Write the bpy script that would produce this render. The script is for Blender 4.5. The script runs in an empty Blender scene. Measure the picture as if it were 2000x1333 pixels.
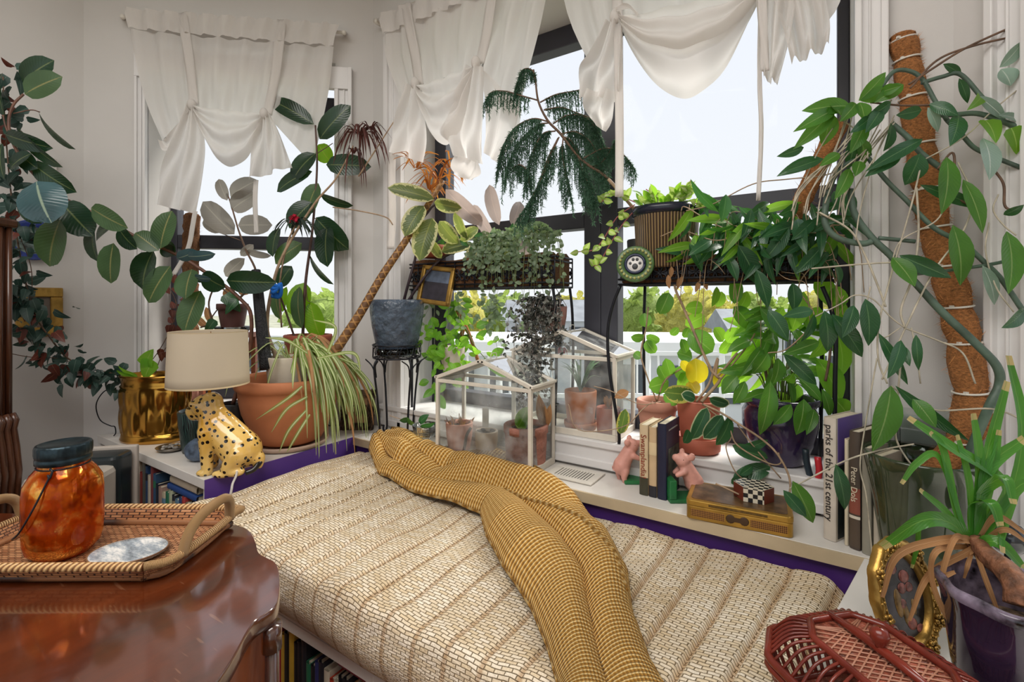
import bpy, math, random
from mathutils import Vector, Matrix, noise
SC = bpy.context.scene
COL = SC.collection
random.seed(7)
# ---------------------------------------------------------------- camera
F = 926.0          # focal length in pixels of the 2000-pixel-wide frame
HZ = 590.0         # image row of the horizon
CZ = 1.25          # camera height
cam_d = bpy.data.cameras.new('camera'); cam = bpy.data.objects.new('camera', cam_d); COL.objects.link(cam)
cam_d.sensor_width = 36; cam_d.lens = F/2000*36; cam_d.shift_y = -(666.5-HZ)/2000; cam_d.clip_start = .02; cam_d.clip_end = 500
cam.location = (0, 0, CZ); cam.rotation_euler = (math.pi/2, 0, math.radians(33)); SC.camera = cam
# ---------------------------------------------------------------- sky, light, exposure
w = bpy.data.worlds.new('overcast_sky'); SC.world = w; w.use_nodes = True
nt = w.node_tree; nt.nodes.clear()
o_ = nt.nodes.new('ShaderNodeOutputWorld'); b_ = nt.nodes.new('ShaderNodeBackground')
tc = nt.nodes.new('ShaderNodeTexCoord'); sx = nt.nodes.new('ShaderNodeSeparateXYZ'); cr = nt.nodes.new('ShaderNodeValToRGB')
nt.links.new(tc.outputs['Generated'], sx.inputs[0]); nt.links.new(sx.outputs['Z'], cr.inputs[0]); nt.links.new(cr.outputs[0], b_.inputs[0]); nt.links.new(b_.outputs[0], o_.inputs[0])
cr.color_ramp.elements[0].color = (.90, .93, .95, 1); cr.color_ramp.elements[1].color = (.80, .86, 1, 1)
b_.inputs[1].default_value = .76
def area(name, loc, rot, sx_, sy_, power, col=(1, 1, 1)):
    d = bpy.data.lights.new(name, 'AREA'); d.shape = 'RECTANGLE'; d.size = sx_; d.size_y = sy_; d.energy = power; d.color = col
    o = bpy.data.objects.new(name, d); COL.objects.link(o); o.location = loc; o.rotation_euler = rot; return o
sun_d = bpy.data.lights.new('hazy_sun', 'SUN'); sun_d.energy = 4.5; sun_d.angle = math.radians(28); sun_d.color = (1, .96, .88)
sun = bpy.data.objects.new('hazy_sun', sun_d); COL.objects.link(sun)
sun.rotation_euler = Vector((-.30, -.62, -.72)).to_track_quat('-Z', 'Y').to_euler()
area('added_ceiling_fill', (-.6, -.5, 2.9), (0, 0, 0), 2.4, 1.6, 54, (1, .97, .93))  # unseen soft fill lamp, added under the ceiling to brighten the interior
SC.view_settings.view_transform = 'Standard'; SC.view_settings.look = 'None'; SC.view_settings.gamma = 1
SC.view_settings.use_curve_mapping = False; SC.view_settings.exposure = .45
# ---------------------------------------------------------------- measuring the photo
V = Vector
RT = V((.83867, .54464, 0)); FW = V((-.54464, .83867, 0)); UP = V((0, 0, 1)); CAM = V((0, 0, CZ))
def ray(px, py): return FW + RT*((px-1000)/F) + UP*((HZ-py)/F)
def D(px, py, d): return CAM + ray(px, py)*d            # point at depth d
def Yp(px, py, Y): r = ray(px, py); return CAM + r*(Y/r.y)   # point on a plane along the window wall
def Zp(px, py, z): r = ray(px, py); return CAM + r*((z-CZ)/r.z)   # point on a level plane
C1 = V((-1.92, 1.65, 0)); FA = V((-.749, -.663, 0)).normalized(); FN = V((.663, -.749, 0)).normalized()   # left bay facet
def Fp(px, py, off=0.):
    r = ray(px, py); p0 = C1 + FN*off; t = (p0-CAM).dot(FN)/r.dot(FN); return CAM + r*t
def depth(p): return (p-CAM).dot(FW)
def hexc(h):
    h = h.lstrip('#'); c = [int(h[i:i+2], 16)/255 for i in (0, 2, 4)]
    return tuple((x/12.92 if x <= .04045 else ((x+.055)/1.055)**2.4) for x in c) + (1,)
# ---------------------------------------------------------------- mesh builder
class MB:
    def __init__(s): s.v = []; s.f = []; s.u = []; s.m = []; s.s = []
    def face(s, idx, uv=None, mi=0, sm=True):
        s.f.append(tuple(idx)); s.u.append(uv or [(0, 0)]*len(idx)); s.m.append(mi); s.s.append(sm)
    def add(s, pts): n = len(s.v); s.v.extend(V(p) for p in pts); return n
    def box(s, c, size, rz=0., mi=0, M=None):
        c = V(c); hx, hy, hz = size[0]/2, size[1]/2, size[2]/2
        R = M if M is not None else Matrix.Rotation(rz, 3, 'Z')
        n = s.add([c + R @ V((x*hx, y*hy, z*hz)) for x in (-1, 1) for y in (-1, 1) for z in (-1, 1)])
        for q in ((0, 1, 3, 2), (4, 6, 7, 5), (0, 4, 5, 1), (2, 3, 7, 6), (0, 2, 6, 4), (1, 5, 7, 3)):
            s.face([n+i for i in q], [(0, 0), (1, 0), (1, 1), (0, 1)], mi, False)
        return s
    def beam(s, a, b, wid, thk, side, mi=0):      # bar from a to b
        a = V(a); b = V(b); ax = (b-a); L = ax.length; ax.normalize(); sd = V(side); sd = (sd - ax*sd.dot(ax)).normalized(); nn = ax.cross(sd)
        return s.box((a+b)/2, (L, wid, thk), M=Matrix((ax, sd, nn)).transposed(), mi=mi)
    def prism(s, pts, z0, z1, mi=0):
        k = len(pts)
        a = sum(pts[i][0]*pts[(i+1) % k][1]-pts[(i+1) % k][0]*pts[i][1] for i in range(k))
        if a < 0: pts = pts[::-1]
        n = s.add([(p[0], p[1], z0) for p in pts] + [(p[0], p[1], z1) for p in pts])
        s.face(list(range(n+k-1, n-1, -1)), [(pts[i][0], pts[i][1]) for i in range(k-1, -1, -1)], mi, False)
        s.face([n+k+i for i in range(k)], [(pts[i][0], pts[i][1]) for i in range(k)], mi, False)
        for i in range(k):
            j = (i+1) % k; s.face([n+i, n+j, n+k+j, n+k+i], None, mi, False)
        return s
    def grid(s, fn, nu, nv, wrap=False, mi=0, sm=True, uvs=(1, 1)):
        n = len(s.v)
        cu = nu if wrap else nu+1
        for j in range(nv+1):
            for i in range(cu): s.v.append(V(fn(i/nu, j/nv)))
        for j in range(nv):
            for i in range(nu):
                a = n+j*cu+i; b = n+j*cu+((i+1) % cu); c = b+cu; d = a+cu
                s.face((a, b, c, d), [(i/nu*uvs[0], j/nv*uvs[1]), ((i+1)/nu*uvs[0], j/nv*uvs[1]), ((i+1)/nu*uvs[0], (j+1)/nv*uvs[1]), (i/nu*uvs[0], (j+1)/nv*uvs[1])], mi, sm)
        return n
    def lathe(s, prof, c=(0, 0, 0), n=40, mi=0, rad=None, sx=1., sy=1., rz=0., uvs=(1, 1), M=None):
        c = V(c); R = M if M is not None else Matrix.Rotation(rz, 3, 'Z'); k = len(prof)-1
        def fn(u, v):
            r, z = prof[int(round(v*k))]; a = u*2*math.pi
            if rad: r = rad(r, a, z)
            return c + R @ V((r*math.cos(a)*sx, r*math.sin(a)*sy, z))
        s.grid(fn, n, k, True, mi, True, uvs); return s
    def disc(s, c, r, n=32, mi=0, sx=1., sy=1., rz=0., M=None):
        c = V(c); R = M if M is not None else Matrix.Rotation(rz, 3, 'Z')
        b = s.add([c + R @ V((r*sx*math.cos(i*2*math.pi/n), r*sy*math.sin(i*2*math.pi/n), 0)) for i in range(n)])
        s.face([b+i for i in range(n)], [(.5+.5*math.cos(i*2*math.pi/n), .5+.5*math.sin(i*2*math.pi/n)) for i in range(n)], mi, False); return s
    def tube(s, pts, r, n=7, mi=0, cap=True):
        pts = [V(p) for p in pts]
        k = len(pts); rr = r if isinstance(r, (list, tuple)) else [r]*k
        if len(rr) != k: rr = [rr[0]+(rr[-1]-rr[0])*i/(k-1) for i in range(k)]
        t = (pts[1]-pts[0]).normalized(); up = V((0, 0, 1)) if abs(t.z) < .9 else V((1, 0, 0)); nn = (up-t*up.dot(t)).normalized()
        base = len(s.v); L = 0
        for i in range(k):
            t = ((pts[min(i+1, k-1)]-pts[max(i-1, 0)])); t = t.normalized() if t.length > 1e-9 else V((0, 0, 1))
            q = nn-t*nn.dot(t); nn = q.normalized() if q.length > 1e-6 else nn
            bb = t.cross(nn)
            for j in range(n):
                a = j*2*math.pi/n; s.v.append(pts[i]+(nn*math.cos(a)+bb*math.sin(a))*rr[i])
        for i in range(k-1):
            for j in range(n):
                j2 = (j+1) % n
                s.face((base+i*n+j, base+i*n+j2, base+(i+1)*n+j2, base+(i+1)*n+j), [(j/n, i/k), ((j+1)/n, i/k), ((j+1)/n, (i+1)/k), (j/n, (i+1)/k)], mi)
        if cap:
            s.face([base+j for j in range(n-1, -1, -1)], None, mi); s.face([base+(k-1)*n+j for j in range(n)], None, mi)
        return s
    def ball(s, c, r, n=12, mi=0, sc=(1, 1, 1), M=None):
        c = V(c); R = M if M is not None else Matrix.Identity(3)
        def fn(u, v):
            a = u*2*math.pi; b = (v-.5)*math.pi*.998
            return c + R @ V((r*sc[0]*math.cos(b)*math.cos(a), r*sc[1]*math.cos(b)*math.sin(a), r*sc[2]*math.sin(b)))
        s.grid(fn, n, max(6, n//2), True, mi); return s
    def leaf(s, b, t, wid, nrm, shape='ov', nl=8, arch=.08, fold=.18, mi=0, nw=4, wav=0.):
        b = V(b); t = V(t); ax = t-b; L = ax.length
        if L < 1e-6: return s
        ax = ax/L; n = V(nrm); n = n-ax*n.dot(ax)
        if n.length < 1e-6: n = ax.orthogonal()
        n.normalize(); sd = ax.cross(n); base = len(s.v); ph = random.random()*6
        for i in range(nl+1):
            v = i/nl; h = wid/2*PROF[shape](v); c = b+ax*(L*v)+n*(arch*L*4*v*(1-v))
            for j in range(nw+1):
                q = j/nw*2-1
                s.v.append(c+sd*(h*q)+n*(fold*h*abs(q)+wav*h*q*q*math.sin(v*14+ph)))
        for i in range(nl):
            for j in range(nw):
                a = base+i*(nw+1)+j
                s.face((a, a+1, a+nw+2, a+nw+1), [(j/nw, i/nl), ((j+1)/nw, i/nl), ((j+1)/nw, (i+1)/nl), (j/nw, (i+1)/nl)], mi)
        return s
    def strap(s, pts, wid, nrm, mi=0, tip=.15, crease=.25, root=.7):    # long strap leaf along a path
        pts = [V(p) for p in pts]; k = len(pts); base = len(s.v)
        for i, p in enumerate(pts):
            t = (pts[min(i+1, k-1)]-pts[max(i-1, 0)]).normalized(); v = i/(k-1)
            h = wid/2*min(1, root+(1-root)*v*4)*(1 if v < .6 else 1-(1-tip)*((v-.6)/.4)**1.5)
            n = V(nrm); n = n-t*n.dot(t); n = n.normalized() if n.length > 1e-5 else t.orthogonal().normalized(); sd = t.cross(n)
            s.v.extend((p-sd*h+n*h*crease, p, p+sd*h+n*h*crease))
        for i in range(k-1):
            for j in range(2):
                a = base+i*3+j; s.face((a, a+1, a+4, a+3), [(j/2, i/(k-1)), ((j+1)/2, i/(k-1)), ((j+1)/2, (i+1)/(k-1)), (j/2, (i+1)/(k-1))], mi)
        return s
    def build(s, name, mats, parent=None, origin=None, bevel=0, solid=0, sub=0, label=None):
        o0 = V(parent['_o']) if parent is not None and origin is None else V(origin or (0, 0, 0))
        me = bpy.data.meshes.new(name); me.from_pydata([tuple(p-o0) for p in s.v], [], s.f)
        uvl = me.uv_layers.new(name='UVMap'); flat = [c for fu in s.u for uv in fu for c in uv]; uvl.data.foreach_set('uv', flat)
        me.polygons.foreach_set('material_index', s.m); me.polygons.foreach_set('use_smooth', s.s)
        for m in (mats if isinstance(mats, (list, tuple)) else [mats]): me.materials.append(m)
        me.validate(); me.update()
        return link(name, me, parent, o0, bevel, solid, sub, label)
def link(name, me, parent, o0, bevel=0, solid=0, sub=0, label=None):
    o = bpy.data.objects.new(name, me); COL.objects.link(o); o['_o'] = tuple(o0)
    if parent is not None: o.parent = parent; o.location = V(o0)-V(parent['_o'])
    else: o.location = o0
    if bevel:
        m = o.modifiers.new('b', 'BEVEL'); m.width = bevel; m.segments = 2; m.limit_method = 'ANGLE'
    if solid: m = o.modifiers.new('s', 'SOLIDIFY'); m.thickness = solid; m.offset = 0
    if sub: m = o.modifiers.new('u', 'SUBSURF'); m.levels = m.render_levels = sub
    if label: o['label'] = label
    return o
PROF = {
 'ov': lambda v: (max(0, 1-abs(2*v-1)**2.3))**.62*(1-.05*v) if v < .97 else (.12 if v < .999 else .01),
 'la': lambda v: math.sin(math.pi*min(1, v)**.85)**.85 if 0 < v < 1 else .02,
 'he': lambda v: (.55 if v == 0 else min(1, (v*6+.55))*(max(0, 1-v**1.6))**.8) if v < 1 else .01,
 'ne': lambda v: 1-v if v < 1 else .02,
 'lo': lambda v: (.35+.65*math.sin(math.pi*min(1, v*1.05)**.8)**.7)*(1 if v < .85 else (1-v)/.15+.02) if v < 1 else .02}
def thing(name, loc, label, cat, group=None):
    o = bpy.data.objects.new(name, None); COL.objects.link(o); o.location = loc; o['_o'] = tuple(V(loc)); o.empty_display_size = .05
    return tag(o, label, cat, group)
def tag(o, label, cat, group=None, kind=None):
    if label: o['label'] = label
    if cat: o['category'] = cat
    if group: o['group'] = group
    if kind: o['kind'] = kind
    return o
def struct(name, mb, m, bevel=0):
    o = mb.build(name, m, bevel=bevel); o['kind'] = 'structure'; return o
def spath(pts, n=6):      # smooth path through points
    pts = [V(p) for p in pts]; P = [pts[0]*2-pts[1]]+pts+[pts[-1]*2-pts[-2]]; out = []
    for i in range(1, len(P)-2):
        a, b, c, d = P[i-1:i+3]
        for k in range(n):
            t = k/n; out.append(.5*((2*b)+(c-a)*t+(2*a-5*b+4*c-d)*t*t+(3*b-a-3*c+d)*t**3))
    return out+[pts[-1]]
def lerp_path(pts, t):
    k = len(pts)-1; x = min(max(t, 0), .99999)*k; i = int(x); return V(pts[i])*(1-(x-i))+V(pts[i+1])*(x-i)
def jit(a): return V((random.uniform(-a, a), random.uniform(-a, a), random.uniform(-a, a)))
def pl(mb, bx, by, tx, ty, wpx, d0, d1=None, roll=None, **kw):   # leaf measured in the photo, standing at its own depth
    d1 = d0 if d1 is None else d1
    b = D(bx, by, d0); t = D(tx, ty, d1); mid = (b+t)/2; ax = (t-b).normalized(); n = -FW; n = n-ax*n.dot(ax); n = n.normalized() if n.length > .05 else (CAM-mid).normalized()
    roll = random.uniform(-30, 30) if roll is None else roll
    n = Matrix.Rotation(math.radians(roll), 3, ax) @ n
    return mb.leaf(b, t, wpx*(d0+d1)/2/F/max(.5, math.cos(math.radians(roll))), n, **kw)
def meshed(name, obj, o0, parent, label=None):     # bake modifiers of a helper object into one mesh
    dg = bpy.context.evaluated_depsgraph_get(); dg.update(); me = bpy.data.meshes.new_from_object(obj.evaluated_get(dg)); bpy.data.objects.remove(obj)
    me.transform(Matrix.Translation(-V(o0))); return link(name, me, parent, o0, label=label)
def blob(name, shapes, m, parent, M, o0, vox=.005, it=6):      # balls and tapered limbs fused into one continuous body; M: local to world
    mb = MB()
    for sh in shapes:
        if sh[0] == 'b': mb.ball(sh[1], 1, 16, sc=sh[2] if isinstance(sh[2], tuple) else (sh[2],)*3)
        else:
            a, b, ra, rb = V(sh[1]), V(sh[2]), sh[3], sh[4]
            for k in range(9): t = k/8; mb.ball(a*(1-t)+b*t, ra*(1-t)+rb*t, 14)
    me = bpy.data.meshes.new(name); me.from_pydata([tuple(M @ p) for p in mb.v], [], mb.f); me.materials.append(m)
    o = bpy.data.objects.new('tmp', me); COL.objects.link(o)
    r = o.modifiers.new('r', 'REMESH'); r.mode = 'VOXEL'; r.voxel_size = vox; r.use_smooth_shade = True
    s_ = o.modifiers.new('s', 'SMOOTH'); s_.factor = .5; s_.iterations = it
    return meshed(name, o, o0, parent)
def text(name, body, size, m, parent, loc, M, depth_=.0004):      # raised lettering
    c = bpy.data.curves.new(name, 'FONT'); c.body = body; c.size = size; c.extrude = depth_; c.align_x = 'CENTER'; c.align_y = 'CENTER'; c.resolution_u = 3
    c.materials.append(m); o = bpy.data.objects.new('tmp', c); COL.objects.link(o)
    dg = bpy.context.evaluated_depsgraph_get(); dg.update(); me = bpy.data.meshes.new_from_object(o.evaluated_get(dg)); bpy.data.objects.remove(o)
    me.transform(M.to_4x4()); return link(name, me, parent, V(loc))
# ---------------------------------------------------------------- materials
class NT:
    def __init__(s, name):
        s.m = bpy.data.materials.new(name); s.m.use_nodes = True; s.t = s.m.node_tree; s.t.nodes.clear(); s.o = s.n('ShaderNodeOutputMaterial')
    def n(s, ty, **kw):
        x = s.t.nodes.new(ty)
        for k, v in kw.items(): setattr(x, k, v)
        return x
    def l(s, a, b): s.t.links.new(a, b)
    def bsdf(s, col, rough=.5, metal=0., **kw):
        b = s.n('ShaderNodeBsdfPrincipled'); b.inputs['Roughness'].default_value = rough; b.inputs['Metallic'].default_value = metal
        if hasattr(col, 'links'): s.l(col, b.inputs['Base Color'])
        else: b.inputs['Base Color'].default_value = col
        for k, v in kw.items(): b.inputs[k.replace('_', ' ')].default_value = v
        return b
    def coord(s, kind='Object', scale=(1, 1, 1), rot=(0, 0, 0)):
        tc = s.n('ShaderNodeTexCoord'); mp = s.n('ShaderNodeMapping'); mp.inputs['Scale'].default_value = scale; mp.inputs['Rotation'].default_value = rot
        s.l(tc.outputs[kind], mp.inputs[0]); return mp.outputs[0]
    def noise(s, vec, scale, detail=3., out='Fac', rough=.5):
        x = s.n('ShaderNodeTexNoise'); x.inputs['Scale'].default_value = scale; x.inputs['Detail'].default_value = detail; x.inputs['Roughness'].default_value = rough
        if vec is not None: s.l(vec, x.inputs[0])
        return x.outputs[out]
    def ramp(s, fac, stops, interp='LINEAR'):
        x = s.n('ShaderNodeValToRGB'); e = x.color_ramp.elements; x.color_ramp.interpolation = interp
        while len(e) < len(stops): e.new(.5)
        for i, (p, c) in enumerate(stops): e[i].position = p; e[i].color = c if len(c) == 4 else (*c, 1)
        s.l(fac, x.inputs[0]); return x.outputs[0]
    def math(s, op, a, b=None, c=None):
        x = s.n('ShaderNodeMath', operation=op)
        for i, q in enumerate((a, b, c)):
            if q is None: continue
            if hasattr(q, 'links'): s.l(q, x.inputs[i])
            else: x.inputs[i].default_value = q
        return x.outputs[0]
    def mix(s, f, a, b, blend='MIX'):
        x = s.n('ShaderNodeMix', data_type='RGBA', blend_type=blend)
        for i, q in ((0, f), (6, a), (7, b)):
            if hasattr(q, 'links'): s.l(q, x.inputs[i])
            else: x.inputs[i].default_value = q
        return x.outputs[2]
    def bump(s, h, b, strength=.5, dist=.01):
        x = s.n('ShaderNodeBump'); x.inputs['Strength'].default_value = strength; x.inputs['Distance'].default_value = dist
        s.l(h, x.inputs['Height']); s.l(x.outputs[0], b.inputs['Normal']); return x
    def done(s, sh): s.l(sh.outputs[0] if hasattr(sh, 'outputs') else sh, s.o.inputs[0]); return s.m
def pm(name, col, rough=.5, metal=0., var=.12, scale=8., bump=0., bscale=60., bdist=.004, **kw):
    t = NT(name); c = hexc(col) if isinstance(col, str) else col; v = t.coord()
    if var:
        f = t.noise(v, scale, 4); dk = tuple(x*(1-var*2) for x in c[:3])+(1,); lt = tuple(min(1, x*(1+var)) for x in c[:3])+(1,)
        cc = t.ramp(f, [(.3, dk), (.7, lt)])
    else: cc = c
    b = t.bsdf(cc, rough, metal, **kw)
    if bump: t.bump(t.noise(v, bscale, 4), b, bump, bdist)
    return t.done(b)
def leafm(name, col, vein=None, rough=.35, tr=.35, trcol=None, edge=None, veins=14., stripe=None, band=.03, patch=None, tip=None):
    t = NT(name); c = hexc(col); uv = t.coord('UV'); sp = t.n('ShaderNodeSeparateXYZ'); t.l(uv, sp.inputs[0])
    a = t.math('MULTIPLY', t.math('ABSOLUTE', t.math('SUBTRACT', sp.outputs[0], .5)), 2.)
    ob = t.coord('Object'); nz = t.noise(ob, 9, 2)
    base = t.ramp(nz, [(.3, tuple(x*.72 for x in c[:3])+(1,)), (.7, tuple(min(1, x*1.3) for x in c[:3])+(1,))])
    lat = t.math('SINE', t.math('MULTIPLY', t.math('SUBTRACT', sp.outputs[1], t.math('MULTIPLY', a, .22)), veins*6.28))
    if patch:
        m_ = t.math('GREATER_THAN', t.noise(ob, 38, 3), .52); base = t.mix(m_, base, hexc(patch))
    if edge:
        q = t.math('ADD', a, t.math('MULTIPLY', t.math('SUBTRACT', t.noise(t.coord('UV', (3, 5, 1)), 3, 3), .5), .9))
        base = t.mix(t.math('GREATER_THAN', q, .74), base, hexc(edge))
    if stripe:
        base = t.mix(t.math('LESS_THAN', a, .38), base, hexc(stripe)) if stripe[0] != '!' else t.mix(t.math('GREATER_THAN', a, .5), base, hexc(stripe[1:]))
    if tip: base = t.mix(t.math('GREATER_THAN', sp.outputs[1], .94), base, hexc(tip))
    if vein:
        mr = t.n('ShaderNodeMapRange'); mr.inputs[1].default_value = band; mr.inputs[2].default_value = band*2.4; mr.inputs[3].default_value = 1; mr.inputs[4].default_value = 0
        t.l(a, mr.inputs[0]); base = t.mix(mr.outputs[0], base, hexc(vein))
    b = t.bsdf(base, rough, 0); t.bump(lat, b, .12, .002)
    x = t.n('ShaderNodeBsdfTranslucent')
    if trcol: x.inputs[0].default_value = hexc(trcol)
    else: t.l(base, x.inputs[0])
    mx = t.n('ShaderNodeMixShader'); mx.inputs[0].default_value = tr; t.l(b.outputs[0], mx.inputs[1]); t.l(x.outputs[0], mx.inputs[2])
    return t.done(mx)
def glassm(name, tint=(1, 1, 1, 1), refl=.08, dirt=0.):
    t = NT(name); a = t.n('ShaderNodeBsdfTransparent'); a.inputs[0].default_value = tint; g = t.n('ShaderNodeBsdfGlossy'); g.inputs['Roughness'].default_value = .03
    fr = t.n('ShaderNodeFresnel'); fr.inputs[0].default_value = 1.45
    mx = t.n('ShaderNodeMixShader'); t.l(t.math('MULTIPLY', fr.outputs[0], refl*10), mx.inputs[0]); t.l(a.outputs[0], mx.inputs[1]); t.l(g.outputs[0], mx.inputs[2])
    if dirt:
        d = t.n('ShaderNodeBsdfDiffuse'); d.inputs[0].default_value = (.75, .78, .78, 1); m2 = t.n('ShaderNodeMixShader')
        t.l(t.math('MULTIPLY', t.ramp(t.noise(t.coord(), 14, 6), [(.35, (0, 0, 0, 1)), (.8, (1, 1, 1, 1))]), dirt), m2.inputs[0]); t.l(mx.outputs[0], m2.inputs[1]); t.l(d.outputs[0], m2.inputs[2]); mx = m2
    return t.done(mx)
def wood(name, c1, c2, rough=.3, scale=(3, 30, 30), coat=0.):
    t = NT(name); v = t.coord('Object', scale); f = t.noise(v, 1.5, 6, rough=.65)
    col = t.ramp(f, [(.3, hexc(c1)), (.55, hexc(c2)), (.75, hexc(c1))]); b = t.bsdf(col, rough, 0, Coat_Weight=coat, Coat_Roughness=.12); t.bump(f, b, .08, .002); return t.done(b)
def fabric(name, col, tr=.4, rough=.9, weave=700., var=.06):
    t = NT(name); c = hexc(col); v = t.coord('UV', (weave*.4, weave, 1)); w1 = t.n('ShaderNodeTexWave'); w1.bands_direction = 'Y'; w1.inputs['Scale'].default_value = .35; w1.inputs['Distortion'].default_value = 1.5; t.l(v, w1.inputs[0])
    cc = t.ramp(w1.outputs[1], [(0, tuple(x*(1-var*2) for x in c[:3])+(1,)), (1, c)]); b = t.bsdf(cc, rough, 0); t.bump(w1.outputs[1], b, .12, .001)
    x = t.n('ShaderNodeBsdfTranslucent'); t.l(cc, x.inputs[0]); mx = t.n('ShaderNodeMixShader'); mx.inputs[0].default_value = tr
    t.l(b.outputs[0], mx.inputs[1]); t.l(x.outputs[0], mx.inputs[2]); return t.done(mx)
def coirm(name, col):
    t = NT(name); c = hexc(col); v = t.coord('Object', (60, 60, 110)); f = t.noise(v, 2.2, 6, rough=.75)
    cc = t.ramp(f, [(.3, tuple(x*.28 for x in c[:3])+(1,)), (.5, c), (.72, tuple(min(1, x*1.7) for x in c[:3])+(1,))]); b = t.bsdf(cc, .95); t.bump(f, b, .9, .012); return t.done(b)
M_wall = pm('warm_white_paint', '#cdcac7', .85, var=.03, scale=2, bump=.05, bscale=300)
M_trim = pm('white_trim_paint', '#dcdad9', .45, var=.03, scale=3)
M_ledge = pm('white_shelf_paint', '#dcd8d2', .4, var=.05, scale=5)
M_ledged = pm('worn_beige_shelf_edge', '#c3b193', .5, var=.08)
M_purp = pm('purple_paint', '#5a3a92', .5, var=.05, scale=3)
M_purpd = pm('deep_purple_paint', '#48276f', .5, var=.05, scale=3)
M_floor = wood('oak_floor', '#6b4426', '#8a5a34', .4, (2, 20, 20))
M_ceil = pm('ceiling_paint', '#d8d4cf', .9, var=.02)
M_dark = pm('dark_bronze_window_frame', '#33333c', .45, var=.06)
M_pane = glassm('window_glass', refl=.008)
M_tglass = glassm('dusty_greenhouse_glass', (.95, .97, .96, 1), .10, .42)
M_black = pm('black_wrought_iron', '#14161f', .4, var=.05, metal=.3)
M_soil = pm('potting_soil', '#2a1d15', .95, var=.3, scale=60, bump=.8, bscale=120, bdist=.01)
M_terra = pm('terracotta', '#c17a52', .75, var=.12, scale=5, bump=.1, bscale=90)
M_terrar = pm('red_terracotta', '#b4614a', .7, var=.1, scale=6, bump=.1)
M_terrap = pm('pale_pink_terracotta', '#cf9480', .75, var=.1, scale=7)
M_cane = pm('brown_stem', '#6a5140', .7, var=.2, scale=30)
M_canel = pm('tan_stem', '#a58b70', .7, var=.2, scale=30)
M_canel2 = pm('pale_aerial_root', '#b3aa97', .7, var=.2, scale=30)
M_stemg = pm('green_grey_stem', '#4f6355', .5, var=.2, scale=25)
M_steml = pm('olive_stem', '#6f7a4a', .6, var=.2, scale=25)
M_stemr = pm('pink_stem', '#a05a5a', .6, var=.1)
M_coir = coirm('coconut_coir', '#bd7d47')
M_coird = coirm('dark_coir_liner', '#7a5233')
M_zip = pm('white_zip_tie', '#d9d4ca', .4, var=0)
M_paper = pm('book_pages', '#d9cfb8', .85, var=.08, scale=40)
M_gold = pm('antique_gilt', '#b08a45', .35, .75, var=.25, scale=18, bump=.3, bscale=70, bdist=.004)
M_brass = pm('polished_brass', '#c49240', .18, .95, var=.25, scale=6)
M_white = pm('off_white_plastic', '#d7d2c8', .4, var=.03)
M_clear = glassm('clear_glass', (.93, .96, .95, 1), .12)
M_curt = fabric('ivory_muslin', '#f7f4f1', .58)
M_curtd = fabric('ivory_muslin_double', '#f2eeea', .45)
M_rub = leafm('rubber_plant_leaf', '#1c3327', '#66724a', .26, .18, '#4f7a35')
M_rubl = leafm('rubber_plant_leaf_underside', '#41593f', '#8f8a5c', .38, .3, '#6f9440')
M_rubb = leafm('rubber_plant_leaf_glossy', '#3c565a', '#8ea08c', .16, .15)
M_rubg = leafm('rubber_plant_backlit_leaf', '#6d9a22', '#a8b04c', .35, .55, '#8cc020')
M_rubm = leafm('grey_mauve_leaf', '#6d6660', '#a39a8c', .5, .45, '#b9b3a6')
M_vari = leafm('variegated_fig_leaf', '#42583c', '#8a8f50', .35, .4, '#a3b04f', edge='#d9d3a2')
M_varim = leafm('mauve_fig_leaf', '#938a88', '#b5a49c', .45, .4, '#c9b5aa')
M_hoya = leafm('hoya_leaf', '#45782f', '#8aa663', .32, .4, '#7fb535')
M_hoyad = leafm('hoya_dark_leaf', '#2b5436', '#5c8055', .26, .25, '#4f8f30')
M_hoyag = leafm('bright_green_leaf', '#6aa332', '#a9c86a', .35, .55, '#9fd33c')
M_silv = leafm('silver_green_leaf', '#8aa398', '#c5d0c8', .3, .3, '#9dc08a')
M_vein = leafm('white_edged_hoya_leaf', '#35523a', '#a9b98f', .35, .25, edge=None, stripe=None)
M_yell = leafm('yellowing_leaf', '#b7a52a', '#d8c95a', .4, .6, '#e3cf2a')
M_string = leafm('trailing_small_leaf', '#6d8268', '#95a386', .4, .4, '#9fbb7c', patch='#88997e')
M_hearts = leafm('dark_heart_leaf', '#3a3d38', '#7d7f78', .45, .2, patch='#8b8d86')
M_peper = leafm('purple_green_vine_leaf', '#2f4a41', '#5d7268', .4, .25)
M_rust = leafm('rusty_vine_leaf', '#6a372c', '#95624f', .45, .35)
M_trad = leafm('striped_tradescantia_leaf', '#8fb34f', None, .4, .45, '#b5d162', stripe='#d7e2a8')
M_spid = leafm('spider_plant_leaf', '#7f9a4b', None, .45, .35, '#b3c46e', stripe='#d6d8ad')
M_dry = leafm('dried_straw_leaf', '#a87b50', '#c79c70', .7, .3)
M_drac = leafm('red_dracaena_leaf', '#59322e', '#8c4a3a', .45, .3)
M_brom = leafm('red_bract', '#b8203c', None, .4, .4)
M_straw = leafm('green_strap_leaf', '#3f7f2e', '#6f9f48', .28, .34, '#7fb53a', tip='#c3a878')
M_pine = leafm('pine_needle', '#3c5f49', None, .6, .25, '#5b8a5f')
M_petal = leafm('pale_leaf_rosette', '#86a18e', '#b4c5b5', .5, .4)
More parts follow.
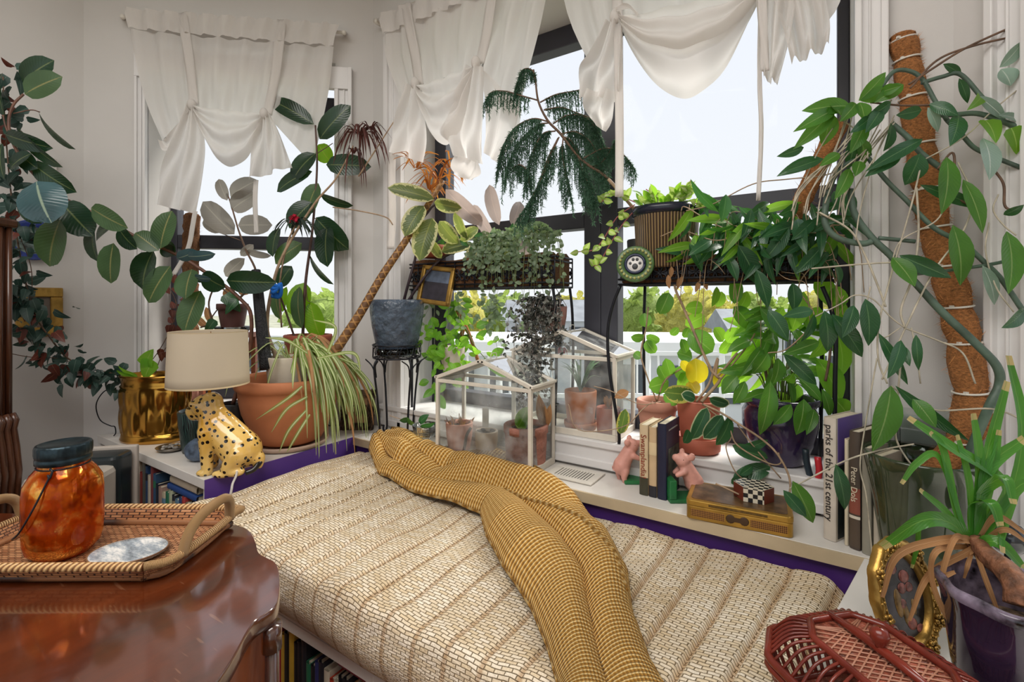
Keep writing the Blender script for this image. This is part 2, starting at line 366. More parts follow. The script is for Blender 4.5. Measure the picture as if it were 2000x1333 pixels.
# ---------------------------------------------------------------- the setting
ZL = .63; ZS = .74; YL = 1.43; YW = 1.65; YG = 1.90      # ledge height, stool height, ledge front, wall face, glass plane
struct('floor', MB().box((-.9, -1.2, -.05), (5.4, 6.6, .1)), M_floor)
struct('ceiling', MB().box((-.9, -1.2, 3.06), (5.4, 6.6, .12)), M_ceil)
C2 = C1 + FA*1.313
struct('wall_left', MB().box((-3.02, -1.7, 1.5), (.22, 5.0, 3)), M_wall)
OX0, OX1, OZ1 = -1.695, .081, 2.46
mb = MB()
mb.box(((-2.06+OX0)/2, 1.80, 1.5), (OX0+2.06, .30, 3)); mb.box(((OX1+.42)/2, 1.80, 1.5), (.42-OX1, .30, 3))
mb.box(((OX0+OX1)/2, 1.80, .35), (OX1-OX0, .30, .70)); mb.box(((OX0+OX1)/2, 1.80, (3+OZ1)/2), (OX1-OX0, .30, 3-OZ1))
struct('wall_window_side', mb, M_wall)
def sF(px): return (Fp(px, 590)-C1).dot(FA)
FMX = Matrix((FA, FN, UP)).transposed()      # facet frame: x along wall, y into the room, z up
def fbox(mb, s0, s1, o0, o1, z0, z1, mi=0): return mb.box(C1+FA*((s0+s1)/2)+FN*((o0+o1)/2)+UP*((z0+z1)/2), (s1-s0, o1-o0, z1-z0), M=FMX, mi=mi)
SA, SB = sF(655), sF(291)
mb = MB(); fbox(mb, -.02, SA, -.30, 0, 0, 3); fbox(mb, SB, 1.36, -.30, 0, 0, 3); fbox(mb, SA, SB, -.30, 0, 0, .70); fbox(mb, SA, SB, -.30, 0, OZ1, 3)
struct('wall_left_bay', mb, M_wall)
C3 = V((.29, 1.65, 0)); GA = V((.7071, -.7071, 0)); GN = V((-.7071, -.7071, 0)); GMX = Matrix((GA, GN, UP)).transposed()
def gbox(mb, s0, s1, o0, o1, z0, z1): return mb.box(C3+GA*((s0+s1)/2)+GN*((o0+o1)/2)+UP*((z0+z1)/2), (s1-s0, o1-o0, z1-z0), M=GMX)
mb = MB(); gbox(mb, 0, .17, -.3, 0, 0, 3); gbox(mb, 1.1, 1.32, -.3, 0, 0, 3); gbox(mb, .17, 1.1, -.3, 0, 0, .7); gbox(mb, .17, 1.1, -.3, 0, OZ1, 3)
struct('wall_right_bay', mb, M_wall)
struct('wall_right', MB().box((1.33, -.2, 1.5), (.22, 1.9, 3)), M_wall)
def casing(mb, fb, a, b, z0, z1, wd):      # moulded casing strip made of three steps
    fb(mb, a, b, 0, .016, z0, z1); t = (b-a)
    for q, h in ((.0, .034), (.78, .028)): fb(mb, a+t*q, a+t*(q+.22), 0, h, z0, z1)
    fb(mb, a+t*.42, a+t*.5, 0, .022, z0, z1)
def wbox(mb, x0, x1, o0, o1, z0, z1): return mb.box(((x0+x1)/2, YW-(o0+o1)/2, (z0+z1)/2), (x1-x0, o1-o0, z1-z0))
mb = MB(); casing(mb, wbox, OX0-.115, OX0, ZL, OZ1+.1, 0); casing(mb, wbox, OX1, OX1+.075, ZL, OZ1+.1, 0); wbox(mb, OX0-.115, OX1+.075, 0, .03, OZ1, OZ1+.12)
struct('trim_1', mb, M_trim, .003)
mb = MB(); casing(mb, fbox, SA-.085, SA, ZL, OZ1-.03, 0); casing(mb, fbox, SB, SB+.05, ZL, OZ1-.03, 0); fbox(mb, SA-.085, SB+.05, 0, .03, OZ1-.14, OZ1-.03)
struct('trim_2', mb, M_trim, .003)
mb = MB(); casing(mb, gbox, .085, .17, ZL, OZ1+.1, 0); gbox(mb, .085, 1.2, 0, .03, OZ1, OZ1+.1); struct('trim_3', mb, M_trim, .003)
mb = MB(); mb.box(((OX0+OX1)/2-.02, 1.775, ZS-.012), (OX1-OX0+.28, .31, .024)); mb.box(((OX0+OX1)/2-.02, 1.64, ZS-.06), (OX1-OX0+.26, .02, .08)); mb.box(((OX0+OX1)/2-.02, 1.632, ZS-.085), (OX1-OX0+.26, .02, .03))
struct('trim_4', mb, M_trim, .004)
mb = MB(); fbox(mb, SA-.09, SB+.1, -.27, .03, ZS-.024, ZS); fbox(mb, SA-.09, SB+.1, 0, .015, ZL, ZS-.024); struct('trim_5', mb, M_trim, .004)
def window(name, place, a, b, z0, z1, railz, fw=.045, fr=None):      # sash window: dark frame, two panes
    mb = MB(); place(mb, a, a+fw, z0, z1); place(mb, b-(fr or fw), b, z0, z1); bf = b-(fr or fw); place(mb, a+fw, bf, z1-.09, z1); place(mb, a+fw, bf, z0, z0+.06); place(mb, a+fw, bf, railz-.035, railz+.035)
    o = mb.build(name, M_dark, bevel=.004); o['kind'] = 'structure'; o['category'] = 'window'
    for k, (q0, q1) in enumerate(((z0+.06, railz-.035), (railz+.035, z1-.09))):
        m = MB(); place(m, a+fw, bf, q0, q1, .006); m.build('pane', M_pane, o)
def pw(mb, x0, x1, z0, z1, th=.07): mb.box(((x0+x1)/2, YG, (z0+z1)/2), (x1-x0, th, z1-z0))
def pf(mb, s0, s1, z0, z1, th=.07): fbox(mb, s0, s1, -.22-th/2, -.22+th/2, z0, z1)
def pg(mb, s0, s1, z0, z1, th=.07): gbox(mb, s0, s1, -.22-th/2, -.22+th/2, z0, z1)
window('window_1', pf, SA, SB, ZS, 2.36, 1.565, .03)
window('window_2', pw, OX0, -.77, ZS, OZ1, 1.60, .075)
window('window_3', pw, -.77, OX1, ZS, OZ1, 1.60, .075, .034)
window('window_4', pg, .17, 1.1, ZS, OZ1, 1.60, .05)
# ledge under the windows with its purple riser
mb = MB(); mb.prism([(-1.79, YL), (.42, YL), (.42, 1.52), (.29, YW), (-1.79, YW)], ZL-.035, ZL-.0005); led = struct('trim_6', mb, M_ledge, .003)
struct('trim_7', MB().box((-.685, YL-.004, ZL-.0175), (2.21, .008, .033)), M_ledged)
struct('trim_8', MB().box((-.685, YL+.02, .47), (2.21, .02, .25)), M_purpd)
# ---------------------------------------------------------------- outside
def outp(px, d, z): p = CAM+ray(px, HZ)*d; return V((p.x, p.y, z))
M_grass = pm('distant_lawn', '#9fa08c', .9, scale=.4, var=.2); M_tree = leafm('distant_tree_leaf', '#9db35c', None, .7, .4); M_tree2 = leafm('distant_yellow_tree_leaf', '#c2bd62', None, .7, .4)
M_bark = pm('grey_bark', '#6d6257', .9, scale=3); M_hw = pm('pale_house_siding', '#c9cdd2', .8, var=.04, scale=1); M_hr = pm('grey_roof', '#8d9298', .8, var=.1, scale=2); M_hwin = pm('dark_house_window', '#4a525c', .2, var=0); M_wht = pm('white_roof_membrane', '#eceef0', .6, var=.03, scale=1)
g = struct('ground', MB().box((-40, 60, -3.3), (240, 200, .2)), M_grass)
TL = {640: 'behind the pane of the left window', 885: 'behind the hanging plants of the middle window', 985: 'seen under the left planter rack', 1120: 'beside the dark window post', 1265: 'seen under the left end of the right rack', 1370: 'seen below the striped pot', 1480: 'behind the drooping hoya leaves', 1600: 'at the right edge of the right window'}
for i, (px, w_) in enumerate(TL.items()):
    d = 30+(i*7) % 5*3; b = outp(px, d, -3.2); R = 2.6+(i*5 % 3)*.3; t = thing('tree', b, ('yellow green' if i % 2 else 'pale green')+' leafy tree outside, '+w_, 'tree', 'trees outside the windows')
    MB().tube([b, b+V((.1, 0, 2)), b+V((0, .1, 3.4))], [.22, .1], 8).build('trunk', M_bark, t)
    m = MB()
    for k in range(420):
        a = random.uniform(0, 6.28); z = random.uniform(-1, 1); q = math.sqrt(1-z*z); rr = R*(.75+.3*noise.noise(V((a*1.3, z*2, i))))
        c = b+V((0, 0, 3.0))+V((q*math.cos(a)*rr, q*math.sin(a)*rr, z*rr*.85)); m.leaf(c, c+jit(.75), .55, jit(1), 'la', 3, nw=2)
    m.ball(b+V((0, 0, 3.0)), R*.8, 12, sc=(1, 1, .85)); m.build('foliage', (M_tree2 if i % 2 else M_tree), t)
HS = ((930, 16, 4.6, 4, .15, 'low white building with a flat roof outside the middle window'), (1085, 22, 4, 4, .9, 'grey house beyond the greenhouse roofs outside'), (1300, 15, 4, 4, .2, 'white building with a pitched grey roof outside the right window'), (1520, 20, 4.4, 4, .5, 'pale house behind the purple pot plant outside'), (560, 24, 7, 5, -.2, 'pale house outside the left window'))
for i, (px, d, wx, wy, zt, lb) in enumerate(HS):
    b = outp(px, d, -3.2); t = thing('house', b, lb, 'house', 'houses outside')
    H = zt+3.2; m = MB().box(b+V((0, 0, H/2-.2)), (wx, wy, H-.4), .4); m.build('wall', M_hw, t)
    if i % 2 == 0: MB().box(b+V((0, 0, H-.2)), (wx+.5, wy+.5, .3), .4).build('roof', M_wht, t)
    else:
        R = Matrix.Rotation(.4, 3, 'Z'); m = MB(); n = m.add([b+V((0, 0, H-.45))+R @ V(p) for p in ((-wx/2-.3, -wy/2-.3, 0), (wx/2+.3, -wy/2-.3, 0), (wx/2+.3, wy/2+.3, 0), (-wx/2-.3, wy/2+.3, 0), (-wx/2-.3, 0, .9), (wx/2+.3, 0, .9))])
        for f_ in ((0, 1, 5, 4), (2, 3, 4, 5), (0, 4, 3), (1, 2, 5), (3, 2, 1, 0)): m.face([n+q for q in f_], None, 0, False)
        m.build('roof', M_hr, t)
    for k in (-1, 0, 1):
        MB().box(b+Matrix.Rotation(.4, 3, 'Z') @ V((k*wx*.3, -wy/2, H-1.2)), (.9, .08, 1.0), .4).build('window', M_hwin, t)
m = MB(); a, b = outp(830, 9, -.15), outp(1700, 9, -.15)
for k in range(22): p = a.lerp(b, k/21); m.box(p, (.03, .03, .8))
m.beam(a+UP*.42, b+UP*.42, .08, .05, (0, 0, 1)); m.beam(a-UP*.38, b-UP*.38, .08, .05, (0, 0, 1))
for k in range(7): p = a.lerp(b, k/6); m.box(p-UP*1.3, (.09, .09, 3.7))
tag(m.build('deck_railing', M_wht, origin=a), 'white railing of slim balusters outside below the windows', 'railing')
# ---------------------------------------------------------------- left bookcase
bc = thing('bookcase', (-2.1, 1.1, 0), 'low white bookcase with purple end panel in the left corner', 'bookcase')
MB().prism([(-2.82, .80), (-1.795, .80), (-1.795, YW-.01), (-1.90, YW-.03), (-2.80, .83)], ZL-.035, ZL).build('top', M_ledge, bc, bevel=.002)
MB().box((-1.81, 1.11, .2975), (.03, .60, .595)).build('side_panel', M_ledge, bc)
MB().box((-2.46, .96, .2975), (.024, .31, .595)).build('divider', M_ledge, bc)
MB().box((-2.80, .82, .2975), (.03, .04, .595)).build('side_panel', M_ledge, bc)
MB().box((-1.7925, 1.115, .315), (.005, .63, .63)).build('end_panel', M_purp, bc, label='purple end panel')
MB().box((-2.13, .95, .335), (.60, .28, .02)).build('shelf', M_ledge, bc)
MB().box((-2.13, .95, .03), (.60, .28, .06)).build('plinth', M_ledge, bc)
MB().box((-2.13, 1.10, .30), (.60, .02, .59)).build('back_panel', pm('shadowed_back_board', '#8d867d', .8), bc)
BM = {}
def bookm(c):
    if c not in BM: BM[c] = pm('book_cover_'+c[1:], c, .5, var=.06, scale=20)
    return BM[c]
def book(center, wd, dp, ht, rz, col, label, group, flat=False, title=None, tcol='#2a2a2a', tsize=.02, band=None, tilt=0., pages='z'):
    """standing book: wd thickness, dp depth, ht height; spine faces local -y"""
    R = Matrix.Rotation(rz, 3, 'Z')
    if tilt: R = R @ Matrix.Rotation(tilt, 3, 'Y')
    if flat: R = R @ Matrix.Rotation(math.pi/2, 3, 'Y')
    c = V(center); t = thing('book', c, label, 'book', group)
    B = lambda m, p, s, mi=0: m.box(c+R @ V(p), s, M=R, mi=mi)
    m = MB(); th = .0025
    B(m, (-wd/2+th/2, 0, ht/2), (th, dp, ht)); B(m, (wd/2-th/2, 0, ht/2), (th, dp, ht))
    def sp(u, v): a = (u-.5)*math.pi; return c+R @ V((math.sin(a)*wd/2, -dp/2-math.cos(a)*.004, v*ht))
    m.grid(sp, 6, 1); cv = m.build('cover', bookm(col), t)
    m = MB(); B(m, (0, .003, ht/2), (wd-2*th, dp-.006, ht-.006)); m.build('pages', M_paper, t)
    if band:
        for (z0, z1, cc) in band:
            m = MB(); m.grid(lambda u, v: c+R @ V((math.sin((u-.5)*math.pi)*(wd/2+.0004), -dp/2-math.cos((u-.5)*math.pi)*.004-.0006, (z0+(z1-z0)*v)*ht)), 6, 1); m.build('spine_band', bookm(cc), cv)
    if title:
        TM = R @ Matrix((V((0, 0, -1)), V((1, 0, 0)), V((0, -1, 0)))).transposed()
        text('title', title, tsize, bookm(tcol), cv, c+R @ V((0, -dp/2-.0052, ht*.55)), TM)
    return t
cols = '#6d2233 #b9aa98 #a03a34 #6a6a62 #2f4f7a #cfc6b4 #7c3a3c #33506f #1d2230 #9b7f74 #c0b29a #2f6b50 #a5ab90 #22242c #5f7f93 #2d3f66 #a33a3a #8a8068 #b8aa86 #191a20 #243a5e'.split()
nm = 'dark red,pale grey,brick red,grey,navy,cream,maroon,slate blue,black,dusty brown,tan,green,sage,charcoal,light blue,indigo,bright red,khaki,beige,black,dark blue'.split(',')
x = -2.435
for i, c_ in enumerate(cols):
    wd = random.uniform(.02, .033); ht = .225+.03*math.sin(i*2.3) if i < 8 else .168+.012*math.sin(i*1.7)
    if x+wd > -1.835: break
    prev = nm[i-1] if i else None
    book((x+wd/2, .895, .345), wd-.002, .16, ht, 0, c_, nm[i]+' book standing in the left bookcase'+(', just right of the %s one' % prev if prev else ', first by its left end'), 'books standing in the left bookcase', band=[(.75, .88, cols[(i+4) % 20])] if i % 3 == 1 else None)
    x += wd
book((-2.13, .895, .5325), .022, .15, .24, 0, '#27457f', 'blue book lying flat on the standing books, left bookcase', 'books lying flat in the left bookcase', flat=True)
book((-2.12, .90, .560), .026, .15, .22, 0, '#c9bba5', 'cream book on top of the flat blue one, left bookcase', 'books lying flat in the left bookcase', flat=True)
book((-2.28, .90, .590), .016, .13, .17, 0, '#27584d', 'thin green book lying flat under the shelf top, left bookcase', 'books lying flat in the left bookcase', flat=True)
# ---------------------------------------------------------------- window bench with its books
YB = .735; XB0, XB1 = -1.785, .0
bn = thing('bench', (-.9, 1.1, 0), 'built-in white bench with book shelves under the woven cushion', 'bench')
MB().box(((XB0+XB1)/2, (YB+YL)/2, .415), (XB1-XB0, YL-YB-.004, .03)).build('top', M_ledge, bn, bevel=.002)
MB().box(((XB0+XB1)/2, YB+.012, .385), (XB1-XB0, .022, .028)).build('front_rail', M_ledge, bn)
MB().box(((XB0+XB1)/2, YB-.002, .428), (XB1-XB0, .006, .012)).build('purple_edge', M_purpd, bn, label='thin purple strip along the top edge')
for x_ in (XB0+.012, -.868, XB1-.012): MB().box((x_, YB+.16, .2), (.024, .32, .40)).build('divider', M_ledge, bn)
MB().box(((XB0+XB1)/2, YB+.17, .05), (XB1-XB0, .32, .1)).build('base', M_ledge, bn)
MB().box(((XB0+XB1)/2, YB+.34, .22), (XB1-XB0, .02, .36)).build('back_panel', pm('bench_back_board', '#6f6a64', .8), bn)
bb = '#c7c2b4 #a32a3a #c9a23f #24221f #caa53a #1f1f22 #222329 #2a2d35 #2f7a5a #26252b #3a3f77 #2b2d36 #e0d8c4 #c8452f #e6dfcc #16181f #23252c #c08a5a #6b2a3c #37507a'.split()
bnm = 'white,red,mustard,dark brown,yellow,black,charcoal,slate,green,black-green,violet,ink blue,ivory,orange red,cream,jet black,graphite,tan,wine,steel blue'.split(',')
x = -1.30
for i, c_ in enumerate(bb):
    wd = [.021, .017, .016, .022, .024, .016, .018, .02][i % 8]; ht = .235+.012*math.sin(i*2.1) if i < 8 else .205+.014*math.sin(i*1.3)
    if x+wd > -.885: break
    book((x+wd/2, YB+.095, .101), wd-.0015, .14, ht, 0, c_, bnm[i]+' book standing in the bench shelf'+(', just right of the %s one' % bnm[i-1] if i else ', nearest the table'), 'books standing in the bench shelf', **({'title': 'Allen', 'tcol': '#1b1b1d', 'tsize': .013} if i == 14 else {}))
    x += wd
book((-1.20, YB+.10, .360), .018, .15, .17, 0, '#3c4f8f', 'blue book lying flat in the bench shelf, white label on spine', 'books lying flat in the bench shelf', flat=True, band=[(.62, .82, '#d8d2c4')])
book((-1.01, YB+.10, .351), .024, .15, .25, 0, '#8a2345', 'wine red book lying flat in the bench shelf', 'books lying flat in the bench shelf', flat=True)
# ---------------------------------------------------------------- woven cushion
t_ = NT('woven_basket_fabric'); uv = t_.coord('UV'); br = t_.n('ShaderNodeTexBrick'); wn = t_.noise(uv, 22, 2, 'Color'); vm = t_.n('ShaderNodeVectorMath', operation='SCALE'); t_.l(wn, vm.inputs[0]); vm.inputs['Scale'].default_value = .010; va = t_.n('ShaderNodeVectorMath', operation='ADD'); t_.l(uv, va.inputs[0]); t_.l(vm.outputs[0], va.inputs[1]); t_.l(va.outputs[0], br.inputs[0])
for k_, v_ in (('Scale', 1.), ('Mortar Size', .0013), ('Mortar Smooth', 1.), ('Brick Width', .024), ('Row Height', .0095), ('Bias', 0.)): br.inputs[k_].default_value = v_
br.inputs['Color1'].default_value = hexc('#efe6d6'); br.inputs['Color2'].default_value = hexc('#dccaab'); br.inputs['Mortar'].default_value = hexc('#c2a87e')
n1 = t_.ramp(t_.noise(uv, 5, 3), [(.38, hexc('#d9c6a6')), (.62, hexc('#fbf6ee'))]); cm = t_.mix(.55, br.outputs['Color'], n1, 'MULTIPLY'); cm = t_.mix(.25, cm, br.outputs['Color'])
fx = t_.n('ShaderNodeSeparateXYZ'); t_.l(uv, fx.inputs[0]); fr_ = t_.math('ABSOLUTE', t_.math('SUBTRACT', t_.math('FRACT', t_.math('ADD', t_.math('MULTIPLY', fx.outputs[0], 1.781/1.85/.082), .256)), .5)); mr_ = t_.ramp(fr_, [(.03, (.6, .6, .6, 1)), (.10, (0, 0, 0, 1))]); cm = t_.mix(mr_, cm, hexc('#b8956a'), 'MULTIPLY')
bs = t_.bsdf(cm, .75); hh = t_.math('ADD', t_.math('MULTIPLY', br.outputs['Fac'], -1.), t_.math('MULTIPLY', t_.noise(uv, 160, 2), .5)); t_.bump(hh, bs, 1., .006); M_weave = t_.done(bs)
CX0, CX1, CY0, CY1, CB, CT = -1.783, -.002, .70, 1.425, .431, .572
def cush_top(x, y):      # height of the cushion's upper face
    e = min(1, max(0, (y-CY0)/.08)); e = e*e*(3-2*e)
    e *= min(1, max(.25, (CY1-y)/.12)); q = (x % .082)/.082-.5
    g_ = -.015*math.exp(-(q/.07)**2)*e*(.6+.4*math.sin(x*5.1+y*2.3))
    return CT+g_+.012*noise.noise(V((x*4, y*4, 1)))+.010*noise.noise(V((x*11, y*6, 3)))+.02*math.exp(-((x+1.6)/.3)**2)
def cush(u, v):
    p = cush0(u, v); p.x += (p.y-1.0)*.215*max(0, (v-.75)/.25); return p
def cush0(u, v):
    x = CX0+(CX1-CX0)*v; ends = min(v*(CX1-CX0), (1-v)*(CX1-CX0)); e = min(1, ends/.07); e = math.sqrt(max(0, 1-(1-e)**2)); e = .02+.98*e
    y0 = CY0+.05*(1-e)+.012*noise.noise(V((x*3, 0, 0))); y1 = CY1-.02*(1-e); top = cush_top
    s = u; r_ = .05
    # perimeter: bottom-front, up, over the top, down the back, back along the bottom
    if s < .16: k = s/.16; a = k*math.pi/2; h = k; y = y0+r_*(1-math.sin(min(1, k*1.1)*math.pi/2))**2*.3; z = CB+(CT-.035-CB)*k; z = CB+(z-CB)*e; return V((x, y0+.012*(1-k)-.012*math.sin(k*math.pi), z))
    if s < .22: k = (s-.16)/.06; a = k*math.pi/2; y = y0+.035*(1-math.cos(a)); z0 = CT-.035; zt = top(x, y0+.035); z = z0+(zt-z0)*math.sin(a); return V((x, y, CB+(z-CB)*e))
    if s < .86: k = (s-.22)/.64; y = y0+.035+(y1-y0-.06)*k; return V((x, y, CB+(top(x, y)-CB)*e))
    if s < .94: k = (s-.86)/.08; a = k*math.pi/2; y = y1-.025*(1-math.sin(a)); z = CB+(top(x, y1-.02)-CB)*math.cos(a*.999); return V((x, y, CB+(z-CB)*e))
    k = (s-.94)/.06; return V((x, y1+(y0+.012-y1)*k, CB))
mb = MB(); mb.grid(cush, 110, 330, True, 0, True, (1.15, 1.85)); 
mb.u = [[(b_, a_) for a_, b_ in q] for q in mb.u]
tag(mb.build('seat_cushion', M_weave, origin=(-.85, 1.06, CB)), 'long cream woven cushion on the window bench', 'cushion')
# ---------------------------------------------------------------- knitted throw
t_ = NT('mustard_garter_knit'); uv = t_.coord('UV'); wv = t_.n('ShaderNodeTexWave'); wv.bands_direction = 'Y'; wv.inputs['Scale'].default_value = 10.; wv.inputs['Distortion'].default_value = .6; wv.inputs['Detail Scale'].default_value = 3; t_.l(uv, wv.inputs[0])
w2 = t_.n('ShaderNodeTexWave'); w2.bands_direction = 'X'; w2.inputs['Scale'].default_value = 7.; w2.inputs['Distortion'].default_value = .8; t_.l(uv, w2.inputs[0])
hk = t_.math('ADD', t_.math('MULTIPLY', wv.outputs[1], .75), t_.math('MULTIPLY', w2.outputs[1], .26))
ck = t_.ramp(hk, [(.1, hexc('#9a6a20')), (.5, hexc('#dca245')), (1., hexc('#f3d79a'))]); bs = t_.bsdf(ck, .95); t_.bump(hk, bs, 1., .010); M_knit = t_.done(bs)
LA = [(722, 893), (742, 925), (800, 955), (880, 980), (940, 1005), (952, 1050), (985, 1110), (1040, 1190), (1072, 1270), (1095, 1345), (1110, 1400)]
LB = [(765, 862), (830, 885), (890, 922), (970, 915), (1040, 945), (1120, 990), (1185, 1040), (1222, 1110), (1232, 1200), (1262, 1290), (1320, 1400)]
HT = [.032, .034, .034, .036, .045, .06, .065, .06, .05, .03, .008]
def throw(u, v):
    a = lerp_path([(p[0], p[1], 0) for p in LA], v); b = lerp_path([(p[0], p[1], 0) for p in LB], v); p = a.lerp(b, u)
    h = lerp_path([(q, 0, 0) for q in HT], v).x
    q = Zp(p.x, p.y, CT+.02); env = math.sin(math.pi*min(1, max(0, u)))**.5
    nr = 2.0 if v > .45 else 2.0+(.45-v)*2.6; uu = u+.22*math.sin(v*7+.6)*u*(1-u); fold = abs(math.sin(math.pi*nr*uu))**.65; z = .008+h*(.30*env+.85*fold*(1-.25*u))
    uh = .42+(v-.33)*1.25; st = 1/(1+math.exp((u-uh)*70)); z += .012*st*min(1, max(0, (v-.22)/.1))+.007*noise.noise(V((u*3, v*12, 2)))
    if v < .12: z += .012*math.sin(v*50+u*6)
    zc = CT+.004+.02*math.exp(-((q.x+1.6)/.3)**2); k = min(1, max(0, (q.y-(YL-.13))/.12)); k = k*k*(3-2*k); zc = zc*(1-k)+max(zc, ZL+.004)*k
    return V((q.x, q.y, zc+z))
mb = MB(); mb.grid(throw, 60, 150, False, 0, True, (1.2, 4.2)); o = mb.build('throw_blanket', M_knit, origin=Zp(1000, 1010, CT), solid=.010, sub=0)
tag(o, 'mustard yellow knitted throw trailing across the woven cushion', 'blanket')
def hem(u): return throw(.42+(u-.33)*1.25-.012, u)+V((0, 0, .006))
mb = MB(); mb.tube([hem(.27+.50*k/50) for k in range(51)], .006, 6); mb.build('ribbed_edge', M_knit, o)
mb = MB(); mb.tube([throw(1, k/60)+V((0, 0, .002)) for k in range(61)], .006, 6); mb.tube([throw(0, k/60)+V((0, 0, .002)) for k in range(61)], .006, 6); mb.build('ribbed_edge', M_knit, o)
# ---------------------------------------------------------------- curtains
def pix(pts): return [V((p[0], p[1], 0)) for p in pts]
def sheet(name, A, B, nu, nv, mp, nrm, amp, k, par, mat, ph=0., base=0., taper=0, sag=0.):
    A = pix(A); B = pix(B)
    A = spath(A, 4) if len(A) > 2 else A; B = spath(B, 4) if len(B) > 2 else B
    def fn(u, v):
        a = lerp_path(A, v); b = lerp_path(B, v); p = a.lerp(b, u); p.y += sag*math.sin(math.pi*u)*v
        q = mp(p.x, p.y); am = amp*(1-taper*(1-v)) if taper >= 0 else amp*(1+taper*v)
        return q+nrm*(base+am*math.sin(u*k*6.283+ph+1.3*math.sin(v*3+ph))+amp*.5*math.sin(u*k*13+v*5))
    m = MB(); m.grid(fn, nu, nv, False, 0, True, (1, 1)); return m.build(name, mat, par)
def ribbon(name, pts, wpx, mp, nrm, par, mat, base=.02):
    P_ = spath(pix(pts), 5); m = MB()
    def fn(u, v):
        p = lerp_path(P_, v); q = lerp_path(P_, min(1, v+.02)); d = (q-p); s_ = V((d.y, -d.x, 0)); s_ = s_.normalized() if s_.length > 1e-6 else V((1, 0, 0))
        p = p-s_*wpx*(u-.5); return mp(p.x, p.y)+nrm*(base+.004*math.sin(u*6.28+v*7))
    m.grid(fn, 4, 24); return m.build(name, mat, par, solid=.002)
def swag(name, T1, T2, low, mp, nrm, par, rows=5, top=None):
    m = MB()
    def fn(u, v):
        x = T1[0]+(T2[0]-T1[0])*u; y0 = T1[1]+(T2[1]-T1[1])*u; c = math.sin(math.pi*u)**.7
        c2 = math.sin(math.pi*u**1.05)**.75
        y = y0+(low-max(T1[1], T2[1])*.5-min(T1[1], T2[1])*.5)*c2*v*1. + (top or 0)*c*(1-v)
        return mp(x, y)+nrm*(.035+.018*math.sin(v*rows*3.1416+1.2*u)+.05*c*math.sin(math.pi*v*.9)+.006*math.sin(u*23))
    m.grid(fn, 40, 28); return m.build(name, M_curt, par)
def bow(par, p, mp, nrm):
    m = MB(); c = mp(*p)+nrm*.045; m.ball(c, .022, 10, sc=(.9, .9, 1.2)); m.build('knot', M_curtd, par)
mpf = lambda x, y: Fp(x, y, .07)
ct = thing('curtain', Fp(455, 40, .07), 'tie-up ivory curtain over the left bay window', 'curtain', 'tie-up ivory curtains')
N = FN
sheet('panel', [(254, 58), (285, 190), (318, 278)], [(372, 70), (379, 150), (384, 208)], 24, 20, mpf, N, .010, 2.2, ct, M_curt)
sheet('panel', [(372, 70), (379, 150), (384, 212)], [(543, 84), (535, 160), (522, 228)], 36, 20, mpf, N, .010, 3.2, ct, M_curt, .7)
sheet('panel', [(543, 84), (535, 160), (522, 226)], [(652, 92), (640, 190), (612, 325)], 24, 20, mpf, N, .010, 2.1, ct, M_curt, 1.4)
sheet('header', [(249, 19), (254, 58)], [(664, 50), (652, 92)], 90, 3, mpf, N, .009, 11, ct, M_curtd, base=.014)
swag('swag', (386, 214), (521, 232), 330, mpf, N, ct)
sheet('tail', [(376, 212), (348, 288), (327, 340), (318, 404)], [(392, 214), (406, 290), (398, 370), (388, 420)], 30, 20, mpf, N, .026, 1.7, ct, M_curt, .4, .04, .7)
sheet('tail', [(516, 230), (503, 285), (491, 356)], [(532, 228), (556, 275), (573, 330)], 30, 18, mpf, N, .026, 1.8, ct, M_curt, 1.1, .04, .7)
sheet('tail', [(332, 280), (345, 262), (384, 212)], [(318, 278), (336, 300), (382, 222)], 12, 12, mpf, N, .012, 1, ct, M_curtd, .3, .03)
for pts in ([(361, 28), (371, 110), (383, 208)], [(553, 42), (541, 140), (524, 228)]): ribbon('strap', pts, 19, mpf, N, ct, M_curtd, .016)
for pts in ([(505, 355), (503, 410), (506, 458)], [(388, 415), (383, 445), (372, 490), (345, 540)]): ribbon('ribbon', pts, 9, mpf, N, ct, M_curtd, .03)
bow(ct, (384, 212), mpf, N); bow(ct, (522, 229), mpf, N)
m = MB(); m.tube([Fp(240, 33, .05), Fp(672, 64, .05)], .008, 10); o = m.build('curtain_rod', M_white, origin=Fp(455, 45, .05))
for px in (240, 672): m = MB(); m.tube([Fp(px, 33+31*(px-240)/432, 0), Fp(px, 33+31*(px-240)/432, .06)], .012, 10); m.build('bracket', M_white, o)
tag(o, 'thin white curtain rod above the left bay window', 'curtain rod', 'curtain rods')
mpw = lambda x, y: Yp(x, y, YW-.075)
N = V((0, -1, 0))
ct = thing('curtain', mpw(900, 40), 'tie-up ivory curtain over the window with the drooping pine', 'curtain', 'tie-up ivory curtains')
sheet('panel', [(752, 70), (762, 130), (796, 225)], [(803, 40), (812, 100), (824, 168)], 20, 20, mpw, N, .010, 1.6, ct, M_curt)
sheet('panel', [(803, 40), (812, 100), (824, 172)], [(966, -20), (955, 60), (942, 130)], 36, 20, mpw, N, .012, 3, ct, M_curt, .7)
sheet('panel', [(966, -20), (955, 60), (942, 132)], [(1072, -60), (1040, 110), (1012, 262)], 30, 24, mpw, N, .014, 2.2, ct, M_curt, 1.5)
sheet('panel', [(942, 132), (955, 200), (950, 300)], [(1020, 215), (1008, 262), (972, 318)], 22, 16, mpw, N, .014, 1.6, ct, M_curt, .5, .01)
sheet('header', [(747, 31), (752, 70)], [(1094, -106), (1072, -60)], 80, 3, mpw, N, .009, 10, ct, M_curtd, base=.014)
swag('swag', (828, 176), (938, 140), 288, mpw, N, ct)
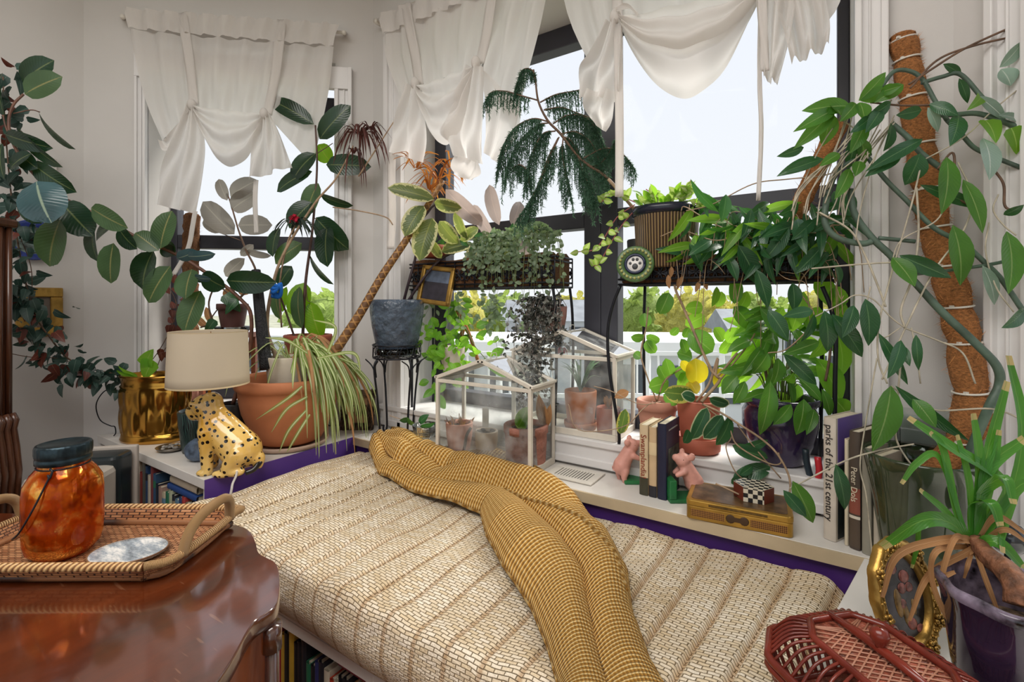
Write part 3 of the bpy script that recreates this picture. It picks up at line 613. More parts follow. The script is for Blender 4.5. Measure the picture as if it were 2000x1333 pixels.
sheet('tail', [(810, 172), (790, 245), (776, 303)], [(836, 176), (839, 250), (838, 322)], 26, 18, mpw, N, .022, 1.6, ct, M_curt, .9, .045, .6)
sheet('tail', [(926, 138), (905, 215), (886, 265), (903, 312)], [(954, 138), (950, 240), (949, 290), (952, 325)], 28, 22, mpw, N, .024, 1.7, ct, M_curt, .2, .045, .6)
sheet('tail', [(905, 310), (900, 335), (912, 352)], [(952, 320), (955, 345), (938, 357)], 16, 10, mpw, N, .012, 1.1, ct, M_curtd, .2, .05)
for pts in ([(798, 10), (811, 90), (824, 168)], [(976, -60), (957, 50), (942, 128)]): ribbon('strap', pts, 18, mpw, N, ct, M_curtd, .016)
ribbon('ribbon', [(776, 300), (775, 400), (773, 488)], 14, mpw, N, ct, M_curtd, .03)
bow(ct, (824, 170), mpw, N); bow(ct, (942, 131), mpw, N)
ct = thing('curtain', mpw(1350, -40), 'tie-up ivory curtain with a deep swag over the right window', 'curtain', 'tie-up ivory curtains')
sheet('panel', [(1085, -120), (1112, 30), (1157, 138)], [(1195, -160), (1204, -60), (1211, 44)], 24, 24, mpw, N, .014, 1.8, ct, M_curt)
sheet('panel', [(1195, -160), (1204, -60), (1213, 50)], [(1505, -300), (1498, -100), (1490, 2)], 40, 20, mpw, N, .012, 3, ct, M_curt, .7)
sheet('panel', [(1505, -300), (1498, -100), (1492, -4)], [(1680, -340), (1650, -30), (1612, 50)], 26, 22, mpw, N, .016, 2.0, ct, M_curt, .7)
sheet('header', [(1078, -170), (1085, -110)], [(1690, -420), (1680, -340)], 80, 3, mpw, N, .009, 10, ct, M_curtd, base=.014)
swag('swag', (1216, 46), (1488, -8), 205, mpw, N, ct, 4)
swag('swag_fold', (1216, 42), (1488, -12), 118, lambda x, y: Yp(x, y, YW-.11), N, ct, 3, 26)
sheet('tail', [(1196, 56), (1168, 120), (1146, 150), (1144, 206)], [(1224, 52), (1226, 120), (1222, 180), (1210, 205)], 30, 20, mpw, N, .026, 1.9, ct, M_curt, .8, .05, .6)
sheet('tail', [(1160, 190), (1158, 225), (1180, 258)], [(1212, 190), (1208, 240), (1196, 268)], 20, 12, mpw, N, .016, 1.4, ct, M_curt, .2, .06)
sheet('tail', [(1480, -10), (1488, 90), (1496, 172)], [(1560, -10), (1545, 100), (1520, 176)], 24, 18, mpw, N, .024, 1.8, ct, M_curt, .8, .06, .4)
sheet('tail', [(1500, -20), (1530, 70), (1548, 138)], [(1605, -20), (1620, 60), (1618, 108)], 30, 18, mpw, N, .026, 2.3, ct, M_curt, .2, .05, .4)
for pts in ([(1199, -120), (1205, -40), (1211, 44)], [(1502, -200), (1497, -60), (1490, 0)]): ribbon('strap', pts, 20, mpw, N, ct, M_curtd, .016)
ribbon('ribbon', [(1218, 60), (1219, 200), (1220, 390)], 16, mpw, N, ct, M_curtd, .05)
ribbon('ribbon', [(1490, 10), (1487, 160), (1490, 260), (1485, 398)], 8, mpw, N, ct, M_curtd, .05)
ribbon('ribbon', [(1494, 0), (1496, 80), (1500, 162)], 16, mpw, N, ct, M_curtd, .085)
sheet('bow_loop', [(1216, 34), (1240, 30), (1262, 48)], [(1218, 42), (1244, 40), (1256, 52)], 6, 14, mpw, N, .006, 1, ct, M_curtd, 0, .07)
bow(ct, (1211, 46), mpw, N); bow(ct, (1490, 2), mpw, N)
m = MB(); m.tube([Yp(735, 42, YW-.05), V((.16, YW-.05, Yp(735, 42, YW-.05).z))], .008, 10); o = m.build('curtain_rod', M_white, origin=Yp(735, 42, YW-.05))
z_ = Yp(735, 42, YW-.05).z
for x_ in (Yp(735, 42, YW-.05).x, -.78, .16): m = MB(); m.tube([(x_, YW, z_), (x_, YW-.06, z_)], .012, 10); m.build('bracket', M_white, o)
tag(o, 'white curtain rod above the two large windows', 'curtain rod', 'curtain rods')
# ---------------------------------------------------------------- left side: on and around the bookcase
def local(o): o = V(o); return lambda p: o+RT*p[0]+FW*p[1]+UP*p[2]
CM = Matrix((RT, FW, UP)).transposed()
def leaves(mb, rows, d, **kw):     # rows of (base x, base y, tip x, tip y, width[, roll])
    for r in rows:
        dd = d(r[0], r[1]) if callable(d) else d
        kw2 = dict(kw); pl(mb, r[0], r[1], r[2], r[3], r[4], dd, dd+random.uniform(-.04, .03), r[5] if len(r) > 5 else None, **kw2)
def stem(mb, pts, r, d, n=7, seg=6):    # stem along photo points (x, y[, depth])
    P_ = [D(p[0], p[1], p[2] if len(p) > 2 else (d(p[0], p[1]) if callable(d) else d)) for p in pts]
    P_ = spath(P_, seg); mb.tube(P_, r, n); return P_
def potprof(r0, r1, h, th=.008, lip=.0, lh=.03):
    p = [(0.001, .002), (r0*.9, 0), (r0, .004)]
    for k in range(1, 5): t = k/5; p.append((r0+(r1-r0)*t, (h-lh)*t))
    if lip: p += [(r1-.001, h-lh), (r1+lip, h-lh+.002), (r1+lip, h-.003), (r1+lip-.003, h)]
    else: p += [(r1, h-.004), (r1-.002, h)]
    return p+[(r1-th, h), (r1-th-.002, h-.02), (r1-th-.006, h*.72)]
def pot(par, c, r0, r1, h, m, lip=0., name='pot', sx=1., sy=1., rz=0., soil=True, lh=.03, sh=.86):
    c = V(c); po = MB().lathe(potprof(r0, r1, h, lip=lip, lh=lh), c, 40, sx=sx, sy=sy, rz=rz).build(name, m, par)
    if soil: MB().disc(c+UP*h*sh, r1-.009-.008*(1-sh), 32, sx=sx, sy=sy, rz=rz).build('soil', M_soil, po)
    return po
# brass planter with vine
pc = D(304, 740, 2.14); pc.z = ZL
vn = thing('potted_vine', pc, 'oval brass planter with a dusky vine trailing up the left wall', 'potted plant')
def brad(r, a, z):
    if .035 < z < .235 and r > .05: return r*(1+.07*abs(math.sin(7*a+z*16))*abs(math.sin(7*a-z*16)))
    return r
prof = [(.001, .0), (.150, .0), (.158, .012), (.152, .025), (.150, .034)]+[(.150+.004*k/20, .034+.205*k/20) for k in range(21)]+[(.158, .244), (.150, .252), (.152, .28), (.160, .288), (.158, .296), (.148, .294), (.145, .24)]
MB().lathe(prof, pc, 96, rad=brad, sx=.93, sy=.60, rz=math.radians(33)).build('planter', M_brass, vn)
MB().disc(pc+UP*.262, .146, 32, sx=.93, sy=.60, rz=math.radians(33)).build('soil', M_soil, vn)
m = MB(); dv = lambda x, y: 2.13-.0016*(240-x) if x < 240 else 2.13
trunk = [(262, 738), (238, 734), (200, 726), (160, 716), (125, 694), (98, 660), (72, 622), (52, 560), (36, 480), (24, 400), (14, 300), (8, 210), (6, 150)]
P1 = stem(m, trunk, [.004, .002], dv); stem(m, [(150, 712), (110, 700), (60, 698), (15, 690)], .0016, dv); stem(m, [(30, 440), (60, 520), (62, 590)], .0015, dv); stem(m, [(262, 738), (300, 700), (330, 650), (345, 600), (330, 560)], .0018, 2.2); stem(m, [(300, 740), (318, 690), (352, 640), (372, 600), (360, 570)], .0018, 2.22)
m.build('stem', M_cane, vn)
m = MB(); m2 = MB()
for k in range(340):
    t = random.random()**.8; p = lerp_path(P1, t); c = p+V((random.gauss(0, .035), random.gauss(0, .035), random.gauss(-.01, .045)))*(1 if t > .25 else .6)
    d_ = V((random.uniform(-.6, .6), random.uniform(-.6, .4), random.uniform(-1.2, .25))).normalized(); L = random.uniform(.038, .068)
    (m if random.random() < .88 else m2).leaf(c, c+d_*L, L*.66, (CAM-c).normalized()+jit(.9), 'he', 5, fold=.25, nw=2)
for (a, b, t0) in ((330, 560, 2.2), (345, 600, 2.2), (360, 570, 2.22), (372, 600, 2.22), (335, 640, 2.2), (318, 690, 2.2), (350, 645, 2.2)):
    for q in range(4):
        c = D(a+random.uniform(-12, 12), b+random.uniform(-14, 14), t0); m2.leaf(c, c+V((random.uniform(-.5, .5), 0, random.uniform(-1, .4))).normalized()*.045, .03, CAM-c+jit(1), 'he', 5, nw=2)
m.build('foliage', M_peper, vn); m2.build('foliage', M_rust, vn, label='rust brown leaves')
m = MB(); leaves(m, [(300, 705, 283, 742, 44, 10), (285, 715, 300, 682, 40, -15), (268, 735, 230, 714, 12), (262, 738, 225, 722, 10)], 2.1, shape='he', nw=4); m.build('broad_leaf', M_hoyag, vn, label='bright green broad leaves')
# black cable loop hanging beside it
cb = MB(); cb.tube(spath([D(229, 762, 2.18), D(205, 764, 2.16), D(188, 790, 2.15), D(195, 820, 2.16), D(215, 832, 2.17), D(224, 834, 2.18), D(226, 846, 2.18), Zp(222, 852, ZL+.004)], 8), .0024, 6)
tag(cb.build('power_cable', M_black, origin=Zp(222, 852, ZL)), 'thin black cable looping out behind the brass planter', 'cable')
# small dish of shells
c = Zp(336, 880, ZL); dt = thing('shell_dish', c, 'small silvery dish of shells in front of the brass planter', 'dish')
MB().lathe([(.001, .003), (.035, 0), (.05, .008), (.058, .018), (.055, .018), (.04, .009), (.001, .008)], c, 32).build('dish', pm('tarnished_silver', '#7c766e', .3, .8, var=.3, scale=30), dt)
m = MB()
for k in range(14): a = random.uniform(0, 6.28); r = random.uniform(0, .038); m.ball(c+V((r*math.cos(a), r*math.sin(a), .016)), random.uniform(.007, .012), 8, sc=(1, .7, .6), M=Matrix.Rotation(a*2, 3, 'Z'))
m.build('shells', pm('grey_shells', '#9b948b', .4, var=.4, scale=60), dt)
# round blue-grey stone ball
c = Zp(388, 900, ZL); m = MB(); n0 = m.grid(lambda u, v: c+V((0, 0, .043))+V((math.cos(u*6.283)*math.sin(v*3.14+.001)*.052, math.sin(u*6.283)*math.sin(v*3.14+.001)*.046, -math.cos(v*3.14)*.043))*(1+.08*noise.noise(V((math.cos(u*6.28)*3, math.sin(u*6.28)*3, v*5)))), 32, 20, True)
tag(m.build('stone_ornament', pm('blue_grey_stone', '#55657a', .6, var=.35, scale=40, bump=.6, bscale=60), origin=c), 'rounded blue grey stone ornament beside the leopard lamp', 'ornament')
# dark pot with palm pattern
c = D(392, 800, 1.98); c.z = ZL
t_ = NT('dark_palm_pattern_glaze'); uv = t_.coord('UV', (9, 3, 1)); wv = t_.n('ShaderNodeTexWave'); wv.inputs['Scale'].default_value = 2.2; wv.inputs['Distortion'].default_value = 9; wv.inputs['Detail'].default_value = 1; t_.l(uv, wv.inputs[0])
M_palm = t_.done(t_.bsdf(t_.ramp(wv.outputs[1], [(.55, hexc('#10171a')), (.8, hexc('#35504a'))]), .3))
dp = thing('dark_planter', c, 'dark planter with green palm pattern behind the leopard lamp', 'plant pot')
pot(dp, c, .065, .082, .17, M_palm)
# ---- leopard lamp
lo = Zp(437, 921, ZL); lo.z = ZL; k_ = .00051
LM = Matrix.Translation(lo) @ CM.to_4x4()
lp = thing('table_lamp', lo, 'leopard figure lamp with a beige linen drum shade', 'table lamp')
q = lambda cx, cy, y=0.: V(((cx-880)*k_, y, (1262-cy)*k_))
t_ = NT('leopard_spot_ceramic'); ob = t_.coord(); vo = t_.n('ShaderNodeTexVoronoi'); vo.inputs['Scale'].default_value = 50; vo.inputs['Randomness'].default_value = .75; t_.l(ob, vo.inputs[0])
n_ = t_.noise(ob, 40, 2); sp = t_.math('LESS_THAN', t_.math('ADD', vo.outputs['Distance'], t_.math('MULTIPLY', n_, .12)), .38)
M_leo = t_.done(t_.bsdf(t_.mix(sp, t_.ramp(t_.noise(ob, 7), [(.3, hexc('#cf9c3c')), (.65, hexc('#ecc97c'))]), hexc('#17130f')), .16, 0, Coat_Weight=.6))
body = [('b', q(745, 795), (.048, .042, .044)), ('b', q(790, 770), (.040, .040, .040)), ('b', q(672, 835), (.030, .028, .024)), ('b', q(648, 828), (.020, .021, .018)), ('c', q(665, 860), q(720, 850), .020, .026),
 ('c', q(790, 790), q(820, 960), .040, .056), ('c', q(820, 930), q(1000, 1100), .056, .070), ('b', q(1045, 1110), (.052, .058, .062)), ('c', q(860, 860), q(1050, 1060), .03, .04),
 ('c', q(800, 960, -.032), q(805, 1150, -.036), .032, .022), ('c', q(805, 1150, -.036), q(810, 1235, -.038), .022, .019), ('b', q(790, 1245, -.040), (.028, .021, .013)),
 ('c', q(790, 960, .030), q(770, 1150, .030), .030, .021), ('c', q(770, 1150, .030), q(770, 1225, .03), .021, .018), ('b', q(745, 1238, .028), (.026, .019, .013)),
 ('c', q(1030, 1120, -.04), q(975, 1200, -.052), .040, .026), ('b', q(935, 1243, -.055), (.038, .021, .014)), ('b', q(1010, 1230, -.05), (.04, .024, .018)),
 ('c', q(1020, 1130, .04), q(960, 1220, .05), .036, .022), ('b', q(905, 1228, .05), (.03, .018, .014)),
 ('b', q(698, 768, -.036), (.013, .009, .014)), ('b', q(790, 722, -.018), (.012, .012, .013)), ('b', q(760, 735, .03), (.012, .01, .013)), ('c', q(1120, 1170), q(1130, 1215), .028, .016)]
lbd = blob('leopard_body', body, M_leo, lp, LM, lo, .0045, 5)
m = MB(); m.ball(LM @ q(628, 818, 0), .009, 10, sc=(1, 1.2, .8)); m.build('nose', pm('black_glaze', '#120f0d', .15, var=0), lbd)
m = MB()
for y in (-.026, .022): m.ball(LM @ q(662, 795, y), .0065, 10)
m.build('eye', pm('amber_eye', '#5a4a1a', .1, var=0), lbd)
m = MB(); m.tube(spath([LM @ q(1118, 1215, .0), LM @ q(1148, 1190, -.01), LM @ q(1132, 1225, -.035), LM @ q(1090, 1240, -.05)], 5), [.011, .009], 8); m.build('tail_tip', pm('black_tail', '#17130f', .2, var=0), lp, label='black tail tip')
sc_ = LM @ V((-.054, .0, 0)); M_linen = fabric('beige_linen_shade', '#e6d8c0', .34, .9, 260, .14)
m = MB(); m.lathe([(.130, .318), (.129, .320)]+[(.130-.007*k/6, .321+.189*k/6) for k in range(7)]+[(.123, .512)], sc_, 64, uvs=(3, .7)); lsh = m.build('lamp_shade', M_linen, lp, solid=.003)
m = MB(); m.lathe([(.1315, .317), (.1315, .323)], sc_, 64); m.build('shade_trim', pm('shade_tape_b', '#cdb893', .8), lsh); m = MB(); m.lathe([(.1245, .506), (.1245, .513)], sc_, 64); m.build('shade_trim', pm('shade_tape', '#cdb893', .8), lsh)
m = MB(); m.tube([LM @ V((-.052, 0, .27)), LM @ V((-.054, 0, .40))], .006, 8); m.lathe([(.012, 0), (.014, .02), (.016, .05), (.012, .055)], LM @ V((-.054, 0, .335)), 16)
for a in range(3): m.tube([LM @ V((-.054, 0, .40)), LM @ V((-.054+0.123*math.cos(a*2.09), .123*math.sin(a*2.09), .505))], .0015, 5)
m.build('lamp_socket', M_brass, lp)
m = MB(); m.tube(spath([LM @ q(1030, 1205, -.045), LM @ q(1065, 1235, -.085), LM @ q(1082, 1262, -.12), LM @ q(1090, 1300, -.135), LM @ q(1078, 1370, -.14)], 6), .004, 8); m.build('cord', pm('clear_grey_cord', '#b8b3b0', .3, var=0), lp)
# ---- rubber plant stretching across the left
rb = D(458, 800, 2.02); rb.z = ZL
rp = thing('rubber_plant', rb, 'big rubber plant whose branch leans across the left wall', 'potted plant', 'potted plants by the left bay window')
pot(rp, rb, .05, .062, .19, pm('black_plastic_pot', '#17181c', .4, var=.05))
dr = lambda x, y: 1.70+.32*min(1, max(0, x/490))
m = MB(); P_ = stem(m, [(455, 790, 2.02), (470, 740, 2.03), (488, 680, 2.03), (490, 615), (470, 585), (430, 552), (350, 500), (270, 465), (200, 425), (140, 396), (85, 358), (45, 315), (22, 270), (17, 235), (26, 205), (46, 184)], [.009, .006, .004], dr, 8)
stem(m, [(30, 290), (12, 250), (6, 225)], .003, dr); stem(m, [(26, 222), (60, 215), (78, 219)], .002, dr)
m.build('stem', pm('reddish_brown_stem', '#6b4636', .5, var=.2, scale=40), rp)
A_ = [(45, 162, 106, 118, 46, 12), (75, 218, 148, 292, 22, 50), (35, 250, 123, 327, 28, 35), (10, 262, 104, 290, 32, 20), (62, 318, 150, 376, 42, 10), (45, 372, 82, 437, 50, 20), (120, 395, 182, 462, 55, -20), (182, 442, 192, 512, 42, 25),
 (226, 436, 188, 470, 32, 30), (232, 445, 268, 487, 34), (300, 490, 279, 566, 62, 15), (395, 535, 440, 562, 42), (442, 548, 540, 552, 46), (315, 485, 344, 493, 26), (10, 230, 5, 142, 30), (40, 300, 74, 330, 36), (8, 350, 4, 280, 24), (20, 330, 62, 300, 30), (340, 500, 322, 475, 34), (378, 540, 400, 548, 14)]
B_ = [(48, 184, 122, 150, 50, 8), (118, 430, 97, 521, 72, 5), (178, 406, 250, 446, 42, 10), (222, 475, 217, 554, 52, 6), (313, 486, 336, 412, 52, -6), (310, 490, 264, 455, 36), (333, 520, 290, 592, 52, 5), (375, 526, 362, 584, 52, 8), (392, 568, 360, 650, 50, 0)]
m = MB(); leaves(m, A_, dr, shape='ov', fold=.22, arch=.07); m.build('foliage', M_rub, rp)
m = MB(); leaves(m, B_, lambda x, y: dr(x, y)-.05, shape='ov', fold=.15, arch=.05); m.build('foliage', M_rubl, rp, label='paler undersides of the leaves')
m = MB(); leaves(m, [(72, 354, 100, 436, 80, -18), (345, 505, 385, 490, 20, 40), (362, 500, 421, 496, 20, 30), (380, 540, 412, 545, 14, 40)], lambda x, y: dr(x, y)-.09, shape='ov', fold=-.12, arch=.10); m.build('foliage', M_rubb, rp, label='glossy blue grey leaves')
# ---- terracotta pot
tcn = D(566, 740, 2.07); tcn.z = ZL
tp = thing('terracotta_pot', tcn, 'large terracotta pot on a saucer at the corner of the bookcase', 'plant pot')
MB().lathe([(.001, .022), (.12, .022), (.132, .03), (.158, .08), (.186, .15), (.198, .21), (.200, .245), (.204, .25), (.212, .256), (.216, .27), (.215, .288), (.208, .298), (.196, .298), (.190, .285), (.184, .22), (.15, .10), (.001, .09)], tcn, 56).build('pot', M_terra, tp)
MB().lathe([(.001, .001), (.14, 0), (.152, .006), (.160, .022), (.156, .024), (.147, .012), (.001, .012)], tcn, 48).build('saucer', pm('pale_saucer', '#bda493', .7), tp)
# spider plant in its own pale pot inside
sp0 = tcn+RT*.0-FW*.02; sp0.z = .725+.03
st = thing('spider_plant', sp0, 'striped spider plant spilling out of the large terracotta pot', 'potted plant', 'potted plants by the left bay window')
pot(st, sp0, .065, .085, .26, pm('chalky_cream_pot', '#c9bfae', .8, var=.1, bump=.2))
m = MB(); m2 = MB(); top = sp0+UP*.26
for k in range(120):
    a = random.gauss(-.38, .42) if k < 95 else random.uniform(-3.1, 3.1)
    out = RT*math.cos(a)+FW*math.sin(a)*.8; L = random.uniform(.14, .30); dr_ = random.uniform(.10, .42) if k < 95 else random.uniform(.0, .15)
    b = top+jit(.03)+out*.03+RT*(.05 if k < 95 else .03); pts = [b, b+out*L*.25+UP*random.uniform(.02, .07), b+out*L*.6+UP*(.02-dr_*.15), b+out*L*.9-UP*dr_*.6, b+out*L*.98-UP*dr_]
    (m2 if k % 6 == 0 else m).strap(spath(pts, 4), random.uniform(.008, .013), UP-FW*.6, tip=.1)
for (bx, by, cx, cy, tx, ty) in ((590, 755, 560, 780, 500, 820), (600, 775, 560, 800, 530, 845), (600, 800, 565, 840, 545, 884), (605, 810, 580, 850, 560, 885), (620, 700, 690, 690, 705, 730), (600, 690, 560, 665, 518, 660), (640, 690, 655, 640, 612, 625)):
    m.strap(spath([D(bx, by, 1.86), D(cx, cy, 1.84), D(tx, ty, 1.86)], 8), .012, -FW, tip=.1)
m.build('foliage', M_spid, st); m2.build('foliage', M_dry, st, label='withered brown leaves')
# tall rubber plant behind, with dracaena canes in the same pot
r2 = D(602, 650, 2.33); r2.z = ZS
rt = thing('rubber_plant', r2, 'upright rubber plant in a round terracotta pot at the corner', 'potted plant', 'potted plants by the left bay window')
pot(rt, r2, .08, .108, .35, M_terrar, lip=.004)
d2 = 2.3; m = MB(); stem(m, [(590, 690), (596, 560), (610, 450), (619, 330), (616, 245)], [.008, .004], d2); stem(m, [(585, 690), (562, 620), (540, 560)], [.006, .004], d2); stem(m, [(619, 300), (650, 280)], .002, d2); stem(m, [(612, 425), (640, 440)], .002, d2); stem(m, [(598, 560), (600, 585), (606, 590)], .002, d2)
m.build('stem', pm('purple_brown_stem', '#5b4038', .5, var=.2, scale=40), rt)
R2 = [(613, 243, 529, 196, 36, 10), (624, 272, 685, 206, 42, 5), (617, 300, 572, 352, 42, 15), (610, 335, 541, 375, 34, 20), (637, 322, 725, 326, 42, 5), (617, 425, 681, 488, 50, 10), (640, 440, 640, 522, 44, 15), (605, 498, 652, 556, 16, 50), (610, 395, 565, 446, 46, 10), (570, 520, 545, 560, 34), (545, 445, 533, 502, 32), (625, 380, 690, 402, 16, 45)]
R2l = [(622, 358, 600, 420, 40, 10), (590, 475, 538, 516, 38, 10), (585, 560, 590, 642, 32, 20), (540, 555, 548, 625, 26)]
m = MB(); leaves(m, R2, d2, shape='ov', fold=.18); m.build('foliage', M_rub, rt)
m = MB(); leaves(m, R2l, d2, shape='ov'); m.build('foliage', M_rubl, rt, label='paler leaf undersides')
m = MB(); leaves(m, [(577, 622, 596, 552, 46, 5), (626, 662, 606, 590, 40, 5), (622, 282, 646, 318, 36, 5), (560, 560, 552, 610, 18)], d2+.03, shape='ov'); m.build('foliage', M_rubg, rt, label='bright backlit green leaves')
m = MB(); stem(m, [(540, 700, 2.06), (522, 645, 2.12), (529, 575, 2.14), (553, 498, 2.15), (613, 400, 2.16), (657, 348, 2.16), (690, 285, 2.17)], [.010, .006, .003], 2.14, 8); stem(m, [(550, 640), (546, 560), (560, 480), (577, 440)], .004, 2.2); stem(m, [(650, 405), (700, 412), (752, 424), (768, 440)], .003, 2.2); stem(m, [(700, 345), (745, 275), (790, 205)], [.004, .002], 2.2)
m.build('cane', M_canel, rt)
def rosette(m, px, py, d, n_, L, wd, droop, spread=1., up=.3):
    c = D(px, py, d)
    for k in range(n_):
        a = random.uniform(0, 6.28); o = (RT*math.cos(a)+FW*math.sin(a)*.7+UP*random.uniform(-.2, up))*spread; l = L*random.uniform(.7, 1.1)
        m.strap(spath([c+o*.01, c+o*l*.45+UP*.02, c+o*l*.8-UP*l*droop*.4, c+o*l*.95-UP*l*droop], 3), wd, UP+jit(.3), tip=.05)
m = MB(); rosette(m, 702, 262, 2.15, 34, .14, .008, .8); rosette(m, 722, 250, 2.17, 14, .10, .007, .3); rosette(m, 690, 300, 2.17, 10, .13, .008, 1.2, .5); m.build('dracaena_leaves', M_drac, rt, label='thin drooping red brown leaves')
m = MB(); rosette(m, 577, 440, 2.18, 26, .13, .011, .4, 1., .2); m.build('dracaena_leaves', pm('dark_green_purple_leaf', '#2d3b33', .4), rt, label='dark narrow leaves')
m = MB(); rosette(m, 580, 436, 2.15, 12, .05, .012, .2, 1., .8); m.build('red_bract', M_brom, rt, label='crimson red bracts')
m = MB()
for k in range(3): m.tube(spath([D(525+k*5, 545+k*4, 2.11), D(534, 556+k*8, 2.085), D(548, 565-k*5, 2.11), D(545, 580, 2.12), D(530, 578-k*8, 2.10)], 5), .009, 8)
m.build('plant_tie', pm('bright_blue_fleece', '#1767c4', .9, bump=.4, bscale=200), rt, label='bright blue tie')
# black mesh pole leaning in the terracotta pot
m = MB(); pts = spath([D(520, 722, 1.99), D(511, 640, 2.02), D(503, 560, 2.04), D(500, 528, 2.05)], 8)
pb = MB(); pb.tube(pts, [.026, .024, .018], 12); pb.tube([p+RT*.016-FW*.022 for p in pts], .0025, 5)
tag(pb.build('plant_pole', pm('black_mesh', '#14151b', .45, var=.2, scale=60, bump=1., bscale=220, bdist=.006), origin=pts[0]), 'black mesh plant pole standing behind the lamp shade', 'plant support')
# carved walking stick
m = MB(); a, b = D(652, 692, 2.05), D(866, 352, 2.14); L_ = (b-a).length
t_ = NT('carved_zigzag_wood'); ob = t_.coord('UV', (1, 26, 1)); sp = t_.n('ShaderNodeSeparateXYZ'); t_.l(ob, sp.inputs[0]); zz = t_.math('PINGPONG', sp.outputs[1], .5); ln = t_.math('LESS_THAN', t_.math('ABSOLUTE', t_.math('SUBTRACT', t_.math('PINGPONG', t_.math('MULTIPLY', sp.outputs[0], 2.), .5), zz)), .09)
M_stick = t_.done(t_.bsdf(t_.mix(ln, t_.ramp(t_.noise(t_.coord(), 12), [(.3, hexc('#553821')), (.7, hexc('#8a6036'))]), hexc('#ad8048')), .5))
m.tube([a.lerp(b, k/30)+RT*.003*math.sin(k*.35)+UP*.002*math.sin(k*.6) for k in range(31)], [.021, .020, .018, .016, .014, .012, .012], 12)
tag(m.build('walking_stick', M_stick, origin=a), 'carved wooden stick leaning from the pot up to the window', 'stick')
MB
# ---- shelf in the left window with its plants
sc0 = D(432, 650, 2.40); zt = 1.095
hs = thing('plant_stand', V((sc0.x, sc0.y, ZS)), 'low reddish wooden stand in the left window behind the lamp', 'plant stand')
MB().box(V((sc0.x, sc0.y, zt-.012)), (.30, .15, .024), M=CM).build('top', wood('reddish_stand_wood', '#6b3a28', '#8a5038'), hs)
for sx_ in (-1, 1):
    for sy_ in (-1, 1): MB().box(V((sc0.x, sc0.y, (ZS+zt-.024)/2))+RT*sx_*.135+FW*sy_*.06, (.022, .022, zt-.024-ZS), M=CM).build('leg', hs.children[0].data.materials[0], hs)
b = V((sc0.x, sc0.y, zt))+RT*.058; gp = thing('potted_plant', b, 'grey leaved plant in a plum brown pot on the window stand', 'potted plant', 'potted plants by the left bay window')
MB().lathe([(.001, .002), (.07, 0), (.085, .03), (.082, .03), (.068, .006), (.001, .006)], b, 32).build('saucer', M_clear, gp)
pot(gp, b+UP*.006, .048, .066, .14, pm('plum_brown_pot', '#5d3a36', .5), lip=.006)
m = MB(); stem(m, [(462, 590, 2.38), (500, 540, 2.36), (480, 488), (466, 450), (452, 402), (444, 378)], [.006, .003], 2.36); stem(m, [(470, 470), (430, 455), (400, 440)], .002, 2.36); stem(m, [(462, 588, 2.38), (425, 560), (408, 590), (412, 630), (392, 640)], .004, 2.36); stem(m, [(455, 590, 2.38), (430, 600), (410, 625)], .003, 2.36); m.build('stem', M_cane, gp)
GL = [(444, 392, 427, 350, 22, 10), (450, 384, 503, 352, 36, 5), (452, 410, 503, 378, 42, 5), (458, 458, 396, 394, 44, 5), (465, 440, 532, 440, 40, 5), (432, 455, 398, 428, 24, 10), (480, 490, 530, 500, 14, 30), (470, 500, 495, 478, 16, 20), (440, 540, 478, 505, 26)]
m = MB(); leaves(m, GL, 2.36, shape='ov'); m.build('foliage', M_rubm, gp)
m = MB(); leaves(m, [(440, 575, 470, 610, 26), (420, 625, 400, 655, 20), (462, 585, 440, 615, 20)], 2.33, shape='he'); m.build('foliage', M_hoyad, gp, label='dark green leaves')
m = MB(); leaves(m, [(402, 600, 420, 640, 14), (385, 620, 410, 640, 16), (455, 560, 440, 585, 18), (380, 640, 398, 655, 14), (465, 565, 485, 575, 14)], 2.42, shape='la'); m.build('foliage', M_dry, gp, label='dry orange leaves')
b = D(366, 640, 2.47); b.z = ZS; cp = thing('coir_pole_plant', b, 'coir pole with a shaggy top at the left edge of the window', 'plant support')
pot(cp, b, .055, .065, .13, M_terrap)
m = MB(); p0 = b+UP*.10; p1 = D(375, 422, 2.47)
m.grid(lambda u, v: p0.lerp(p1, v)+(RT*math.cos(u*6.283)+FW*math.sin(u*6.283))*(.036+.014*noise.noise(V((math.cos(u*6.28)*3, math.sin(u*6.28)*3, v*25)))), 24, 60, True); m.ball(p1, .036, 12, sc=(1, 1, .5))
for k in range(700): a = random.uniform(0, 6.28); c = p0.lerp(p1, random.random())+(RT*math.cos(a)+FW*math.sin(a))*.034; m.leaf(c, c+(RT*math.cos(a)+FW*math.sin(a))*random.uniform(.005, .022)+jit(.022), .0025, UP, 'ne', 1, nw=2)
m.build('coir_pole', M_coird, cp)
# bark picture frame on the ledge
b = Zp(697, 840, ZL); bf = thing('photo_frame', b, 'rustic bark photo frame on the ledge behind the spider plant', 'picture frame')
T_ = Matrix.Rotation(math.radians(33), 3, 'Z') @ Matrix.Rotation(math.radians(-12), 3, 'X'); M_barkf = pm('rough_bark', '#5d4a3a', .9, var=.4, scale=50, bump=1., bscale=90, bdist=.012)
m = MB()
for (x, z, a, c) in ((-.062, .095, .032, .19), (.062, .095, .032, .19), (0, .016, .156, .034), (0, .174, .156, .034)): m.box(b+T_ @ V((x, 0, z)), (a, .022, c), M=T_)
for k in range(60): s_ = random.choice((-1, 1)); p = b+T_ @ V((s_*random.uniform(.05, .078), -.012, random.uniform(.005, .185))); m.box(p, (.006, .006, random.uniform(.02, .05)), M=T_ @ Matrix.Rotation(random.uniform(-.5, .5), 3, 'Y'))
m.build('frame', M_barkf, bf)
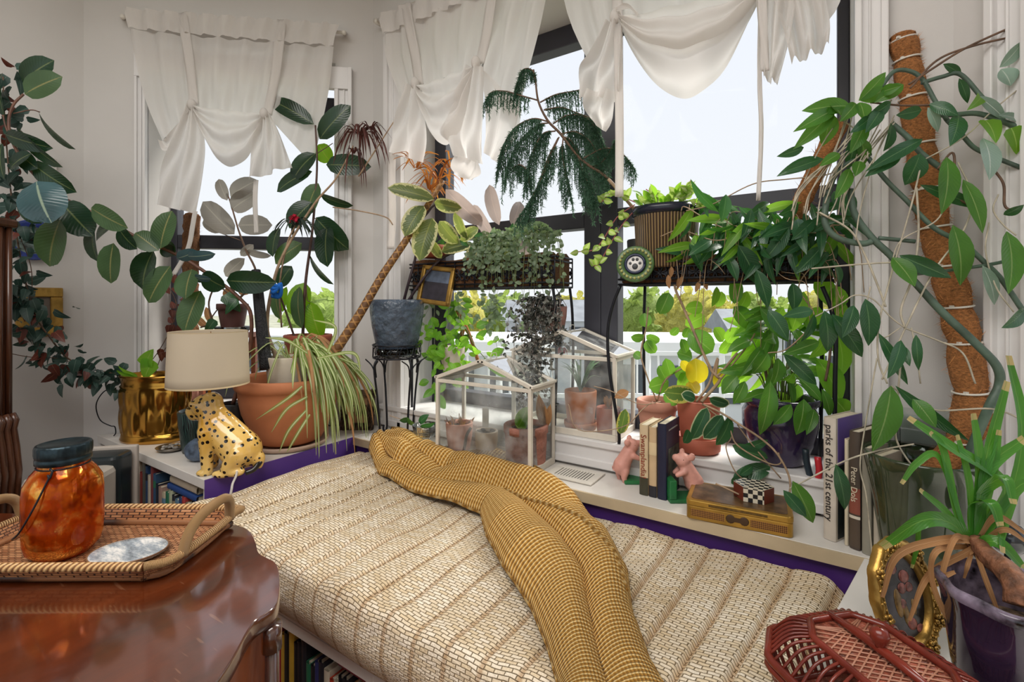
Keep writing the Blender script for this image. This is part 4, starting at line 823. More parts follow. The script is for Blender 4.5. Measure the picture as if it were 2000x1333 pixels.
MB().box(b+T_ @ V((0, .004, .095)), (.1, .006, .14), M=T_).build('photo', pm('sepia_photo', '#b18a66', .6, var=.2, scale=20), bf)
m = MB()
for x in (-.026, -.004, .016, .034): m.ball(b+T_ @ V((x, -.0005, .085)), .010, 8, sc=(.7, .15, 2.2), M=T_); m.ball(b+T_ @ V((x, -.0005, .113)), .006, 8, sc=(1, .3, 1), M=T_)
m.build('figures', pm('sepia_figures', '#4a3527', .7), bf)
# ---------------------------------------------------------------- left wall and floor
def Xp(px, py, X): r = ray(px, py); return CAM+r*(X/r.x)
XW = -2.91
def wallpic(name, x0, y0, x1, y1, fw, mf, mp_, lab, cat, detail=None):
    a = Xp(x0, y1, XW); b_ = Xp(x1, y0, XW); ya, yb = sorted((a.y, b_.y)); za, zb = a.z, b_.z
    t = thing(name, V((XW, (ya+yb)/2, za)), lab, cat); m = MB()
    for (y, z, h, w_) in (((ya+yb)/2, za+fw/2, fw, yb-ya), ((ya+yb)/2, zb-fw/2, fw, yb-ya), (ya+fw/2, (za+zb)/2, zb-za-2*fw, fw), (yb-fw/2, (za+zb)/2, zb-za-2*fw, fw)): m.box((XW+.014, y, z), (.026, w_, h))
    m.build('frame', mf, t, bevel=.004); MB().box((XW+.010, (ya+yb)/2, (za+zb)/2), (.008, yb-ya-fw, zb-za-fw)).build('picture', mp_, t); return t, ya, yb, za, zb
t, ya, yb, za, zb = wallpic('picture_frame', 28, 563, 120, 660, .042, M_gold, pm('grey_painted_paper', '#9a9a98', .6, var=.12, scale=14), 'gilt picture frame on the left wall behind the trailing vine', 'picture')
m = MB(); m.ball((XW+.015, (ya+yb)/2+.01, za+(zb-za)*.5), .05, 14, sc=(.04, .8, 1.5)); m.ball((XW+.016, (ya+yb)/2+.015, za+(zb-za)*.72), .025, 12, sc=(.06, 1, 1.2)); m.build('painted_figure', pm('muted_grey_brown', '#6d6259', .7), t)
wallpic('picture_frame', 72, 312, 108, 392, .018, pm('white_frame', '#d8d4cf', .5), pm('pale_blue_print', '#a9bccb', .6, var=.2, scale=20), 'small white framed print on the left wall behind rubber leaves', 'picture')
c = Xp(62, 470, XW); RX = Matrix.Rotation(math.pi/2, 3, 'Y'); pt_ = thing('wall_plate', c, 'blue rimmed plate hanging on the left wall above the gilt frame', 'plate')
MB().lathe([(.001, .012), (.055, .010), (.06, .012)], c, 40, M=RX).build('plate_center', pm('painted_plate_center', '#6d7f78', .2, var=.5, scale=30), pt_)
MB().lathe([(.06, .012), (.085, .026), (.088, .024), (.06, .004), (.001, .001)], c, 40, M=RX).build('rim', pm('cobalt_rim', '#2b3f8e', .2, var=.25, scale=40), pt_)
# air purifier
b = V((-2.25, .60, 0)); ap = thing('air_purifier', b, 'grey beige air purifier with a dark side panel beside the bookcase', 'air purifier')
def rrect(hx, hy, r, n=6):
    return [(sx_*(hx-r)+r*math.cos(a), sy_*(hy-r)+r*math.sin(a)) for (sx_, sy_, a0) in ((1, 1, 0), (-1, 1, 1), (-1, -1, 2), (1, -1, 3)) for a in [(a0+k/n)*math.pi/2 for k in range(n+1)]]
RZ = Matrix.Rotation(math.radians(45), 3, 'Z')
def rprism(m, c, hx, hy, r, z0, z1, M=RZ):
    ps = [V(c)+M @ V((x, y, 0)) for x, y in rrect(hx, hy, r)]; m.prism([(p.x, p.y) for p in ps], z0, z1)
m = MB(); rprism(m, b+RZ @ V((0, -.07, 0)), .115, .072, .04, .02, .655); m.build('body', pm('beige_plastic', '#b5ada2', .45, var=.03), ap, bevel=.02)
m = MB(); rprism(m, b+RZ @ V((0, .045, 0)), .112, .058, .03, .03, .680); m.build('side_panel', pm('dark_teal_plastic', '#1d2629', .3, var=.05), ap, bevel=.012, label='dark side panel')
m = MB(); rprism(m, b+RZ @ V((0, .112, 0)), .118, .011, .008, .03, .690); m.build('rim', pm('pale_rim', '#bcb2a8', .4, var=.03), ap, bevel=.005)
m = MB(); rprism(m, b, .10, .12, .06, 0, .02); m.build('base', M_black, ap)
# dark carved hutch at the left edge
hu = D(-75, 700, 1.42)-RT*.185; hu.z = 0; hb = thing('carved_cabinet', hu, 'tall dark carved wooden cabinet at the far left edge', 'cabinet')
M_dkw = wood('dark_walnut', '#2e1a11', '#4d2c1b', .3, (20, 20, 3), .3)
MB().box(hu+UP*.75, (.26, .36, 1.5), M=CM).build('body', M_dkw, hb, bevel=.006)
m = MB()
for k in range(3): m.tube([hu+RT*(.135+.0*k)+FW*(.18-k*.03)+UP*.86, hu+RT*(.135)+FW*(.18-k*.03)+UP*1.5], .009, 8)
m.build('corner_moulding', M_dkw, hb)
m = MB(); pr = [(.145, .02), (.150, .30), (.143, .50), (.150, .58), (.158, .68), (.150, .76), (.140, .82), (.148, .85), (.136, .87)]
for k in range(4): m.tube([hu+RT*(x+.004)+FW*(.185-k*.022)+UP*z for x, z in pr], .011, 8)
m.build('carved_bracket', M_dkw, hb); MB().box(hu+UP*1.515-RT*.0, (.30, .40, .03), M=CM).build('cornice', M_dkw, hb, bevel=.008)
# ---------------------------------------------------------------- near table, tray, jar
ZT = .76
out = [(395, 1012), (440, 1022), (470, 1028), (490, 1040), (500, 1060), (506, 1080), (522, 1090), (538, 1099), (546, 1118), (547, 1150), (540, 1182), (520, 1199), (498, 1214), (482, 1236), (466, 1266), (446, 1300), (410, 1350), (330, 1430), (-300, 1500), (-520, 1100), (-150, 1010), (100, 1004)]
op = [Zp(x, y, ZT) for x, y in out]; op = spath(op+[op[0]], 4)[:-1]; cen = sum(op, V())/len(op)
tb = thing('side_table', V((cen.x, cen.y, 0)), 'polished reddish brown wooden table with a scalloped edge', 'table')
t_ = NT('polished_mahogany'); v = t_.coord('Object', (6, 2.2, 4), (0, 0, .6)); f = t_.noise(v, 1.6, 7, rough=.62)
col = t_.ramp(f, [(.28, hexc('#2c1107')), (.5, hexc('#502009')), (.68, hexc('#642c10')), (.8, hexc('#391708'))]); sc2 = t_.ramp(t_.noise(t_.coord('Object', (9, 70, 9), (0, 0, .9)), 1.3, 2), [(.70, (0, 0, 0, 1)), (.735, (.5, .5, .5, 1))])
col = t_.mix(t_.math('MULTIPLY', sc2, .35), col, hexc('#b98a68')); bs = t_.bsdf(col, .28, 0, Coat_Weight=1., Coat_Roughness=.07, Coat_IOR=1.75); t_.bump(t_.noise(t_.coord(), 18, 3), bs, .05, .004); M_tab = t_.done(bs)
def ring(pts, ins, z): return [V((cen.x+(p.x-cen.x)*(1-ins), cen.y+(p.y-cen.y)*(1-ins), z)) for p in pts]
m = MB(); rings = [ring(op, i_, z_) for i_, z_ in ((.03, ZT-.030), (.004, ZT-.027), (0, ZT-.018), (.003, ZT-.006), (.010, ZT))]; k = len(op); base = [m.add(r) for r in rings]
for a_, b2 in zip(base[:-1], base[1:]):
    for i in range(k): j = (i+1) % k; m.face((a_+j, a_+i, b2+i, b2+j))
m.face([base[-1]+i for i in range(k-1, -1, -1)], None, 0, False); m.face([base[0]+i for i in range(k)], None, 0, False); m.build('top', M_tab, tb)
m = MB(); rg = [ring(op, i_, z_) for i_, z_ in ((.07, 0), (.07, .1), (.05, .60), (.045, ZT-.06), (.04, ZT-.03))]; base = [m.add(r) for r in rg]
for a_, b2 in zip(base[:-1], base[1:]):
    for i in range(k): j = (i+1) % k; m.face((a_+j, a_+i, b2+i, b2+j))
m.build('body', wood('orange_brown_veneer', '#5e2a12', '#7c3f1e', .3, (6, 6, 2), .4), tb)
m = MB(); q1, q2 = Zp(536, 1185, ZT), Zp(546, 1140, ZT); e1 = V((cen.x+(q1.x-cen.x)*.97, cen.y+(q1.y-cen.y)*.97, 0))
m.tube([e1+UP*.05, e1+UP*(ZT-.05)], .012, 10); m.tube([e1+UP*(ZT-.07), e1+UP*(ZT-.03)], .016, 10); m.build('corner_post', M_tab, tb)
# tray
def trp(x, y, z): return RT*x+FW*y+UP*z
tz = ZT+.001; tco = trp(-.815, .930, tz); ty = thing('rattan_tray', tco, 'woven rattan tray with two arched handles on the table', 'tray')
t_ = NT('woven_rattan'); uv = t_.coord('Object', (1, 1, 1), (0, 0, math.radians(-33))); br = t_.n('ShaderNodeTexBrick'); t_.l(uv, br.inputs[0])
for k_, v_ in (('Scale', 1.), ('Mortar Size', .0010), ('Mortar Smooth', .6), ('Brick Width', .013), ('Row Height', .0062)): br.inputs[k_].default_value = v_
br.inputs['Color1'].default_value = hexc('#c18c62'); br.inputs['Color2'].default_value = hexc('#8f5b3a'); br.inputs['Mortar'].default_value = hexc('#3d2114')
bs = t_.bsdf(br.outputs[0], .45); t_.bump(t_.math('MULTIPLY', br.outputs[1], -1.), bs, .9, .004); M_rat = t_.done(bs)
t_ = NT('woven_rattan_side'); uv = t_.coord('UV', (1.5, .05, 1)); br = t_.n('ShaderNodeTexBrick'); t_.l(uv, br.inputs[0])
for k_, v_ in (('Scale', 1.), ('Mortar Size', .0010), ('Mortar Smooth', .6), ('Brick Width', .013), ('Row Height', .0075)): br.inputs[k_].default_value = v_
br.inputs['Color1'].default_value = hexc('#b98155'); br.inputs['Color2'].default_value = hexc('#8a5534'); br.inputs['Mortar'].default_value = hexc('#3a1f12')
bs = t_.bsdf(br.outputs[0], .45); t_.bump(t_.math('MULTIPLY', br.outputs[1], -1.), bs, .9, .004); M_rats = t_.done(bs)
t_ = NT('wrapped_rattan'); uv = t_.coord('UV', (3, 420, 1)); wv = t_.n('ShaderNodeTexWave'); wv.bands_direction = 'DIAGONAL'; wv.inputs['Scale'].default_value = .5; t_.l(uv, wv.inputs[0])
bs = t_.bsdf(t_.ramp(wv.outputs[1], [(.05, hexc('#6d4424')), (.35, hexc('#b98a55')), (.8, hexc('#d8b17c'))]), .4); t_.bump(wv.outputs[1], bs, .7, .004); M_wrap = t_.done(bs)
def octo(hx, hy, c): return [(hx-c, -hy), (hx, -hy+c), (hx, hy-c), (hx-c, hy), (-hx+c, hy), (-hx, hy-c), (-hx, -hy+c), (-hx+c, -hy)]
def oct_s(hx, hy, c, z): return [tco+trp(x, y, z) for x, y in spath([V((x, y, 0)) for x, y in octo(hx, hy, c)+[octo(hx, hy, c)[0]]], 1)[:-1] for x, y in [(x, y)]] if False else [tco+trp(x, y, z) for x, y in octo(hx, hy, c)]
m = MB(); o1 = oct_s(.200, .100, .03, .004); n0 = m.add(o1); m.face([n0+i for i in range(8)], None, 0, False); o1b = oct_s(.200, .100, .03, .0); n0 = m.add(o1b); m.face([n0+i for i in range(7, -1, -1)], None, 0, False)
for i in range(8): m.face((n0+i, n0+(i+1) % 8, n0-8+(i+1) % 8, n0-8+i), None, 0, False)
m.build('base', M_rat, ty)
m = MB(); lo_, hi_ = oct_s(.200, .100, .03, .002)+[oct_s(.2, .1, .03, .002)[0]], oct_s(.218, .116, .035, .034)+[oct_s(.218, .116, .035, .034)[0]]
m.grid(lambda u, v: lerp_path(lo_, u).lerp(lerp_path(hi_, u), v), 64, 4); m.build('side_wall', M_rats, ty, solid=.006)
m = MB(); m.tube(spath(hi_, 5), .0075, 10); m.build('rim', M_wrap, ty)
m = MB(); m.tube(spath([p+UP*.006 for p in lo_], 5), .007, 10); m.build('foot_rail', M_rats, ty)
for s_ in (-1, 1):
    m = MB(); m.tube(spath([tco+trp(s_*.218, -.072, .03), tco+trp(s_*.223, -.060, .065), tco+trp(s_*.225, -.030, .083), tco+trp(s_*.226, .030, .088), tco+trp(s_*.223, .062, .072), tco+trp(s_*.218, .072, .03)], 6), .0095, 10); m.build('handle', M_wrap, ty)
# jar
jc = D(125, 1083, .915); jc.z = tz+.005; jr = thing('mason_jar', jc, 'amber mercury glass jar with dark screw lid and wire handle', 'jar')
t_ = NT('amber_mercury_glass'); ob = t_.coord(); gl = t_.bsdf(hexc('#f08a1c'), .06, 0, Transmission_Weight=.92, IOR=1.35); me_ = t_.bsdf(t_.ramp(t_.noise(ob, 30, 5), [(.36, hexc('#7d2f08')), (.5, hexc('#dd7014')), (.6, hexc('#ffc765'))]), .10, .85)
vo = t_.n('ShaderNodeTexVoronoi'); vo.inputs['Scale'].default_value = 170; t_.l(ob, vo.inputs[0]); spk = t_.math('LESS_THAN', vo.outputs['Distance'], .22); fac = t_.math('MINIMUM', 1., t_.math('ADD', t_.ramp(t_.noise(ob, 24, 6, rough=.75), [(.42, (.05, .05, .05, 1)), (.56, (.95, .95, .95, 1))]), t_.math('MULTIPLY', spk, .6)))
mx = t_.n('ShaderNodeMixShader'); t_.l(fac, mx.inputs[0]); t_.l(gl.outputs[0], mx.inputs[1]); t_.l(me_.outputs[0], mx.inputs[2]); tl = t_.n('ShaderNodeBsdfTranslucent'); tl.inputs[0].default_value = hexc('#f5952a'); m2x = t_.n('ShaderNodeMixShader'); m2x.inputs[0].default_value = .32; t_.l(mx.outputs[0], m2x.inputs[1]); t_.l(tl.outputs[0], m2x.inputs[2]); M_jar = t_.done(m2x)
sq = lambda r, a, z: r*(1+(.055*(math.cos(4*a+.6)) if .01 < z < .155 else 0))
JS = .78
jp = [(r*JS, z) for r, z in [(.001, .006), (.042, .0), (.055, .003), (.066, .014), (.071, .032), (.0725, .06), (.0725, .12), (.070, .14), (.062, .158), (.052, .168), (.0485, .173), (.048, .185)]]
MB().lathe(jp+[(r*JS, z) for r, z in [(.045, .185), (.045, .172), (.058, .156), (.068, .13), (.0695, .06), (.064, .018), (.04, .006), (.001, .009)]], jc, 56, rad=sq).build('jar_body', M_jar, jr)
M_lid = pm('dark_tin_lid', '#2f3d44', .35, .8, var=.25, scale=60); m = MB()
m.lathe([(r*JS, z) for r, z in [(.050, .176), (.0535, .178), (.0535, .186), (.0515, .188), (.0535, .190), (.054, .196), (.054, .208), (.052, .212), (.047, .213), (.045, .2115), (.001, .212)]], jc, 90, rad=lambda r, a, z: r+(.0008*math.sin(a*60) if .195 < z < .209 else 0)); m.build('lid', M_lid, jr)
m = MB(); m.tube([jc+V((.0505*JS*math.cos(a*.2618), 0.0505*JS*math.sin(a*.2618), .171)) for a in range(25)], .0014, 6)
m.tube(spath([jc+trp(.016, -.038, .171), jc+trp(.018, -.045, .166), jc+trp(.004, -.060, .115), jc+trp(-.02, -.063, .07), jc+trp(-.047, -.050, .05), jc+trp(-.060, -.02, .052)], 8), .0016, 6); m.tube(spath([jc+trp(.014, -.042, .176), jc+trp(.021, -.045, .172), jc+trp(.018, -.047, .16), jc+trp(.013, -.045, .166)], 4), .0018, 6); m.build('wire_handle', M_black, jr)
# agate dish
cc = D(252, 1080, .905); cc.z = tz+.006; t_ = NT('grey_agate'); ob = t_.coord('Object', (10, 24, 10), (0, 0, .9)); bs = t_.bsdf(t_.ramp(t_.noise(ob, 1.2, 8, rough=.75), [(.34, hexc('#4a525c')), (.5, hexc('#99a2aa')), (.62, hexc('#e2e0dc'))]), .12, 0, Coat_Weight=.6); M_ag = t_.done(bs)
di = thing('stone_coaster', cc, 'oval grey agate coaster lying in the rattan tray', 'coaster')
MB().lathe([(.001, .001), (.055, 0), (.062, .004), (.064, .008), (.061, .010), (.05, .0085), (.001, .0085)], cc, 48, sx=1.02, sy=.80, rz=math.radians(40)).build('slab', M_ag, di)
MB().tube([cc+UP*.0085+Matrix.Rotation(math.radians(40), 3, 'Z') @ V((.0635*1.02*math.cos(a*.1309), .0635*.8*math.sin(a*.1309), 0)) for a in range(49)], .0016, 6).build('rim', pm('thin_brown_rim', '#7c5a40', .4), di)
# ---------------------------------------------------------------- middle: along the ledge and in the large windows
def dY(Y): return lambda x, y: sY(x, Y)
def sY(x, Y): return Y/(.83867+.54464*(x-1000)/F)
# black iron plant stand
b = V((-1.625, 1.535, ZL)); sd_ = thing('plant_stand', b, 'black wrought iron plant stand with scroll feet on the ledge', 'plant stand'); hst = .425
m = MB(); 
for z, r in ((hst, .108), (hst-.058, .104)): m.tube([b+V((r*math.cos(a*.1745), r*math.sin(a*.1745), z)) for a in range(37)], .0035, 6)
m.build('ring_frame', M_black, sd_)
m = MB()
for k in range(9):
    a0 = k*.698
    def rp(da, z): return b+V((.107*math.cos(a0+da), .107*math.sin(a0+da), hst-.058+z))
    m.tube(spath([rp(.0, .004), rp(.12, .045), rp(.30, .052), rp(.40, .032), rp(.30, .018), rp(.22, .030)], 4), .002, 5); m.tube(spath([rp(.698, .054), rp(.58, .012), rp(.42, .006)], 4), .002, 5)
m.build('scroll_band', M_black, sd_)
m = MB(); 
for k in range(-3, 4): y = k*.03; x = math.sqrt(.108**2-y*y); m.tube([b+V((-x, y, hst-.058)), b+V((x, y, hst-.058))], .002, 5)
m.build('grid_top', M_black, sd_)
for k in range(4):
    a = math.radians(33+45+90*k); o = V((math.cos(a), math.sin(a), 0)); m = MB()
    m.tube(spath([b+o*.10+UP*(hst-.058), b+o*.115+UP*(hst-.10), b+o*.100+UP*.20, b+o*.088+UP*.06, b+o*.092+UP*.02, b+o*.108+UP*.006, b+o*.122+UP*.016, b+o*.118+UP*.034], 5), .0048, 7)
    o2 = V((math.cos(a+.8), math.sin(a+.8), 0)); m.tube(spath([b+o*.104+UP*(hst-.14), b+o*.103+o2*.02+UP*(hst-.09), b+(o+o2)*.075+UP*(hst-.062)], 4), .003, 6); o2 = V((math.cos(a-.8), math.sin(a-.8), 0)); m.tube(spath([b+o*.104+UP*(hst-.14), b+o*.103+o2*.02+UP*(hst-.09), b+(o+o2)*.075+UP*(hst-.062)], 4), .003, 6); m.build('leg', M_black, sd_)
# variegated fig in its grey pot
b2 = b+UP*(hst-.054); vf = thing('variegated_fig', b2, 'variegated rubber fig in a blue grey relief pot on the iron stand', 'potted plant')
M_gry = pm('blue_grey_relief_glaze', '#4d5a6a', .2, var=.25, scale=22, bump=.9, bscale=45, bdist=.01)
MB().lathe([(.001, .012), (.07, .008), (.082, .010), (.084, .045), (.096, .06), (.112, .14), (.121, .21), (.121, .242), (.114, .258), (.104, .260), (.100, .252), (.098, .20)], b2, 48).build('pot', M_gry, vf)
MB().lathe([(.001, .0), (.078, 0), (.092, .012), (.095, .040), (.092, .040), (.088, .014), (.001, .006)], b2, 40).build('saucer', M_clear, vf); MB().disc(b2+UP*.20, .096, 32).build('soil', M_soil, vf)
dv = lambda x, y: 2.17+.0003*(x-800)-.0012*max(0, 500-y)*.5
m = MB(); stem(m, [(788, 590, 2.2), (800, 545), (812, 500), (820, 440), (836, 415), (852, 400), (894, 396)], [.007, .004], dv); stem(m, [(796, 590, 2.2), (830, 540), (866, 503), (905, 488), (938, 477), (975, 462), (1014, 428)], [.007, .003], dv); stem(m, [(852, 402), (850, 385)], .003, dv); stem(m, [(812, 500), (800, 470), (796, 450)], .003, dv); m.build('stem', pm('dark_fig_stem', '#3d2f35', .5, var=.2, scale=30), vf)
V_ = [(848, 390, 757, 367, 32, 8), (828, 402, 790, 462, 40, 10), (845, 426, 819, 510, 48, 8), (858, 432, 894, 476, 32, 15), (848, 395, 902, 407, 26, 25), (920, 478, 862, 492, 30, 25), (926, 500, 956, 552, 30, 15), (965, 480, 953, 566, 24, 30), (980, 462, 1022, 538, 28, 25), (975, 500, 990, 530, 18), (890, 410, 912, 468, 20, 30), (900, 470, 935, 445, 24), (930, 478, 912, 520, 22), (840, 470, 862, 505, 20)]
m = MB(); leaves(m, V_, lambda x, y: dv(x, y)-.03, shape='ov', fold=.22, arch=.08); m.build('foliage', M_vari, vf)
m = MB(); leaves(m, [(956, 361, 975, 440, 28, 20), (1000, 442, 1016, 394, 28, 15), (870, 370, 945, 440, 34, 20), (925, 400, 963, 462, 24, 30), (998, 452, 1043, 507, 20, 30), (940, 440, 965, 478, 16)], lambda x, y: dv(x, y)-.02, shape='ov', fold=.25); m.build('foliage', M_varim, vf, label='mauve undersides of the leaves')
m = MB(); 
for (px, py, n_, l) in ((856, 350, 22, .15), (838, 372, 16, .14), (880, 330, 16, .16), (812, 330, 14, .13)): rosette(m, px, py, 2.17, n_, l, .010, .3, 1., 1.0)
stem(m, [(850, 385), (856, 350)], .003, 2.17); m.build('dracaena_leaves', leafm('orange_red_dracaena', '#a5602f', '#d0a24a', .4, .45, '#d08a3a'), vf, label='orange and red narrow leaves')
# small gilt frame hanging from the rack
def hangframe(name, px, py, Y, wpx, hpx, tilt, lab):
    c = Yp(px, py, Y); s = sY(px, Y)/F; t = thing(name, c, lab, 'picture'); R = Matrix.Rotation(math.radians(8), 3, 'Z') @ Matrix.Rotation(math.radians(tilt), 3, 'Y') @ Matrix.Rotation(math.radians(-8), 3, 'X'); w_, h_ = wpx*s, hpx*s; f_ = .022; m = MB()
    for (x, z, a, bb) in ((-w_/2+f_/2, 0, f_, h_), (w_/2-f_/2, 0, f_, h_), (0, -h_/2+f_/2, w_, f_), (0, h_/2-f_/2, w_, f_)): m.box(c+R @ V((x, 0, z)), (a, .022, bb), M=R)
    m.build('frame', M_gold, t, bevel=.006); return t, c, R, w_-f_*1.6, h_-f_*1.6
t, c, R, w_, h_ = hangframe('picture_frame', 852, 558, 1.63, 76, 76, 7, 'small gilt frame with a dark landscape under the left planter rack')
MB().box(c+R @ V((0, .002, -h_*.2)), (w_, .006, h_*.6), M=R).build('picture', pm('dark_painted_hills', '#2a2530', .5, var=.3, scale=30), t); MB().box(c+R @ V((0, .0025, h_*.29)), (w_, .006, h_*.42), M=R).build('painted_sky', pm('dusk_blue_paint', '#566277', .5, var=.2, scale=30), t)
# wire planter racks
def rack(x0, x1, y0, y1, zb, zt, lab, legs, zleg):
    t = thing('planter_rack', V(((x0+x1)/2, (y0+y1)/2, zleg)), lab, 'planter rack', 'black wire planter racks in the windows'); m = MB(); cs = [(x0, y0), (x1, y0), (x1, y1), (x0, y1)]
    for z in (zb, zb+.018, zt, zt-.016): m.tube([V((x, y, z)) for x, y in cs+cs[:1]], .004, 6)
    for k in range(1, 5): y = y0+(y1-y0)*k/5; m.tube([(x0, y, zb), (x1, y, zb)], .0022, 5)
    m.build('frame', M_black, t); n = int((x1-x0)/.055)
    for (pa, pb) in (((x0, y0), (x1, y0)), ((x0, y1), (x1, y1))):
        m = MB()
        for k in range(n):
            cx = pa[0]+(pb[0]-pa[0])*(k+.5)/n; cz = (zb+zt)/2; r = min(.024, (zt-zb-.03)/2)
            for q in range(4):
                ang = q*math.pi/2+.785; m.tube(spath([V((cx, pa[1], cz)), V((cx+r*math.cos(ang-.4), pa[1], cz+r*math.sin(ang-.4))), V((cx+r*1.25*math.cos(ang), pa[1], cz+r*1.25*math.sin(ang))), V((cx+r*math.cos(ang+.4), pa[1], cz+r*math.sin(ang+.4))), V((cx, pa[1], cz))], 3), .0032, 5)
            m.tube([(cx+(pb[0]-pa[0])/n/2, pa[1], zb), (cx+(pb[0]-pa[0])/n/2, pa[1], zt)], .003, 5); m.box((cx, pa[1]+.002, cz), (.05, .002, .012))
        m.build('scroll_panel', M_black, t)
    for lg in legs: m = MB(); m.tube(spath([V(p) for p in lg], 6), .006, 8); m.build('leg', M_black, t)
    m = MB(); ps = [(x0+.012, y0+.012), (x1-.012, y0+.012), (x1-.012, y1-.012), (x0+.012, y1-.012)]
    m.grid(lambda u, v: (lerp_path([V((*p, 0)) for p in ps+ps[:1]], u).x, lerp_path([V((*p, 0)) for p in ps+ps[:1]], u).y, zb+.006+v*(zt-zb+.008+.006*math.sin(u*60))), 80, 5); n0 = m.add([(x, y, zb+.006) for x, y in ps]); m.face([n0+i for i in range(4)]); m.build('coir_liner', M_coird, t, solid=.008)
    m = MB(); m.prism([(x0+.016, y0+.016), (x1-.016, y0+.016), (x1-.016, y1-.016), (x0+.016, y1-.016)], zt-.035, zt-.02); m.build('soil', M_soil, t); return t
xl = -1.665
rack(xl, -.875, 1.655, 1.815, 1.31, 1.43, 'black wire planter rack with coir liner in the middle window', [[(x, y, 1.31), (x+dx, y, 1.2), (x+dx*1.3, y, 1.0), (x+dx*.6, y, ZS+.001)] for x, dx in ((xl+.01, .0), (-.885, .012)) for y in (1.66, 1.81)], ZS)
yf = 1.635
rack(-.605, .04, yf, 1.80, 1.312, 1.385, 'black wire planter rack with coir liner in the right window', [[Yp(1212, 558, yf), Yp(1196, 600, yf), Yp(1187, 650, yf), Yp(1190, 720, yf), Yp(1202, 800, yf), Yp(1209, 850, yf), V((Yp(1209, 862, yf).x, yf+.0, ZS+.001))], [Yp(1606, 560, yf), Yp(1622, 600, yf), Yp(1632, 650, yf), Yp(1631, 740, yf), Yp(1630, 840, yf), V((Yp(1630, 900, yf).x, yf, ZS+.001))], [(-.56, 1.795, 1.31), (-.565, 1.795, 1.1), (-.56, 1.795, ZS+.001)], [(.0, 1.795, 1.31), (.005, 1.795, 1.1), (.0, 1.795, ZS+.001)]], ZS)
# striped pot with tradescantia
b = Yp(1301, 500, 1.715); b.z = 1.368; tp_ = thing('tradescantia', b, 'tan ribbed pot with a blue black rim holding pale striped tradescantia', 'potted plant', 'potted plants in the right window')
t_ = NT('ribbed_tan_stripes'); uv = t_.coord('UV'); sp = t_.n('ShaderNodeSeparateXYZ'); t_.l(uv, sp.inputs[0]); sn = t_.math('SINE', t_.math('MULTIPLY', sp.outputs[0], 6.283*64))
bs = t_.bsdf(t_.ramp(sn, [(.2, hexc('#4d3a2e')), (.6, hexc('#a58a62'))]), .35); t_.bump(sn, bs, .8, .004); M_rib = t_.done(bs)
MB().lathe([(.001, 0), (.098, 0), (.102, .006), (.110, .18), (.112, .186), (.100, .186), (.096, .15)], b, 96).build('pot', M_rib, tp_)
MB().lathe([(.112, .184), (.118, .188), (.119, .205), (.115, .216), (.108, .216), (.104, .19)], b, 48).build('rim', pm('blue_black_glaze', '#191d2e', .25, var=.05), tp_); MB().disc(b+UP*.19, .105, 32).build('soil', M_soil, tp_)
m = MB(); ml = MB(); tops = [((1240, 400), (1205, 425), (1180, 465), (1160, 488), (1130, 492)), ((1245, 405), (1215, 440), (1190, 480), (1170, 515), (1160, 520)), ((1240, 395), (1215, 385), (1190, 380), (1175, 395)), ((1290, 400), (1275, 380), (1262, 370)), ((1330, 400), (1345, 375), (1350, 355)), ((1310, 400), (1320, 380), (1325, 365)), ((1350, 400), (1375, 395), (1380, 400)), ((1335, 400), (1338, 370), (1350, 352)), ((1280, 400), (1262, 395), (1255, 385))]
for pts in tops:
    m = MB(); P_ = stem(m, [(p[0], p[1], sY(p[0], 1.66)) for p in pts], .002, 1.7); m.build('stem', M_stemr, tp_)
    for k in range(11 if pts[-1][0] < 1200 else 6):
        c = lerp_path(P_, .15+.85*k/10); s_ = 1 if k % 2 else -1; o = (RT*s_*random.uniform(.2, .9)+UP*random.uniform(-.4, .7)-FW*.4).normalized(); ml.leaf(c, c+o*random.uniform(.03, .045), .024, CAM-c+jit(.6), 'la', 6, fold=.3)
ml.build('foliage', M_trad, tp_)
m = MB()
for k in range(34):
    a = random.uniform(0, 6.28); c = b+V((.08*math.cos(a), .08*math.sin(a), .20+random.uniform(0, .06))); m.leaf(c, c+V((math.cos(a)*.6, math.sin(a)*.6, random.uniform(.2, 1.2))).normalized()*.05, .024, UP+jit(1), 'la', 6, fold=.3)
m.build('foliage', M_hoyag, tp_)
# green medallion with a paw print
c = Yp(1241, 517, 1.60); me = thing('paw_plaque', c, 'round green beaded plaque with a black paw print propped on the rack', 'plaque'); RM = Matrix.Rotation(math.radians(12), 3, 'Z') @ Matrix.Rotation(math.radians(80), 3, 'X')
kk = sY(1241, 1.6)/F*36; M_grn = pm('olive_green_glaze', '#4d6b3a', .3, var=.15, scale=40)
MB().lathe([(.001, .002), (kk*.93, .001), (kk, .004), (kk, .009), (kk*.95, .012), (kk*.62, .010), (kk*.6, .008), (.001, .008)], c, 48, M=RM).build('disc', M_grn, me)
m = MB()
for k in range(24): a = k*math.pi/12; m.ball(c+RM @ V((kk*.80*math.cos(a), kk*.80*math.sin(a), .013)), kk*.085, 8)
m.build('beads', pm('pale_green_beads', '#a8ab6a', .3, var=.1), me); m = MB(); m.tube([c+RM @ V((kk*.5*math.cos(a*.2618), kk*.5*math.sin(a*.2618), .010)) for a in range(25)], kk*.08, 6); m.build('blue_ring', pm('navy_ring', '#1d2544', .3), me)
MB().lathe([(.001, .0105), (kk*.44, .0100), (kk*.46, .008)], c, 32, M=RM).build('white_field', pm('white_enamel', '#dcd9d6', .4, var=.03), me); m = MB()
for x, y, r in ((0, -.10, .12), (-.17, .02, .06), (-.07, .16, .065), (.07, .16, .065), (.17, .02, .06)): m.ball(c+RM @ V((x*kk*1.5, y*kk*1.5, .0108)), r*kk*1.3, 10, sc=(1, 1.1, .12), M=RM)
